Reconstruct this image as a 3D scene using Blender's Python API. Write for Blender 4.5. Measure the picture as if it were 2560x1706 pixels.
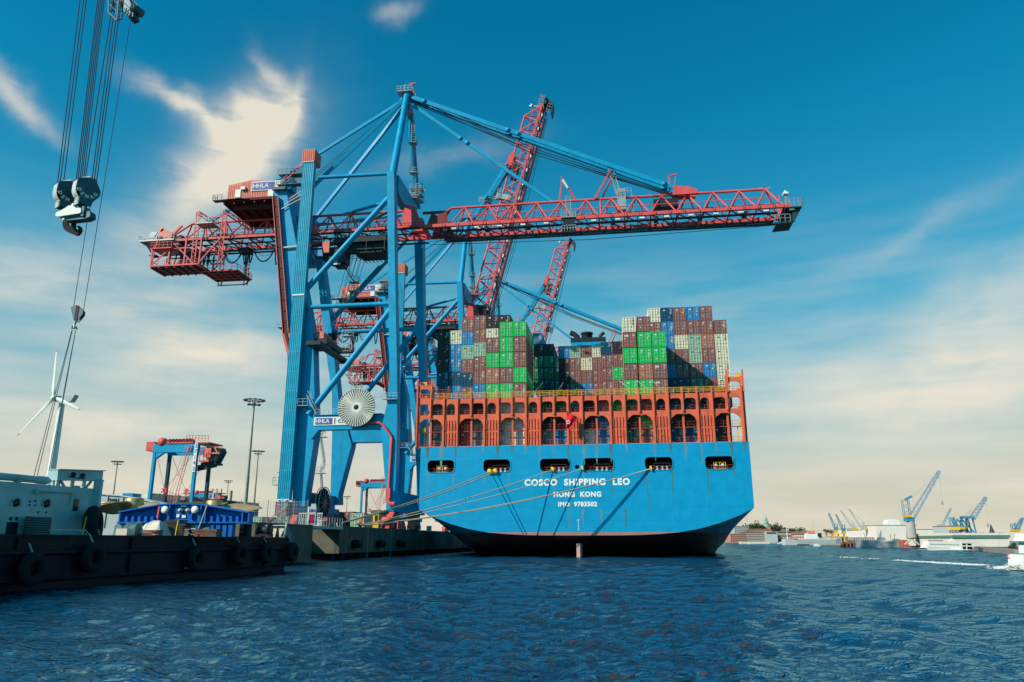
import bpy, bmesh, math, random
from mathutils import Vector, Matrix
random.seed(7)
PI = math.pi
for o in list(bpy.data.objects):
    bpy.data.objects.remove(o)
SC = bpy.context.scene
COL = SC.collection
# ------------------------------------------------------------------ camera
FPX, HC, THETA = 1893.0, 2.7, math.radians(8.0)
PITCH = math.atan((1352.0 - 853.0) / FPX)
cd = bpy.data.cameras.new('camera')
cam = bpy.data.objects.new('camera', cd); COL.objects.link(cam)
cam.location = (0, 0, HC)
cam.rotation_euler = (PI / 2 + PITCH, 0, THETA)
cd.sensor_width = 36.0; cd.lens = 36.0 * FPX / 2560.0
cd.clip_start = 0.5; cd.clip_end = 9000
SC.camera = cam
SC.render.resolution_x = 1024; SC.render.resolution_y = 682
# ------------------------------------------------------------------ light
SUN = Vector((1.25, 1.0, -1.07)).normalized()          # direction the light travels
sl = bpy.data.lights.new('sun', 'SUN'); sl.energy = 4.9; sl.angle = math.radians(0.5); sl.color = (1.0, 0.92, 0.80)
so = bpy.data.objects.new('sun', sl); COL.objects.link(so)
so.rotation_euler = SUN.to_track_quat('-Z', 'Y').to_euler()
SC.view_settings.view_transform = 'Standard'; SC.view_settings.look = 'None'
SC.view_settings.exposure = 0.1; SC.view_settings.gamma = 1.0; SC.view_settings.use_curve_mapping = False
SC.cycles.max_bounces = 6; SC.cycles.diffuse_bounces = 2; SC.cycles.glossy_bounces = 3
SC.cycles.transmission_bounces = 2; SC.cycles.transparent_max_bounces = 6
SC.cycles.caustics_reflective = False; SC.cycles.caustics_refractive = False
SC.cycles.sample_clamp_indirect = 4.0
# ------------------------------------------------------------------ sky
wd = bpy.data.worlds.new('World'); SC.world = wd; wd.use_nodes = True
def sky():
    nt = wd.node_tree; N = nt.nodes; L = nt.links; N.clear()
    def nd(t, **k):
        n = N.new(t)
        for a, b in k.items(): setattr(n, a, b)
        return n
    def mt(op, a, b=None, c=None, clamp=False):
        n = nd('ShaderNodeMath', operation=op, use_clamp=clamp)
        for i, v in enumerate((a, b, c)):
            if v is None: continue
            if isinstance(v, (int, float)): n.inputs[i].default_value = v
            else: L.new(v, n.inputs[i])
        return n.outputs[0]
    def mixc(f, a, b, blend='MIX'):
        n = nd('ShaderNodeMix', data_type='RGBA', blend_type=blend)
        for k, v in ((0, f), (6, a), (7, b)):
            if isinstance(v, (int, float)): n.inputs[k].default_value = v
            elif isinstance(v, tuple): n.inputs[k].default_value = v + (1,)
            else: L.new(v, n.inputs[k])
        return n.outputs[2]
    tc = nd('ShaderNodeTexCoord')
    sp = nd('ShaderNodeSeparateXYZ'); L.new(tc.outputs['Generated'], sp.inputs[0])
    x, y, z = sp.outputs
    el = mt('MULTIPLY', mt('ARCSINE', z), 57.2958)
    az = mt('MULTIPLY', mt('ARCTAN2', x, y), 57.2958)
    st = nd('ShaderNodeTexSky', sky_type='NISHITA'); st.sun_disc = False
    st.sun_elevation = math.asin(-SUN.z); st.sun_rotation = math.atan2(-SUN.x, -SUN.y)
    st.air_density = 1.0; st.dust_density = 0.6; st.ozone_density = 2.0
    blue = mixc(1.0, st.outputs[0], SKY_TINT, 'MULTIPLY')
    # pale air towards the horizon
    ramp = nd('ShaderNodeValToRGB'); e = ramp.color_ramp
    L.new(mt('DIVIDE', el, 45.0, clamp=True), ramp.inputs[0])
    e.elements[0].position = 0.0; e.elements[0].color = (1, 1, 1, 1)
    e.elements[1].position = 1.0; e.elements[1].color = (0, 0, 0, 1)
    for p, v in ((0.10, .97), (0.22, .82), (0.38, .50), (0.55, .20), (0.78, .04)):
        q = e.elements.new(p); q.color = (v, v, v, 1)
    hz = nd('ShaderNodeValToRGB'); h = hz.color_ramp
    L.new(mt('DIVIDE', el, 30.0, clamp=True), hz.inputs[0])
    h.elements[0].position = 0; h.elements[0].color = (6.9, 6.5, 5.0, 1)
    h.elements[1].position = 1; h.elements[1].color = (.3, 3.6, 5.0, 1)
    for p, c in ((0.14, (6.6, 6.5, 5.4, 1)), (0.32, (4.5, 6.0, 5.9, 1)), (0.58, (1.5, 4.9, 5.8, 1))):
        q = h.elements.new(p); q.color = c
    front = mt('MULTIPLY_ADD', mt('ADD', mt('MULTIPLY', x, -math.sin(THETA)), mt('MULTIPLY', y, math.cos(THETA))), 1.6, 0.35, clamp=True)
    base = mixc(mt('MULTIPLY', ramp.outputs[0], mt('MULTIPLY_ADD', front, .75, .25)), blue, hz.outputs[0])
    # clouds: wisps given as ellipses in azimuth / elevation, torn by noise
    cv = nd('ShaderNodeCombineXYZ'); L.new(az, cv.inputs[0]); L.new(el, cv.inputs[1])
    n1 = nd('ShaderNodeTexNoise'); n1.inputs['Scale'].default_value = 0.22; n1.inputs['Detail'].default_value = 6
    L.new(cv.outputs[0], n1.inputs[0])
    off = nd('ShaderNodeVectorMath', operation='SUBTRACT'); L.new(n1.outputs['Color'], off.inputs[0]); off.inputs[1].default_value = (.5, .5, .5)
    sc_ = nd('ShaderNodeVectorMath', operation='SCALE'); L.new(off.outputs[0], sc_.inputs[0]); sc_.inputs[3].default_value = 3.6
    wv = nd('ShaderNodeVectorMath', operation='ADD'); L.new(cv.outputs[0], wv.inputs[0]); L.new(sc_.outputs[0], wv.inputs[1])
    ws = nd('ShaderNodeSeparateXYZ'); L.new(wv.outputs[0], ws.inputs[0])
    total = None
    for (ca, ce, ra, rb, rot, amp) in CLOUDS:
        c_, s_ = math.cos(math.radians(rot)), math.sin(math.radians(rot))
        dx = mt('SUBTRACT', ws.outputs[0], ca); dy = mt('SUBTRACT', ws.outputs[1], ce)
        u = mt('ADD', mt('MULTIPLY', dx, c_ / ra), mt('MULTIPLY', dy, s_ / ra))
        v = mt('ADD', mt('MULTIPLY', dx, -s_ / rb), mt('MULTIPLY', dy, c_ / rb))
        r2 = mt('ADD', mt('MULTIPLY', u, u), mt('MULTIPLY', v, v))
        g = mt('MULTIPLY', mt('POWER', 2.71828, mt('MULTIPLY', r2, -1.0)), amp)
        total = g if total is None else mt('ADD', total, g)
    mp = nd('ShaderNodeMapping'); mp.inputs['Scale'].default_value = (0.10, 0.34, 1); mp.inputs['Rotation'].default_value = (0, 0, math.radians(-14))
    L.new(cv.outputs[0], mp.inputs[0])
    n2 = nd('ShaderNodeTexNoise'); n2.inputs['Scale'].default_value = 1.5; n2.inputs['Detail'].default_value = 7; n2.inputs['Roughness'].default_value = .58
    n2.inputs['Distortion'].default_value = 0.6
    L.new(mp.outputs[0], n2.inputs[0])
    torn = mt('MULTIPLY_ADD', n2.outputs[0], 2.1, -0.12, clamp=True)
    d1 = mt('MULTIPLY', total, torn)
    # low banks of stratus
    mp3 = nd('ShaderNodeMapping'); mp3.inputs['Scale'].default_value = (0.045, 0.30, 1); L.new(cv.outputs[0], mp3.inputs[0])
    n3 = nd('ShaderNodeTexNoise'); n3.inputs['Scale'].default_value = 1.6; n3.inputs['Detail'].default_value = 6; n3.inputs['Roughness'].default_value = .5
    L.new(mp3.outputs[0], n3.inputs[0])
    lowm = mt('SUBTRACT', 1.0, mt('DIVIDE', el, 24.0, clamp=True))
    d2 = mt('MULTIPLY', mt('MULTIPLY_ADD', n3.outputs[0], 2.6, -.98, clamp=True), mt('MULTIPLY', mt('MULTIPLY', lowm, front), 0.85))
    dens = mt('MINIMUM', mt('ADD', d1, d2), 0.92)
    col = mixc(dens, base, (9.0, 8.3, 6.9))
    bg = nd('ShaderNodeBackground'); bg.inputs[1].default_value = 0.088; L.new(col, bg.inputs[0])
    out = nd('ShaderNodeOutputWorld'); L.new(bg.outputs[0], out.inputs[0])
SKY_TINT = (0.01, 1.22, 1.42)
def azel(px, py):
    a = (px - 1280) / FPX; b = (853 - py) / FPX
    hy = math.cos(PITCH) - b * math.sin(PITCH); z = math.sin(PITCH) + b * math.cos(PITCH)
    X = a * math.cos(THETA) - hy * math.sin(THETA); Y = a * math.sin(THETA) + hy * math.cos(THETA)
    return math.degrees(math.atan2(X, Y)), math.degrees(math.atan2(z, math.hypot(X, Y)))
CLOUDS = []
def cl(px, py, ra, rb, rot, amp):
    a, e = azel(px, py); CLOUDS.append((a, e, ra, rb, rot, amp))
cl(690, 205, 1.8, .6, -50, .5)
cl(735, 285, 2.4, .7, 84, .5)
cl(690, 290, 2.0, 1.3, 0, .35)
cl(650, 320, 2.9, 1.9, 20, .85)
cl(580, 405, 3.6, 2.2, 48, .85)
cl(530, 300, 2.6, .9, -12, .5)
cl(445, 248, 2.7, .5, -14, .65)
cl(470, 490, 4.2, 1.7, 38, .45)
cl(600, 420, 6.5, 3.6, 48, .22)
cl(400, 620, 4.6, 1.8, 26, .30)
cl(35, 240, 2.8, .7, -24, .62)
cl(1000, 22, 1.5, .5, 18, .34)
cl(90, 690, 5.5, 1.9, -6, .45)
cl(430, 735, 5.5, 1.1, 14, .42)
cl(520, 890, 6.0, 2.2, 4, .75)
cl(250, 1060, 8.0, 1.4, 0, .6)
cl(2520, 720, 6, 1.5, 10, .42)
cl(2440, 900, 8, 2.6, 3, .7)
cl(2150, 1010, 8, 1.5, 2, .4)
cl(2400, 520, 5, .9, 20, .1)
cl(2240, 610, 4, .9, 22, .14)
cl(1120, 400, 6, .8, 12, .16)
sky()

# ------------------------------------------------------------------ pixel helper (used only to read sizes off the photograph)
def W(px, py, Y):
    a = (px - 1280) / FPX; b = (853 - py) / FPX
    hy = math.cos(PITCH) - b * math.sin(PITCH); z = math.sin(PITCH) + b * math.cos(PITCH)
    X = a * math.cos(THETA) - hy * math.sin(THETA); YY = a * math.sin(THETA) + hy * math.cos(THETA)
    k = Y / YY
    return Vector((X * k, Y, z * k + HC))
def WX(px, py, Y): p = W(px, py, Y); return (p.x, p.z)

# ------------------------------------------------------------------ materials
MATS = {}
def M(name, rgb, rough=.5, metal=0.0, var=.18, vs=.5, streak=None, bump=0.0, low=None, spec=.22):
    m = bpy.data.materials.new(name); m.use_nodes = True
    nt = m.node_tree; N = nt.nodes; L = nt.links
    b = N['Principled BSDF']; b.inputs['Roughness'].default_value = rough; b.inputs['Metallic'].default_value = metal
    b.inputs['Specular IOR Level'].default_value = spec
    tc = N.new('ShaderNodeTexCoord')
    nz = N.new('ShaderNodeTexNoise'); nz.inputs['Scale'].default_value = vs; nz.inputs['Detail'].default_value = 6; nz.inputs['Roughness'].default_value = .65
    L.new(tc.outputs['Object'], nz.inputs[0])
    mr = N.new('ShaderNodeMapRange'); mr.inputs[1].default_value = .3; mr.inputs[2].default_value = .7
    mr.inputs[3].default_value = 1 - var; mr.inputs[4].default_value = 1 + var * .6
    L.new(nz.outputs[0], mr.inputs[0])
    mx = N.new('ShaderNodeMix'); mx.data_type = 'RGBA'; mx.blend_type = 'MULTIPLY'; mx.inputs[0].default_value = 1
    L.new(mr.outputs[0], mx.inputs[7])
    col = None
    if low:                                        # a second colour below a painted waterline: (rgb, height)
        sx = N.new('ShaderNodeSeparateXYZ'); geo = N.new('ShaderNodeNewGeometry'); L.new(geo.outputs['Position'], sx.inputs[0])
        lt = N.new('ShaderNodeMath'); lt.operation = 'LESS_THAN'; L.new(sx.outputs[2], lt.inputs[0]); lt.inputs[1].default_value = low[1]
        m2 = N.new('ShaderNodeMix'); m2.data_type = 'RGBA'; m2.inputs[6].default_value = rgb + (1,); m2.inputs[7].default_value = low[0] + (1,)
        L.new(lt.outputs[0], m2.inputs[0]); L.new(m2.outputs[2], mx.inputs[6])
    else: mx.inputs[6].default_value = rgb + (1,)
    col = mx.outputs[2]
    if streak:                                     # (rgb, threshold, horizontal scale)
        mp = N.new('ShaderNodeMapping'); mp.inputs['Scale'].default_value = (streak[2], streak[2], streak[2] * .045)
        L.new(tc.outputs['Object'], mp.inputs[0])
        n2 = N.new('ShaderNodeTexNoise'); n2.inputs['Scale'].default_value = 1; n2.inputs['Detail'].default_value = 5
        L.new(mp.outputs[0], n2.inputs[0])
        r2 = N.new('ShaderNodeMapRange'); r2.inputs[1].default_value = streak[1]; r2.inputs[2].default_value = streak[1] + .13
        r2.inputs[4].default_value = .75; L.new(n2.outputs[0], r2.inputs[0])
        m3 = N.new('ShaderNodeMix'); m3.data_type = 'RGBA'; L.new(r2.outputs[0], m3.inputs[0]); L.new(col, m3.inputs[6]); m3.inputs[7].default_value = streak[0] + (1,)
        col = m3.outputs[2]
    L.new(col, b.inputs['Base Color'])
    if bump:
        bp = N.new('ShaderNodeBump'); bp.inputs['Strength'].default_value = bump; bp.inputs['Distance'].default_value = .05
        L.new(nz.outputs[0], bp.inputs['Height']); L.new(bp.outputs[0], b.inputs['Normal'])
    MATS[name] = m
    return m
RUST = (.10, .10, .075)
mBlue = M('crane blue paint', (.002, .29, .52), .45, streak=((.02, .19, .30), .60, .9))
mBlueD = M('sheet blue paint', (.005, .32, .48), .45, var=.22)
mRed = M('crane red paint', (.72, .10, .095), .45, streak=((.25, .05, .04), .62, .9))
mRedL = M('container red sheet', (.74, .19, .14), .5)
mGrey = M('galvanised steel', (.34, .37, .36), .5, .3)
mDark = M('dark steel', (.022, .028, .035), .5)
mBlack = M('black rubber', (.012, .013, .015), .8, bump=.3, vs=4)
mCable = M('steel wire', (.03, .04, .05), .5, .2)
mWhite = M('white paint', (.78, .77, .70), .45, var=.10)
mCream = M('cream paint', (.66, .62, .48), .5)
mHull = M('ship hull paint', (.001, .30, .55), .5, var=.12, vs=.6, bump=.4, streak=((.10, .24, .25), .60, .8), low=((.42, .19, .15), 4.1))
mUnder = M('antifouling', (.40, .18, .14), .6)
mOrange = M('deck orange paint', (.72, .14, .07), .5, var=.22, streak=((.30, .07, .04), .62, 1.2))
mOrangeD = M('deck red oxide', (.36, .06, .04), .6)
mYellow = M('safety yellow', (.75, .45, .03), .5)
mConc = M('quay concrete', (.15, .14, .105), .9, var=.4, vs=.35, bump=.4, streak=((.06, .07, .06), .52, .8))
mYard = M('yard asphalt', (.10, .10, .095), .9, var=.3)
mSignB = M('sign blue', (.10, .10, .36), .5)
mSignR = M('sign dark red', (.30, .01, .06), .5)
mGlass = M('dark glass', (.02, .03, .035), .08, var=0)
mTeal = M('teal and shaded white paint', (.42, .55, .54), .55, var=.25, vs=.6, streak=((.22, .33, .34), .60, .8))  # on the barge this is white paint with its shade tinted in as teal
mBarge = M('barge black hull', (.009, .013, .020), .6, var=.5, vs=.5, streak=((.03, .035, .038), .60, .9), spec=.15)
mBronze = M('propeller bronze', (.56, .39, .18), .38, .4, var=.22, vs=1.2)
mBeam = M('lifting beam blue', (.006, .12, .42), .40)
mWood = M('timber', (.17, .085, .055), .8, var=.3, vs=3)
mWoodD = M('dark timber', (.05, .04, .035), .85, var=.3, vs=3)
mTarp = M('white tarpaulin', (.68, .62, .52), .75, bump=.6, vs=2)
mTarpG = M('grey green tarpaulin', (.08, .17, .18), .7, bump=.6, vs=2)
mRope = M('pale rope', (.55, .44, .30), .85, vs=6)
mHookG = M('hook block grey', (.045, .115, .14), .45, .2)
mSteel = M('bare steel', (.55, .55, .50), .35, .6)
mPole = M('mast steel', (.42, .39, .31), .55, .2)
mLamp = M('lamp housing', (.05, .055, .06), .5)
mBrick = M('brick wall', (.52, .24, .17), .85, var=.25)
mBrickD = M('dark brick wall', (.20, .14, .12), .85, var=.3)
mRoof = M('roof tiles', (.26, .14, .11), .8, var=.3)
mGreenR = M('green copper', (.25, .38, .30), .7)
mHall = M('hall cladding', (.72, .67, .58), .6, var=.06, vs=.2, streak=((.50, .46, .40), .60, .5))
mNavy = M('warship grey', (.42, .45, .44), .55, var=.12)
mLeaf = M('tree foliage', (.045, .085, .032), .8, var=.5, vs=.3)
mTrunk = M('bark', (.08, .06, .045), .9)
mRock = M('embankment stone', (.17, .15, .13), .95, var=.5, vs=.6, bump=.5)
mLand = M('far bank paving', (.30, .28, .24), .9, var=.3)
mHi = M('hi vis orange', (.85, .14, .03), .7)
mSkin = M('skin', (.50, .30, .22), .6)
mFlag = M('red flag cloth', (.60, .008, .02), .7)
mCrGreen = M('shore crane green band', (.10, .24, .16), .6)
# ------------------------------------------------------------------ mesh building
ORG = {}
class MB:
    def __init__(s): s.v = []; s.f = []; s.mi = []; s.sm = []
    def add(s, vs, fs, mi=0, smooth=False):
        b = len(s.v); s.v += [tuple(v) for v in vs]
        for f in fs: s.f.append([b + i for i in f]); s.mi.append(mi); s.sm.append(smooth)
        return s
    def box(s, a, b, mi=0):
        x0, x1 = sorted((a[0], b[0])); y0, y1 = sorted((a[1], b[1])); z0, z1 = sorted((a[2], b[2]))
        return s.add([(x0, y0, z0), (x1, y0, z0), (x1, y1, z0), (x0, y1, z0), (x0, y0, z1), (x1, y0, z1), (x1, y1, z1), (x0, y1, z1)],
              [(3, 2, 1, 0), (4, 5, 6, 7), (0, 1, 5, 4), (1, 2, 6, 5), (2, 3, 7, 6), (3, 0, 4, 7)], mi)
    def frame(s, p, q, up=(0, 0, 1)):
        d = (Vector(q) - Vector(p)).normalized(); u = Vector(up)
        if abs(d.dot(u)) > .98: u = Vector((0, 1, 0)) if abs(d.y) < .9 else Vector((1, 0, 0))
        r = d.cross(u).normalized(); return d, r, r.cross(d).normalized()
    def bar(s, p, q, w, h=None, mi=0, up=(0, 0, 1)):
        h = w if h is None else h; p = Vector(p); q = Vector(q); d, r, u = s.frame(p, q, up)
        c = [(-1, -1), (1, -1), (1, 1), (-1, 1)]
        vs = [p + r * (a * w / 2) + u * (b * h / 2) for a, b in c] + [q + r * (a * w / 2) + u * (b * h / 2) for a, b in c]
        return s.add(vs, [(3, 2, 1, 0), (4, 5, 6, 7), (0, 1, 5, 4), (1, 2, 6, 5), (2, 3, 7, 6), (3, 0, 4, 7)], mi)
    def tube(s, p, q, r0, r1=None, n=8, mi=0, caps=True):
        r1 = r0 if r1 is None else r1; p = Vector(p); q = Vector(q); d, r, u = s.frame(p, q)
        vs = []
        for c, rr in ((p, r0), (q, r1)):
            for i in range(n):
                t = 2 * PI * i / n; vs.append(c + r * (rr * math.cos(t)) + u * (rr * math.sin(t)))
        s.add(vs, [(i, (i + 1) % n, n + (i + 1) % n, n + i) for i in range(n)], mi, n > 5)
        if caps: s.add(vs, [list(range(n))[::-1], list(range(n, 2 * n))], mi)
        return s
    def path(s, pts, r, n=6, mi=0):
        pts = [Vector(p) for p in pts]; vs = []
        for i, p in enumerate(pts):
            a = pts[max(i - 1, 0)]; b = pts[min(i + 1, len(pts) - 1)]
            d, rr, u = s.frame(a, b)
            for k in range(n):
                t = 2 * PI * k / n; vs.append(p + rr * (r * math.cos(t)) + u * (r * math.sin(t)))
        fs = []
        for i in range(len(pts) - 1):
            for k in range(n): fs.append((i * n + k, i * n + (k + 1) % n, (i + 1) * n + (k + 1) % n, (i + 1) * n + k))
        s.add(vs, fs, mi, True)
        return s.add(vs, [list(range(n))[::-1], list(range((len(pts) - 1) * n, len(pts) * n))], mi)
    def prism(s, poly, axis, a, b, mi=0):
        # poly of 2-D points extruded along an axis: 'y' -> (x,z), 'x' -> (y,z), 'z' -> (x,y)
        def mk(p, t): return (p[0], t, p[1]) if axis == 'y' else (t, p[0], p[1]) if axis == 'x' else (p[0], p[1], t)
        n = len(poly); vs = [mk(p, a) for p in poly] + [mk(p, b) for p in poly]
        return s.add(vs, [list(range(n))[::-1], list(range(n, 2 * n))] + [(i, (i + 1) % n, n + (i + 1) % n, n + i) for i in range(n)], mi)
    def lathe(s, c, axis, prof, n=24, mi=0, smooth=True):
        c = Vector(c); ax = Vector(axis).normalized(); _, r, u = s.frame(c, c + ax)
        vs = []
        for (t, rad) in prof:
            for i in range(n):
                a = 2 * PI * i / n; vs.append(c + ax * t + r * (rad * math.cos(a)) + u * (rad * math.sin(a)))
        fs = []
        for j in range(len(prof) - 1):
            for i in range(n): fs.append((j * n + i, j * n + (i + 1) % n, (j + 1) * n + (i + 1) % n, (j + 1) * n + i))
        return s.add(vs, fs, mi, smooth)
    def torus(s, c, axis, R, r, n=24, m=10, mi=0):
        prof = [(r * math.sin(2 * PI * k / m), R + r * math.cos(2 * PI * k / m)) for k in range(m + 1)]
        return s.lathe(c, axis, prof, n, mi)
    def rail(s, pts, h=1.1, t=.07, step=1.6, mi=0, mid=True):
        up = Vector((0, 0, h))
        for a, b in zip(pts[:-1], pts[1:]):
            a = Vector(a); b = Vector(b)
            s.bar(a + up, b + up, t, t, mi)
            if mid: s.bar(a + up * .5, b + up * .5, t * .8, t * .8, mi)
            n = max(1, int((b - a).length / step))
            for i in range(n + 1): p = a + (b - a) * (i / n); s.bar(p, p + up, t, t, mi)
        return s
    def build(s, name, mats, parent=None, pivot=None):
        me = bpy.data.meshes.new(name)
        org = ORG.get(parent, Vector((0, 0, 0))) if parent else Vector((0, 0, 0))
        pv = Vector(pivot) if pivot is not None else org
        me.from_pydata([Vector(v) - pv for v in s.v], [], s.f)
        for m in (mats if isinstance(mats, (list, tuple)) else [mats]): me.materials.append(m)
        me.polygons.foreach_set('material_index', s.mi); me.polygons.foreach_set('use_smooth', s.sm)
        bm = bmesh.new(); bm.from_mesh(me); bmesh.ops.recalc_face_normals(bm, faces=bm.faces); bm.to_mesh(me); bm.free()
        o = bpy.data.objects.new(name, me); COL.objects.link(o)
        if parent: o.parent = parent
        o.location = pv - org; ORG[o] = pv
        return o
def tag(o, label=None, cat=None, group=None, kind=None):
    if label: o['label'] = label
    if cat: o['category'] = cat
    if group: o['group'] = group
    if kind: o['kind'] = kind
    return o
def T(name, label, cat, loc, group=None):
    o = bpy.data.objects.new(name, None); COL.objects.link(o); o.location = loc; ORG[o] = Vector(loc)
    o.empty_display_size = .5
    return tag(o, label, cat, group)
def copy_tree(o, parent=None, skip=()):
    c = o.copy(); COL.objects.link(c)
    if parent: c.parent = parent
    ORG[c] = ORG.get(o, Vector((0, 0, 0)))
    for ch in o.children:
        if ch.name.split('.')[0] not in skip: copy_tree(ch, c, skip)
    return c
def curve_mesh(cu):
    ob = bpy.data.objects.new('tmp', cu); COL.objects.link(ob)
    dg = bpy.context.evaluated_depsgraph_get()
    me = bpy.data.meshes.new_from_object(ob.evaluated_get(dg)); bpy.data.objects.remove(ob); bpy.data.curves.remove(cu)
    return me
def plate(name, outer, holes, y0, y1, mat, parent):
    # flat plate in the XZ plane with holes, thickness from y0 to y1
    cu = bpy.data.curves.new('c', 'CURVE'); cu.dimensions = '2D'; cu.fill_mode = 'BOTH'; cu.extrude = (y1 - y0) / 2
    for poly in [outer] + holes:
        sp = cu.splines.new('POLY'); sp.points.add(len(poly) - 1); sp.use_cyclic_u = True
        for p, q in zip(sp.points, poly): p.co = (q[0], q[1], 0, 1)
    me = curve_mesh(cu); org = ORG[parent]; ym = (y0 + y1) / 2
    for v in me.vertices: v.co = Vector((v.co.x, v.co.z + ym, v.co.y)) - org
    bm = bmesh.new(); bm.from_mesh(me); bmesh.ops.remove_doubles(bm, verts=bm.verts, dist=1e-4)
    bmesh.ops.recalc_face_normals(bm, faces=bm.faces); bm.to_mesh(me); bm.free()
    me.materials.clear(); me.materials.append(mat); me.name = name
    for p in me.polygons: p.use_smooth = False
    o = bpy.data.objects.new(name, me); COL.objects.link(o); o.parent = parent; ORG[o] = org
    return o
TEXTM = {}
def text(name, body, size, loc, mat, parent, R=None, bold=.0, ext=.02, align='CENTER', spacing=1.0, sx=1.0):
    # text facing -Y unless R (3x3 columns: right, up, out) is given
    cu = bpy.data.curves.new('t', 'FONT'); cu.body = body; cu.size = size; cu.extrude = ext; cu.offset = bold
    cu.align_x = align; cu.align_y = 'CENTER'; cu.space_character = spacing; cu.resolution_u = 3
    me = curve_mesh(cu); me.name = name
    r, u, n = R if R else (Vector((1, 0, 0)), Vector((0, 0, 1)), Vector((0, -1, 0)))
    org = ORG[parent]; loc = Vector(loc)
    for v in me.vertices: c = v.co.copy(); v.co = r * (c.x * sx) + u * c.y + n * c.z + loc - org
    me.materials.clear(); me.materials.append(mat)
    o = bpy.data.objects.new(name, me); COL.objects.link(o); o.parent = parent; ORG[o] = org
    return o
def rrect(x0, x1, z0, z1, r, n=5, rb=None):
    rb = r if rb is None else rb; pts = []
    for cx, cz, a0, rr in ((x1 - r, z1 - r, 0, r), (x0 + r, z1 - r, 90, r), (x0 + rb, z0 + rb, 180, rb), (x1 - rb, z0 + rb, 270, rb)):
        for i in range(n + 1):
            a = math.radians(a0 + 90 * i / n); pts.append((cx + rr * math.cos(a), cz + rr * math.sin(a)))
    return pts
# ================================================================== water
def water():
    import numpy as np
    rng = np.random.default_rng(3)
    nr, na = 640, 620
    r = 4.0 * (6000.0 / 4.0) ** (np.linspace(0, 1, nr)); ang = np.radians(np.linspace(-75, 75, na)) - THETA
    Rr, A = np.meshgrid(r, ang, indexing='ij')
    X = Rr * np.sin(A); Y = Rr * np.cos(A); Z = np.zeros_like(X)
    dr = Rr * (math.log(6000 / 4.0) / nr)
    for i in range(72):
        lam = 0.45 * (17.0 / .45) ** (i / 71.0)
        th = math.radians(200 + rng.normal(0, 38)); k = 2 * PI / lam
        amp = 0.0100 * lam ** 0.48
        fade = np.clip(lam / (3.0 * dr) - .4, 0, 1)
        ph = k * (X * math.cos(th) + Y * math.sin(th)) + rng.uniform(0, 6.28)
        grp = .65 + .35 * np.sin(k * .11 * (X * math.sin(th * 1.7) + Y * math.cos(th * 1.3)) + rng.uniform(0, 6.28))
        s = np.sin(ph)
        Z += amp * grp * fade * (s + .35 * np.cos(2 * ph))
    v = np.stack([X, Y, Z], -1).reshape(-1, 3)
    i, j = np.meshgrid(np.arange(nr - 1), np.arange(na - 1), indexing='ij')
    a = (i * na + j).ravel(); f = np.stack([a, a + na, a + na + 1, a + 1], -1)
    me = bpy.data.meshes.new('water')
    me.vertices.add(len(v)); me.vertices.foreach_set('co', v.ravel().astype('f4'))
    me.loops.add(f.size); me.loops.foreach_set('vertex_index', f.ravel().astype('i4'))
    me.polygons.add(len(f)); me.polygons.foreach_set('loop_start', (np.arange(len(f)) * 4).astype('i4'))
    me.polygons.foreach_set('use_smooth', np.ones(len(f), bool)); me.update(calc_edges=True)
    m = bpy.data.materials.new('harbour water'); m.use_nodes = True; N = m.node_tree.nodes; L = m.node_tree.links
    N.remove(N['Principled BSDF']); out = N['Material Output']
    geo = N.new('ShaderNodeNewGeometry'); prev = None
    for sc, st, ds, rot in ((.30, .22, .3, -12), (1.1, .75, .26, 14), (2.8, 1.0, .16, 32), (8.0, 1.0, .055, 8)):
        mp = N.new('ShaderNodeMapping'); mp.inputs['Scale'].default_value = (sc * .55, sc, sc); mp.inputs['Rotation'].default_value = (0, 0, math.radians(rot))
        L.new(geo.outputs['Position'], mp.inputs[0])
        nz = N.new('ShaderNodeTexNoise'); nz.inputs['Scale'].default_value = 1; nz.inputs['Detail'].default_value = 3; nz.inputs['Roughness'].default_value = .55
        nz.inputs['Distortion'].default_value = .5; L.new(mp.outputs[0], nz.inputs[0])
        bp = N.new('ShaderNodeBump'); bp.inputs['Strength'].default_value = st; bp.inputs['Distance'].default_value = ds
        L.new(nz.outputs[0], bp.inputs['Height'])
        if prev: L.new(prev, bp.inputs['Normal'])
        prev = bp.outputs[0]
    df = N.new('ShaderNodeBsdfDiffuse'); df.inputs[0].default_value = (.001, .015, .026, 1); L.new(prev, df.inputs['Normal'])
    gl = N.new('ShaderNodeBsdfGlossy'); gl.inputs['Color'].default_value = (.36, .70, .84, 1); gl.inputs['Roughness'].default_value = .025; L.new(prev, gl.inputs['Normal'])
    fr = N.new('ShaderNodeFresnel'); fr.inputs[0].default_value = 1.33; L.new(prev, fr.inputs['Normal'])
    mu = N.new('ShaderNodeMath'); mu.operation = 'MULTIPLY'; mu.inputs[1].default_value = .58; L.new(fr.outputs[0], mu.inputs[0])
    mx = N.new('ShaderNodeMixShader'); L.new(mu.outputs[0], mx.inputs[0]); L.new(df.outputs[0], mx.inputs[1]); L.new(gl.outputs[0], mx.inputs[2]); L.new(mx.outputs[0], out.inputs[0])
    me.materials.append(m)
    o = bpy.data.objects.new('water', me); COL.objects.link(o); tag(o, kind='structure')
water()

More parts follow.
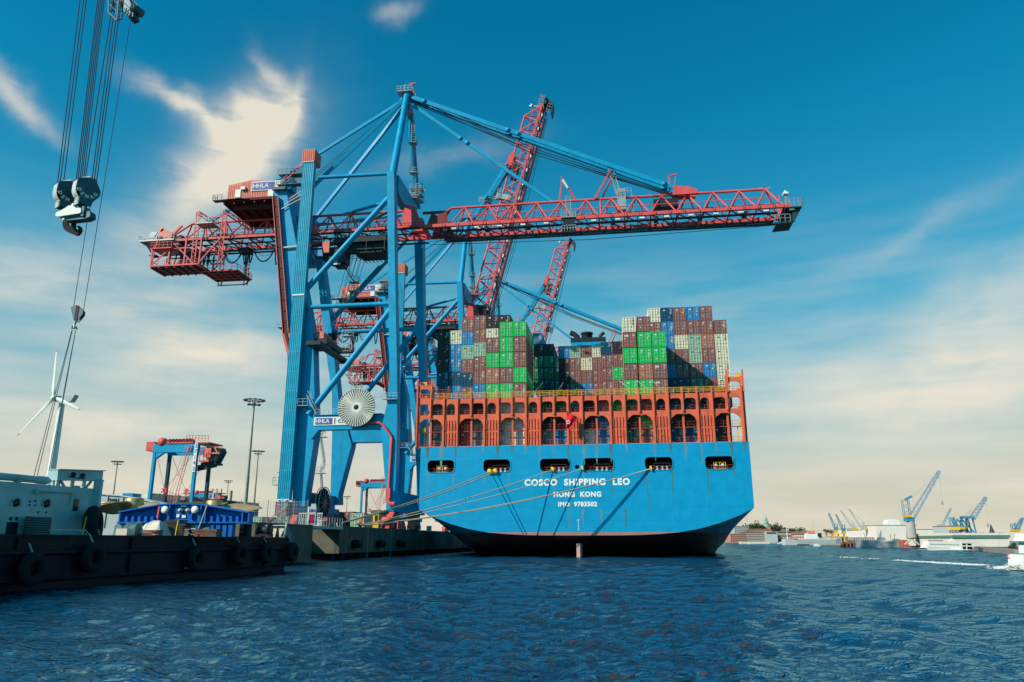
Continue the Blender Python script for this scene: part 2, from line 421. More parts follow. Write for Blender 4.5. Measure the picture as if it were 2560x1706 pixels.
# ================================================================== quay and yard
QZ = 4.6
def ground(name, poly, z0, z1, mat):
    b = MB(); b.prism(poly, 'z', z0, z1); o = b.build(name, mat); tag(o, kind='structure'); return o
QW = T('quay_wall', 'long dark concrete quay wall running under the container cranes', 'quay wall', (-43, 109, 0))
b = MB(); b.prism([(-40.6, 109), (-40.6, 900), (-47, 900), (-47, 109)], 'z', .9, QZ); b.build('wall_slab', mConc, QW)
ground('quay_ground', [(-46.9, 97), (-46.9, 1400), (-1500, 1400), (-1500, 76.5), (-56, 76.5), (-56, 97)], -2, QZ - .01, mYard)
b = MB(); b.prism([(-39.4, 80), (-39.4, 96), (-55.9, 96), (-55.9, 80)], 'z', .2, QZ + .05); tag(b.build('pier_head', mConc), 'square concrete pier head behind the far end of the barge', 'pier')
for y in range(110, 210, 4):
    b = MB(); b.box((-46.8, y, -2), (-42.0, y + 1.2, .895)); b.build('wall_pile', mDark, QW)
b = MB(); b.box((-46.8, 96.2, -1), (-46.0, 108.8, .9)); b.build('wall_base', mDark, QW)
for y in range(113, 200, 6):                              # expansion joints and ladders down the wall
    b = MB(); b.box((-40.6, y, 1.0), (-40.55, y + .12, QZ - .05)); b.build('wall_joint', mDark, QW)
for y in (121, 134):
    b = MB()
    for dy in (0, .5): b.bar((-40.5, y + dy, 0), (-40.5, y + dy, QZ), .06)
    for k in range(14): b.bar((-40.5, y, .2 + k * .33), (-40.5, y + .5, .2 + k * .33), .04)
    b.build('wall_ladder', mGrey, QW)

# ================================================================== container ship
SY = 136.0                                             # plane of the transom
SHIP = T('container_ship', 'huge blue hulled container ship moored stern on to the viewer', 'ship', (-6.8, SY + 60, 0))
SX = -6.8; HB = 29.2; DECK = 19.3
mNameW = M('lettering white', (.86, .85, .78), .5, var=.05)
def ship_hull():
    t0 = [(0, 3.57), (6, 3.58), (9.9, 3.63), (13.5, 3.82), (16.65, 4.09), (20, 4.68), (23.4, 5.6), (26.8, 6.9), (29.2, 8.1), (29.2, 11), (29.2, 15), (29.2, DECK)]
    t1 = [(0, -2.6), (9, -2.5), (15, -2.2), (19, -1.7), (22.6, -1.0), (25.0, -.1), (26.9, 1.0), (28.4, 2.3), (29.3, 4.2), (29.4, 9), (29.4, 15), (29.4, DECK)]
    t2 = [(0, -4), (12, -4), (20, -4), (25, -3.9), (28, -3.6), (29, -3), (29.3, -2), (29.4, 0), (29.4, 4), (29.4, 9), (29.4, 15), (29.4, DECK)]
    t3 = [(0, -4)] + [(1.5 + .35 * i, -4 + 2.1 * i) for i in range(1, 12)]
    def lerp(a, b, t): return [(p[0] + (q[0] - p[0]) * t, p[1] + (q[1] - p[1]) * t) for p, q in zip(a, b)]
    st = [(0.001, t0)] + [(s, lerp(t0, t1, s / 36)) for s in (5, 10, 15, 20, 25, 30, 36)] + [(55, lerp(t1, t2, .55)), (90, t2), (310, t2), (350, lerp(t2, t3, .45)), (385, t3)]
    b = MB(); vs = []; n = 2 * len(t0) - 1
    for s, pts in st:
        ring = [(SX - x, SY + s, z) for x, z in pts[::-1]] + [(SX + x, SY + s, z) for x, z in pts[1:]]
        vs += ring
    fs = []
    for i in range(len(st) - 1):
        for k in range(n - 1): fs.append((i * n + k, i * n + k + 1, (i + 1) * n + k + 1, (i + 1) * n + k))
    b.add(vs, fs, 0, False)
    # main deck
    for i in range(len(st) - 1): b.add([vs[i * n], vs[i * n + n - 1], vs[(i + 1) * n + n - 1], vs[(i + 1) * n]], [(0, 1, 2, 3)])
    b.build('hull', M('ship side paint shaded below', (.001, .31, .56), .5, var=.10, vs=.25, low=((.085, .045, .05), 4.1)), SHIP)  # lower colour is antifouling darkened to carry the shade under the stern
    outer = [(SX - x, z) for x, z in t0[::-1]] + [(SX + x, z) for x, z in t0[1:]]
    ports = [(-34.71, -29.58), (-24.38, -19.33), (-14.12, -8.57), (-6.39, -.96), (4.35, 9.27), (14.66, 19.69)]
    holes = [rrect(a, c, 14.55, 16.95, .75) for a, c in ports]
    holes.append([(-7.45 + .42 * math.cos(t * PI / 8), 15.35 + .36 * math.sin(t * PI / 8)) for t in range(16)])
    plate('transom', outer, holes, SY - .25, SY, mHull, SHIP)
    # mooring deck behind the openings
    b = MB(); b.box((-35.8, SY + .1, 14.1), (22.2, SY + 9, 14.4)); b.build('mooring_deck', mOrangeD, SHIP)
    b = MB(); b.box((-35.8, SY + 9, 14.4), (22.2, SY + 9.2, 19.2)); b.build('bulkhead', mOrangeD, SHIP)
    for a, c in ports:
        m = (a + c) / 2
        e = MB()
        pl = rrect(a - .06, c + .06, 14.49, 17.01, .78); pi_ = rrect(a + .1, c - .1, 14.65, 16.85, .7)
        for (q, w) in ((pl, SY - .30), ):
            k = len(pl)
            e.add([(x, SY - .32, z) for x, z in pl] + [(x, SY - .32, z) for x, z in pi_] + [(x, SY - .1, z) for x, z in pl] + [(x, SY - .1, z) for x, z in pi_],
                  [(i, (i + 1) % k, k + (i + 1) % k, k + i) for i in range(k)] + [(i, (i + 1) % k, 2 * k + (i + 1) % k, 2 * k + i) for i in range(k)] + [(k + i, k + (i + 1) % k, 3 * k + (i + 1) % k, 3 * k + i) for i in range(k)])
        e.build('mooring_port', mHull, SHIP)
        e = MB()
        for z in (14.95, 15.4): e.bar((a + .1, SY + .35, z), (c - .1, SY + .35, z), .06)
        for i in range(6): x = a + .3 + (c - a - .6) * i / 5; e.bar((x, SY + .35, 14.4), (x, SY + .35, 15.4), .06)
        e.build('railing', mOrangeD, SHIP)
        e = MB()
        if m in ((-34.71 - 29.58) / 2, (14.66 + 19.69) / 2):
            for dx in (-.9, .1, 1.1):
                e.bar((m + dx, SY + .6, 14.4), (m + dx, SY + .6, 15.9), .09)
            for z in (14.8, 15.3, 15.9): e.bar((m - .9, SY + .6, z), (m + 1.1, SY + .6, z), .08)
            e.build('guard_frame', mYellow, SHIP)
            e = MB()
            for dx in (-.55, .65): e.lathe((m + dx, SY + 1.0, 14.4), (0, 0, 1), [(0, .22), (.8, .2), (.85, .38), (1.25, .34), (1.3, .0)], 10)
            e.build('ventilator', mWhite, SHIP)
        else:
            for dx in (-.2, .7, 1.5): e.lathe((m + dx, SY + .5, 14.4), (0, 0, 1), [(0, .3), (.2, .42), (.55, .2), (.7, .2), (.85, .34), (.95, .0)], 10)
            e.build('roller', mGrey, SHIP)
            e = MB(); e.bar((m - .8, SY + .45, 15.85), (m + 2.0, SY + .45, 15.85), .12); e.bar((m - .8, SY + .45, 14.5), (m - .8, SY + .45, 15.9), .1); e.bar((m + 2, SY + .45, 14.5), (m + 2, SY + .45, 15.9), .1); e.box((m - .8, SY + .4, 14.45), (m + 2, SY + .9, 14.6)); e.build('fairlead_frame', mDark, SHIP)
    # rudder
    b = MB(); b.prism([(-7.75, SY - .8), (-7.2, SY - .8), (-6.95, SY + 2.5), (-7.2, SY + 6), (-7.75, SY + 6), (-8.0, SY + 2.5)], 'z', -4, 2.2); b.build('rudder', M('rudder paint', (.66, .40, .33), .6), SHIP)
    # name, port, number
    text('ship_name_lettering', 'COSCO  SHIPPING  LEO', 1.52, (-7.55, SY - .27, 12.62), mNameW, SHIP, bold=.07, spacing=1.16, sx=1.0)
    text('home_port_lettering', 'HONG  KONG', 1.18, (-7.5, SY - .27, 10.52), mNameW, SHIP, bold=.055, spacing=1.14, sx=.98)
    text('ship_number_lettering', 'IMO  9783502', 1.05, (-7.5, SY - .27, 8.83), mNameW, SHIP, bold=.05, spacing=1.14, sx=.97)
    b = MB()
    for i in range(6): b.box((-7.5, SY - .275, 4.4 + i * .28), (-7.3, SY - .26, 4.52 + i * .28))
    b.box((-7.7, SY - .275, 6.1), (-7.2, SY - .26, 6.2)); b.build('draught_mark', mWhite, SHIP)
ship_hull()
def stains():
    random.seed(31)
    mG = M('salt streak', (.10, .27, .36), .7); mR = M('rust streak', (.07, .18, .20), .8); mS = M('plate seam', (.001, .25, .47), .6)
    xs = [(-34.47 + 2.558 * (i - 1) + random.uniform(-.2, .2), 19.28, random.uniform(1.2, 4.2), random.choice((.3, .45, .6))) for i in range(1, 24) if i % 3 != 1 or random.random() < .6]
    for a in (-34.5, -29.7, -24.2, -19.6, -13.9, -8.9, -6.2, -1.2, 4.6, 9.0, 14.9, 19.5): xs.append((a + random.uniform(-.2, .2), 14.5, random.uniform(1.5, 7), random.uniform(.1, .28)))
    for x in (-3.4, -6.6, 0.8): xs.append((x, 8.0, 3.2, .3))
    for x, z, L_, w in xs:
        b = MB(); n = 6; vs = []
        for k in range(n + 1): u = k / n; ww = w * 1.5 * (1 - u) ** .7 * random.uniform(.75, 1.1) / 2 + .015; dx = random.uniform(-.03, .03); vs += [(x - ww + dx, SY - .2565, z - L_ * u), (x + ww + dx, SY - .2565, z - L_ * u)]
        b.add(vs, [(2 * k, 2 * k + 1, 2 * k + 3, 2 * k + 2) for k in range(n)]); b.build('rust_streak', mG if random.random() < .6 else mR, SHIP)
    for z in (17.5, 13.9, 11.2, 8.3, 6.0):
        b = MB(); w = 29.1 if z > 8.2 else 24; b.box((SX - w, SY - .2535, z), (SX + w, SY - .2505, z + .06)); b.build('plate_seam', mS, SHIP)
    for x in range(-33, 22, 6): b = MB(); b.box((x, SY - .2535, 5.8), (x + .05, SY - .2505, 14.3)); b.build('plate_seam', mS, SHIP)
stains()
BX = lambda i: -37.03 + 2.558 * i
def lashing_bridge():
    y0, y1 = SY + .35, SY + .75
    x0, x1 = BX(0) - .1, 22.35
    top = 28.2
    outer = [(x0, DECK), (x1, DECK), (x1, 30.9), (BX(22) + .15, 30.9), (BX(22) + .15, top), (BX(1) + .25, top), (BX(1) + .25, 30.9), (x0, 30.9)]
    holes = []
    arches = [(0, 2), (3, 5), (6, 8), (9, 11), (12, 14), (15, 17), (18, 20), (21, 23)]
    for a, c in arches:
        l, r = BX(a) + .28, BX(c) - .28
        w = r - l
        holes.append([(l, 19.9), (l + .35, 19.45), (r - .35, 19.45), (r, 19.9), (r, 23.2), (r - .35, 23.95), (r - 1.1, 24.5), (l + 1.1, 24.5), (l + .35, 23.95), (l, 23.2)])
        for k in range(a, c): holes.append(rrect(BX(k) + .25, BX(k + 1) - .25, 25.25, 27.35, .6, rb=.12))
    for a, c in zip([p[1] for p in arches[:-1]], [p[0] for p in arches[1:]]):
        holes.append(rrect(BX(a) + .5, BX(c) - .5, 25.25, 27.35, .75, rb=.12))
    holes.append(rrect(BX(0) + .25, BX(1) - .05, 28.5, 30.2, .6, rb=.12)); holes.append(rrect(BX(22) + .45, BX(23) - .1, 28.5, 30.2, .6, rb=.12))
    plate('stern_frame', outer, holes, y0, y1, mOrange, SHIP)
    # the same frame further in, seen through the openings
    for i in range(24):
        b = MB(); b.box((BX(i) - .13, SY + .05, 24.9 if (i % 3 == 1) else DECK), (BX(i) + .13, SY + .345, 29.35))
        b.box((BX(i) - .16, SY + .76, DECK), (BX(i) + .16, SY + 1.4, 28.2)); b.build('bridge_post', mOrange, SHIP)
    b = MB(); b.box((BX(0), SY + .755, 24.95), (BX(23), SY + 1.5, 25.1)); b.box((BX(0), SY + .755, 27.95), (BX(23), SY + 1.5, 28.1)); b.build('bridge_deck', mOrange, SHIP)
    for k in (2, 5, 8, 11, 14, 17, 20):
        b = MB()
        for j, dx in enumerate((.45, .98, 1.55, 2.1)):
            x = BX(k) + dx
            b.box((x - .045, y0 - .16, 22.3), (x + .045, y0 - .002, 24.2)); b.box((x - .045, y0 - .16, 19.5), (x + .045, y0 - .002, 22.0))
        b.box((BX(k) + .15, y0 - .13, 23.6), (BX(k) + .6, y0 - .002, 23.7)); b.box((BX(k) + 1.95, y0 - .13, 23.6), (BX(k) + 2.4, y0 - .002, 23.7)); b.box((BX(k) + .8, y0 - .13, 20.7), (BX(k) + 1.75, y0 - .002, 20.8))
        b.build('stiffener', mOrange, SHIP)
    b = MB(); b.rail([(BX(1), SY + .4, 28.25), (BX(22), SY + .4, 28.25)], 1.05, .07, 1.28)
    b.bar((BX(1), SY + 1.9, 29.3), (BX(22), SY + 1.9, 29.3), .08); b.bar((BX(1), SY + 1.9, 28.8), (BX(22), SY + 1.9, 28.8), .07)
    b.build('top_rail', mYellow, SHIP)
    for a, c in arches:
        b = MB()
        b.rail([(BX(a) + .3, SY + .9, 19.4), (BX(c) - .3, SY + .9, 19.4)], 1.0, .045, 1.2)
        b.box((BX(a) + .28, SY + .78, 22.1), (BX(c) - .28, SY + 1.1, 22.22)); b.rail([(BX(a) + .3, SY + 1.0, 22.25), (BX(c) - .3, SY + 1.0, 22.25)], .95, .045, 1.2)
        b.bar((BX(a + 1), SY + 1.0, 19.4), (BX(a + 1), SY + 1.0, 24.6), .14); b.build('walkway_rail', mOrangeD, SHIP)
    b = MB()
    for i in range(23): b.rail([(BX(i) + .25, SY + .85, 25.15), (BX(i + 1) - .25, SY + .85, 25.15)], .95, .06, .8)
    b.build('walkway_rail', mOrangeD, SHIP)
    b = MB()
    random.seed(5)
    for i in range(1, 22):                                  # lashing rods
        for z in (25.2, 28.3):
            if random.random() < .75:
                b = MB(); x = BX(i) + random.uniform(.3, .9); d = random.choice((-1, 1)) * random.uniform(.7, 1.3)
                b.bar((x, SY + 1.1, z), (x + d, SY + 1.95, z + random.uniform(1.0, 1.8)), .07); b.build('lashing_rod', mGrey, SHIP)
    for i, (x, d) in enumerate(((BX(16), -3.4), (BX(17) + .4, -3.2), (BX(18), -2.6), (BX(10), 1.6), (BX(8) + .5, 2.4))): b = MB(); b.bar((x, SY + 1.5, 28.3), (x + d, SY + 3.2, 31.4), .07); b.build('lashing_rod', mGrey, SHIP)
    # end towers
    for x, xx, s in ((BX(0) - .02, BX(1) + .1, 1), (BX(22) + .3, BX(23) + .45, -1)):
        b = MB()
        for px in (x, xx): b.box((px - .14, SY + .1, 28.2), (px + .14, SY + .345, 32.2))
        b.box((x - .1, SY + .76, 28.2), (xx + .1, SY + 2.2, 28.35)); b.box((x - .1, SY + .76, 30.75), (xx + .1, SY + 2.2, 30.9))
        for px in (x, xx): b.box((px - .12, SY + 2.0, DECK), (px + .12, SY + 2.3, 31.5))
        b.rail([(x, SY + 2.1, 30.9), (xx, SY + 2.1, 30.9)], 1.0, .07, .8); b.rail([(x, SY + .4, 28.3), (xx, SY + .4, 28.3)], 1.0, .07, .8)
        b.build('end_tower', mOrange, SHIP)
        b = MB(); m = (x + xx) / 2
        for z in (28.35, 30.95, 25.15, 22.3): b.box((m - .1 - .4 * s, SY + 1.0, z), (m + .6 - .4 * s, SY + 1.5, z + .7))
        b.bar((m, SY + 1.2, 19.4), (m, SY + 1.2, 22.2), .2)
        b.build('equipment_locker', mYellow, SHIP)
    # inner towers one bay further forward
    for x in (-35.6, 18.6):
        b = MB()
        for px in (x, x + 2.3): b.box((px - .15, SY + 9.6, DECK), (px + .15, SY + 9.9, 32.6))
        b.box((x, SY + 9.55, 30.0), (x + 2.3, SY + 9.95, 30.9)); b.box((x, SY + 9.55, 27.4), (x + 2.3, SY + 9.95, 28.2)); b.box((x, SY + 9.55, 24.4), (x + 2.3, SY + 9.95, 25.2))
        b.rail([(x, SY + 9.6, 30.9), (x + 2.3, SY + 9.6, 30.9)], 1.0, .08, .8)
        b.build('inner_tower', mOrangeD, SHIP)
    # ensign
    b = MB(); p = W(1417, 1020, SY - 1.0); q = W(1420, 1112, SY - .2)
    pole0 = W(1445, 1060, SY); 
    vs = []; nx, nz = 8, 8
    for i in range(nx + 1):
        for j in range(nz + 1):
            u, v = i / nx, j / nz
            x = -9.1 + 1.9 * u * (1 - .55 * v) + .12 * math.sin(5 * v); z = 25.1 - 2.9 * v - 1.0 * u * (1 - v * .6); y = SY - 1.35 + .16 * math.sin(7 * u + 4 * v)
            vs.append((x, y, z))
    b.add(vs, [(i * (nz + 1) + j, (i + 1) * (nz + 1) + j, (i + 1) * (nz + 1) + j + 1, i * (nz + 1) + j + 1) for i in range(nx) for j in range(nz)], 0, True)
    fl = T('ship_flag', 'red flag hanging limp from a staff on the orange stern frame', 'flag', (-9.1, SY - 1.3, 22))
    b.build('flag_cloth', mFlag, fl)
    b = MB(); b.tube((-9.15, SY - 1.45, 25.4), (-6.7, SY + .2, 22.6), .05, n=6); b.build('flag_staff', mGrey, fl)
    b = MB(); c = Vector((-8.75, SY - 1.55, 23.1))
    for k in range(5):
        a = 2 * PI * k / 5 + .3; p = c + Vector((.26 * math.cos(a), 0, .26 * math.sin(a)))
        b.lathe(p, (0, -1, 0), [(0, .13), (.02, .13), (.02, 0)], 8)
    b.build('flag_emblem', mWhite, fl)
lashing_bridge()
def funnel():
    Y = 205
    b = MB(); b.box((-12.1, Y, DECK), (-2.65, Y + 9, 56.3)); 
    for x in (-10.5, -5.6): b.box((x - .1, Y - .3, 54.4), (x + 1.5, Y, 54.6)); b.rail([(x, Y - .2, 54.6), (x + 1.4, Y - .2, 54.6)], 1.0, .08, .7)
    b.build('funnel', mHull, SHIP)
    b = MB(); b.box((-12.25, Y - .1, 56.3), (-2.5, Y + 9.1, 57.5)); b.build('funnel_top', mDark, SHIP)
    b = MB()
    b.lathe((-7.8, Y + 3, 57.5), (0, 0, 1), [(0, 1.55), (1.6, 1.55), (1.7, 1.75), (2.1, 1.75), (2.1, 1.3), (.5, 1.2)], 20)
    b.path([(-10.3, Y + 2, 57.5), (-10.5, Y + 2, 58.3), (-11.3, Y + 2, 59.1), (-12.4, Y + 2, 59.6)], .75, 12)
    b.path([(-4.2, Y + 2, 57.5), (-4.1, Y + 2, 58.2), (-3.6, Y + 2, 58.8), (-2.9, Y + 2, 59.3)], .5, 12)
    b.build('exhaust_pipe', mDark, SHIP)
funnel()
# ------------------------------------------------------------------ containers
CW, CHT = 2.5, 2.90
CCOL = {'brown': ((.30, .105, .09), 'brown'), 'rust': ((.50, .17, .11), 'orange brown'), 'dark': ((.055, .035, .04), 'dark maroon'),
        'green': ((.012, .56, .11), 'bright green'), 'blue': ((.008, .23, .52), 'blue'), 'navy': ((.012, .085, .155), 'navy blue'),
        'cream': ((.80, .73, .52), 'cream'), 'pale': ((.36, .52, .38), 'pale green'), 'red': ((.52, .04, .04), 'red'),
        'white': ((.82, .80, .70), 'white'), 'teal': ((.06, .17, .16), 'teal'), 'dkgreen': ((.010, .15, .07), 'dark green'), 'grey': ((.20, .22, .22), 'grey')}
CM = {k: M('container ' + v[1], v[0], .5, var=.22, vs=.9, streak=((v[0][0] * .5 + .05, v[0][1] * .5 + .02, v[0][2] * .5 + .015), .60, 1.6)) for k, v in CCOL.items()}
mMarkW = M('marking white', (.75, .75, .70), .6, var=0); mMarkY = M('marking yellow', (.75, .50, .03), .6, var=0)
def proto_container(L=12.19):
    r = bpy.data.objects.new('shipping_container', None)
    def fr(b, y0, y1):
        w = CW / 2
        for x in (-w, w - .14): b.box((x, y0, 0), (x + .14, y0 + .16, CHT)); b.box((x, y1 - .16, 0), (x + .14, y1, CHT))
        for z in (0, CHT - .13): b.box((-w + .14, y0 + .02, z), (w - .14, y0 + .15, z + .13)); b.box((-w + .14, y1 - .15, z), (w - .14, y1 - .02, z + .13))
        for x in (-w, w - .1):
            for z in (0, CHT - .11): b.box((x + .005, y0 + .16, z), (x + .095, y1 - .16, z + .11))
    b = MB(); fr(b, 0, L)
    w = CW / 2 - .04; n = int(L / .28); pts = []
    for i in range(n):
        y = .16 + (L - .32) * i / n; d = (L - .32) / n
        pts += [(y, 0), (y + d * .4, 0), (y + d * .5, .045), (y + d * .9, .045)]
    pts.append((L - .16, 0))
    for s in (-1, 1):
        vs = [(s * (w - o), y, .1) for y, o in pts] + [(s * (w - o), y, CHT - .1) for y, o in pts]; k = len(pts)
        b.add(vs, [(i, i + 1, k + i + 1, k + i) for i in range(k - 1)])
    b.box((-w, .1, CHT - .09), (w, L - .1, CHT - .05)); b.box((-w, .1, .08), (w, L - .1, .12)); b.box((-w, L - .1, .1), (w, L - .06, CHT - .1))
    body = b.build('container_shell', mWhite)
    doors = []
    for s in (-1, 1):
        b = MB(); x0, x1 = (-w + .1, -.015) if s < 0 else (.015, w - .1)
        b.box((x0, .07, .13), (x1, .12, CHT - .13))
        for k in range(4): z = .3 + k * .63; b.box((x0 + .08, .03, z), (x1 - .08, .07, z + .36))
        d = b.build('door', mWhite)
        b = MB()
        for f in (.28, .74):
            x = x0 + (x1 - x0) * f; b.bar((x, .0, .08), (x, .0, CHT - .08), .055); b.box((x - .09, -.03, 1.05), (x + .16, .0, 1.12))
            for z in (.25, .95, 1.9, 2.6): b.box((x - .07, -.03, z), (x + .07, .03, z + .07))
        lb = b.build('locking_bar', mWhite); lb.parent = d
        doors.append(d)
    return body, doors
CBODY, CDOORS = proto_container()
CBODY20, CDOORS20 = proto_container(6.06)
def mark_mesh(seed):
    rr = random.Random(seed); b = MB()
    y0 = .012
    for k in range(rr.randint(5, 8)):                       # short stencilled lines on the right leaf
        z = CHT - .38 - k * .16; x = .72 - .0; ln = rr.uniform(.25, .5)
        if rr.random() < .8: b.box((x - ln + .3, y0, z), (x + .3, y0 + .012, z + rr.uniform(.05, .09)))
    if rr.random() < .7: b.box((-.75, y0, 2.2), (-.75 + rr.uniform(.2, .45), y0 + .012, 2.2 + rr.uniform(.12, .3)))
    if rr.random() < .55: x = rr.choice((-.95, .45, .62)); z = rr.uniform(.7, 1.7); b.box((x, y0, z), (x + .3, y0 + .012, z + .26), 1)
    if rr.random() < .5: x = rr.choice((-.7, -.3, .3)); z = rr.uniform(.5, 1.5); b.box((x, y0, z), (x + .2, y0 + .012, z + .16))
    if rr.random() < .35: b.box((-.98, y0, 1.9), (-.62, y0 + .012, 2.05), 1)
    return b.build('door_lettering', [mMarkW, mMarkY])
MARKS = [mark_mesh(i + 20) for i in range(10)]
mMarkD = M('marking dark', (.06, .06, .06), .6, var=0)
def setmat(o, m):
    s = o.material_slots[0]; s.link = 'OBJECT'; s.material = m
ORDI = ['top', 'second', 'third', 'fourth', 'fifth', 'sixth', 'seventh', 'eighth', 'ninth', 'tenth', 'eleventh']
def ordn(n): return ['first', 'second', 'third', 'fourth', 'fifth', 'sixth', 'seventh', 'eighth', 'ninth', 'tenth', 'eleventh', 'twelfth', 'thirteenth', 'fourteenth', 'fifteenth', 'sixteenth', 'seventeenth', 'eighteenth', 'nineteenth', 'twentieth', 'twenty-first', 'twenty-second'][n]
def container(x, y, z, col, label, group, rot=0, doors=True, short=False, marks=True, sc=(1, 1, 1)):
    t = (CBODY20 if short else CBODY).copy(); COL.objects.link(t); t.name = 'shipping_container'
    t.location = (x, y, z); t.rotation_euler = (0, 0, rot); t.scale = sc
    setmat(t, CM[col]); tag(t, label, 'container', group)
    if doors:
        for d in (CDOORS20 if short else CDOORS):
            c = d.copy(); COL.objects.link(c); c.parent = t; setmat(c, CM[col])
            for l in d.children:
                e = l.copy(); COL.objects.link(e); e.parent = c; setmat(e, CM[col] if col in ('dark', 'navy') else mGrey)
    if marks:
        mk = random.choice(MARKS).copy(); COL.objects.link(mk); mk.parent = t; mk.name = 'door_lettering'
        if col in ('cream', 'white', 'pale'): setmat(mk, mMarkD)
    return t
def stack(bay, Y, rows, cols, group):
    # cols: list of (x of the left edge, z of the top, [colours downwards], words for the column)
    for ci, (x, zt, cs, words) in enumerate(cols):
        for k, c in enumerate(cs):
            if c is None: continue
            container(x + CW / 2, Y, zt - CHT - k * rows, c, '%s container, %s of its column, %s' % (CCOL[c][1], ORDI[k] if k else 'topmost', words), group)
random.seed(11)
G = 'containers stacked on the ship'
stack(1, 139.3, 3.03, [
    (-24.6, 40.62, ['brown', 'green', 'rust', 'green'], 'left of the near left three column stack'),
    (-21.95, 43.66, ['green', 'green', 'green', 'brown', 'green'], 'middle of the near left three column stack'),
    (-19.34, 43.66, ['green', 'brown', 'brown', 'green', 'brown'], 'right of the near left three column stack'),
    (1.46, 43.66, ['cream', 'brown', 'green', 'brown', 'green'], 'left of the near right three column stack'),
    (4.22, 43.66, ['brown', 'green', 'green', 'rust', 'green'], 'middle of the near right three column stack'),
    (6.86, 40.60, ['green', 'green', 'brown', 'brown'], 'right of the near right three column stack')], G)
for z, w in ((43.66 - CHT, 0), (43.66 - CHT - 3 * 3.03, 3)):
    t = [o for o in COL.objects if o.get('category') == 'container' and abs(o.location.x - (-19.34 + CW / 2)) < .01 and abs(o.location.z - z) < .05 and abs(o.location.y - 139.3) < .1][0]
    ORG[t] = Vector(t.location); text('side_lettering', 'EVERGREEN', 1.15, (-19.34 + CW + .012, 145.4, z + 1.5), mMarkW, t, R=(Vector((0, 1, 0)), Vector((0, 0, 1)), Vector((1, 0, 0))), bold=.03)
def tex_mark(x, z, Y):
    for o in COL.objects:
        if o.get('category') == 'container' and abs(o.location.x - (x + CW / 2)) < .01 and abs(o.location.z - z) < .05 and abs(o.location.y - Y) < .1:
            ORG[o] = Vector(o.location); text('door_lettering', 'tex', .62, (x + .72, Y + .0, z + 2.3), mMarkW, o, bold=.02)
tex_mark(1.46, 43.66 - CHT - 3.03, 139.3); tex_mark(6.86, 40.6 - CHT - 6.06, 139.3); tex_mark(6.86, 40.6 - CHT - 9.09, 139.3)
# lower tiers behind the arches of the stern frame
arch_cols = {1: ['teal', 'grey', 'teal'], 3: ['grey', 'red', 'red'], 4: ['dark', 'grey', 'grey'], 5: ['grey', 'white', 'white'], 6: ['white', 'white', 'white'], 7: ['white', 'white', 'white'],
             8: ['grey', 'grey', 'grey'], 9: ['dkgreen', 'dark', 'grey'], 10: ['dkgreen', 'dark', 'blue'], 12: ['dark', 'dark', 'white'], 13: ['rust', 'blue', 'blue'], 14: ['green', 'rust', 'blue'],
             15: ['dkgreen', 'dark', 'dkgreen'], 16: ['brown', 'green', 'brown'], 17: ['navy', 'dark', 'brown'], 18: ['navy', 'dark', 'navy'], 19: ['navy', 'dark', 'navy'], 21: ['dark', 'dark', 'dark']}
for i, cs in arch_cols.items():
    for k, c in enumerate(cs):
        container(BX(i) + 1.28, 138.0, 25.5 - 3.03 * k, c, '%s container behind the orange stern frame, %s bay from left, %s tier' % (CCOL[c][1], ordn(i), ('upper', 'middle', 'lowest')[k]), 'containers behind the orange frame')
stack(2, 151.0, 2.957, [
    (-37.1, 45.6, ['dark', 'dark', 'dark', 'navy', 'navy', 'navy'], 'leftmost column on the ship'),
    (-34.46, 45.6, ['cream', 'blue', 'blue', 'navy', 'blue', 'navy'], 'second column from the left'),
    (-31.9, 48.2, ['brown', 'blue', 'pale', 'brown', 'navy', 'brown', 'brown'], 'third column from the left'),
    (-29.3, 48.7, ['brown', 'brown', 'pale', 'brown', 'brown', 'blue', 'brown'], 'fourth column from the left'),
    (-26.68, 48.7, ['dark', 'cream', 'brown'], 'fifth column from the left'),
    (-24.1, 48.65, ['dark', 'brown', 'brown'], 'sixth column from the left'),
    (6.82, 48.75, ['cream', 'brown', 'brown'], 'first column of the tall right stack'),
    (9.44, 48.8, ['navy', 'blue', 'blue', 'brown', 'blue', 'navy', 'navy'], 'second column of the tall right stack'),
    (12.0, 48.8, ['brown', 'brown', 'cream', 'brown', 'brown', 'navy', 'dark'], 'third column of the tall right stack'),
    (14.62, 48.8, ['blue', 'brown', 'pale', 'pale', 'brown', 'teal', 'dark'], 'fourth column of the tall right stack'),
    (17.2, 48.8, ['brown', 'brown', 'rust', 'brown', 'blue', 'brown', 'brown'], 'fifth column of the tall right stack'),
    (19.86, 45.75, ['brown', 'cream', 'cream', 'cream', 'cream', 'brown'], 'rightmost column on the ship')], G)
stack(3, 167.0, 2.97, [
    (-3.3, 46.1, ['navy', 'brown', 'brown', 'brown', 'brown'], 'valley column second left of the near right stack'),
    (-.68, 46.2, ['dark', 'brown', 'green', 'brown', 'brown'], 'valley column beside the near right stack')], G)
stack(4, 170.0, 2.94, [
    (-13.1, 46.3, ['blue', 'dark', 'dark', 'dark', 'navy'], 'fourth valley column from the near left stack'),
    (-10.5, 46.3, ['pale', 'brown', 'brown', 'teal', 'brown'], 'fifth valley column, left of the cream topped one'),
    (-7.9, 46.3, ['brown', 'cream', 'brown', 'blue', 'brown'], 'sixth valley column, below the funnel'),
    (-5.32, 46.3, ['cream', 'brown', 'brown', 'brown', 'brown'], 'seventh valley column, below the funnel')], G)
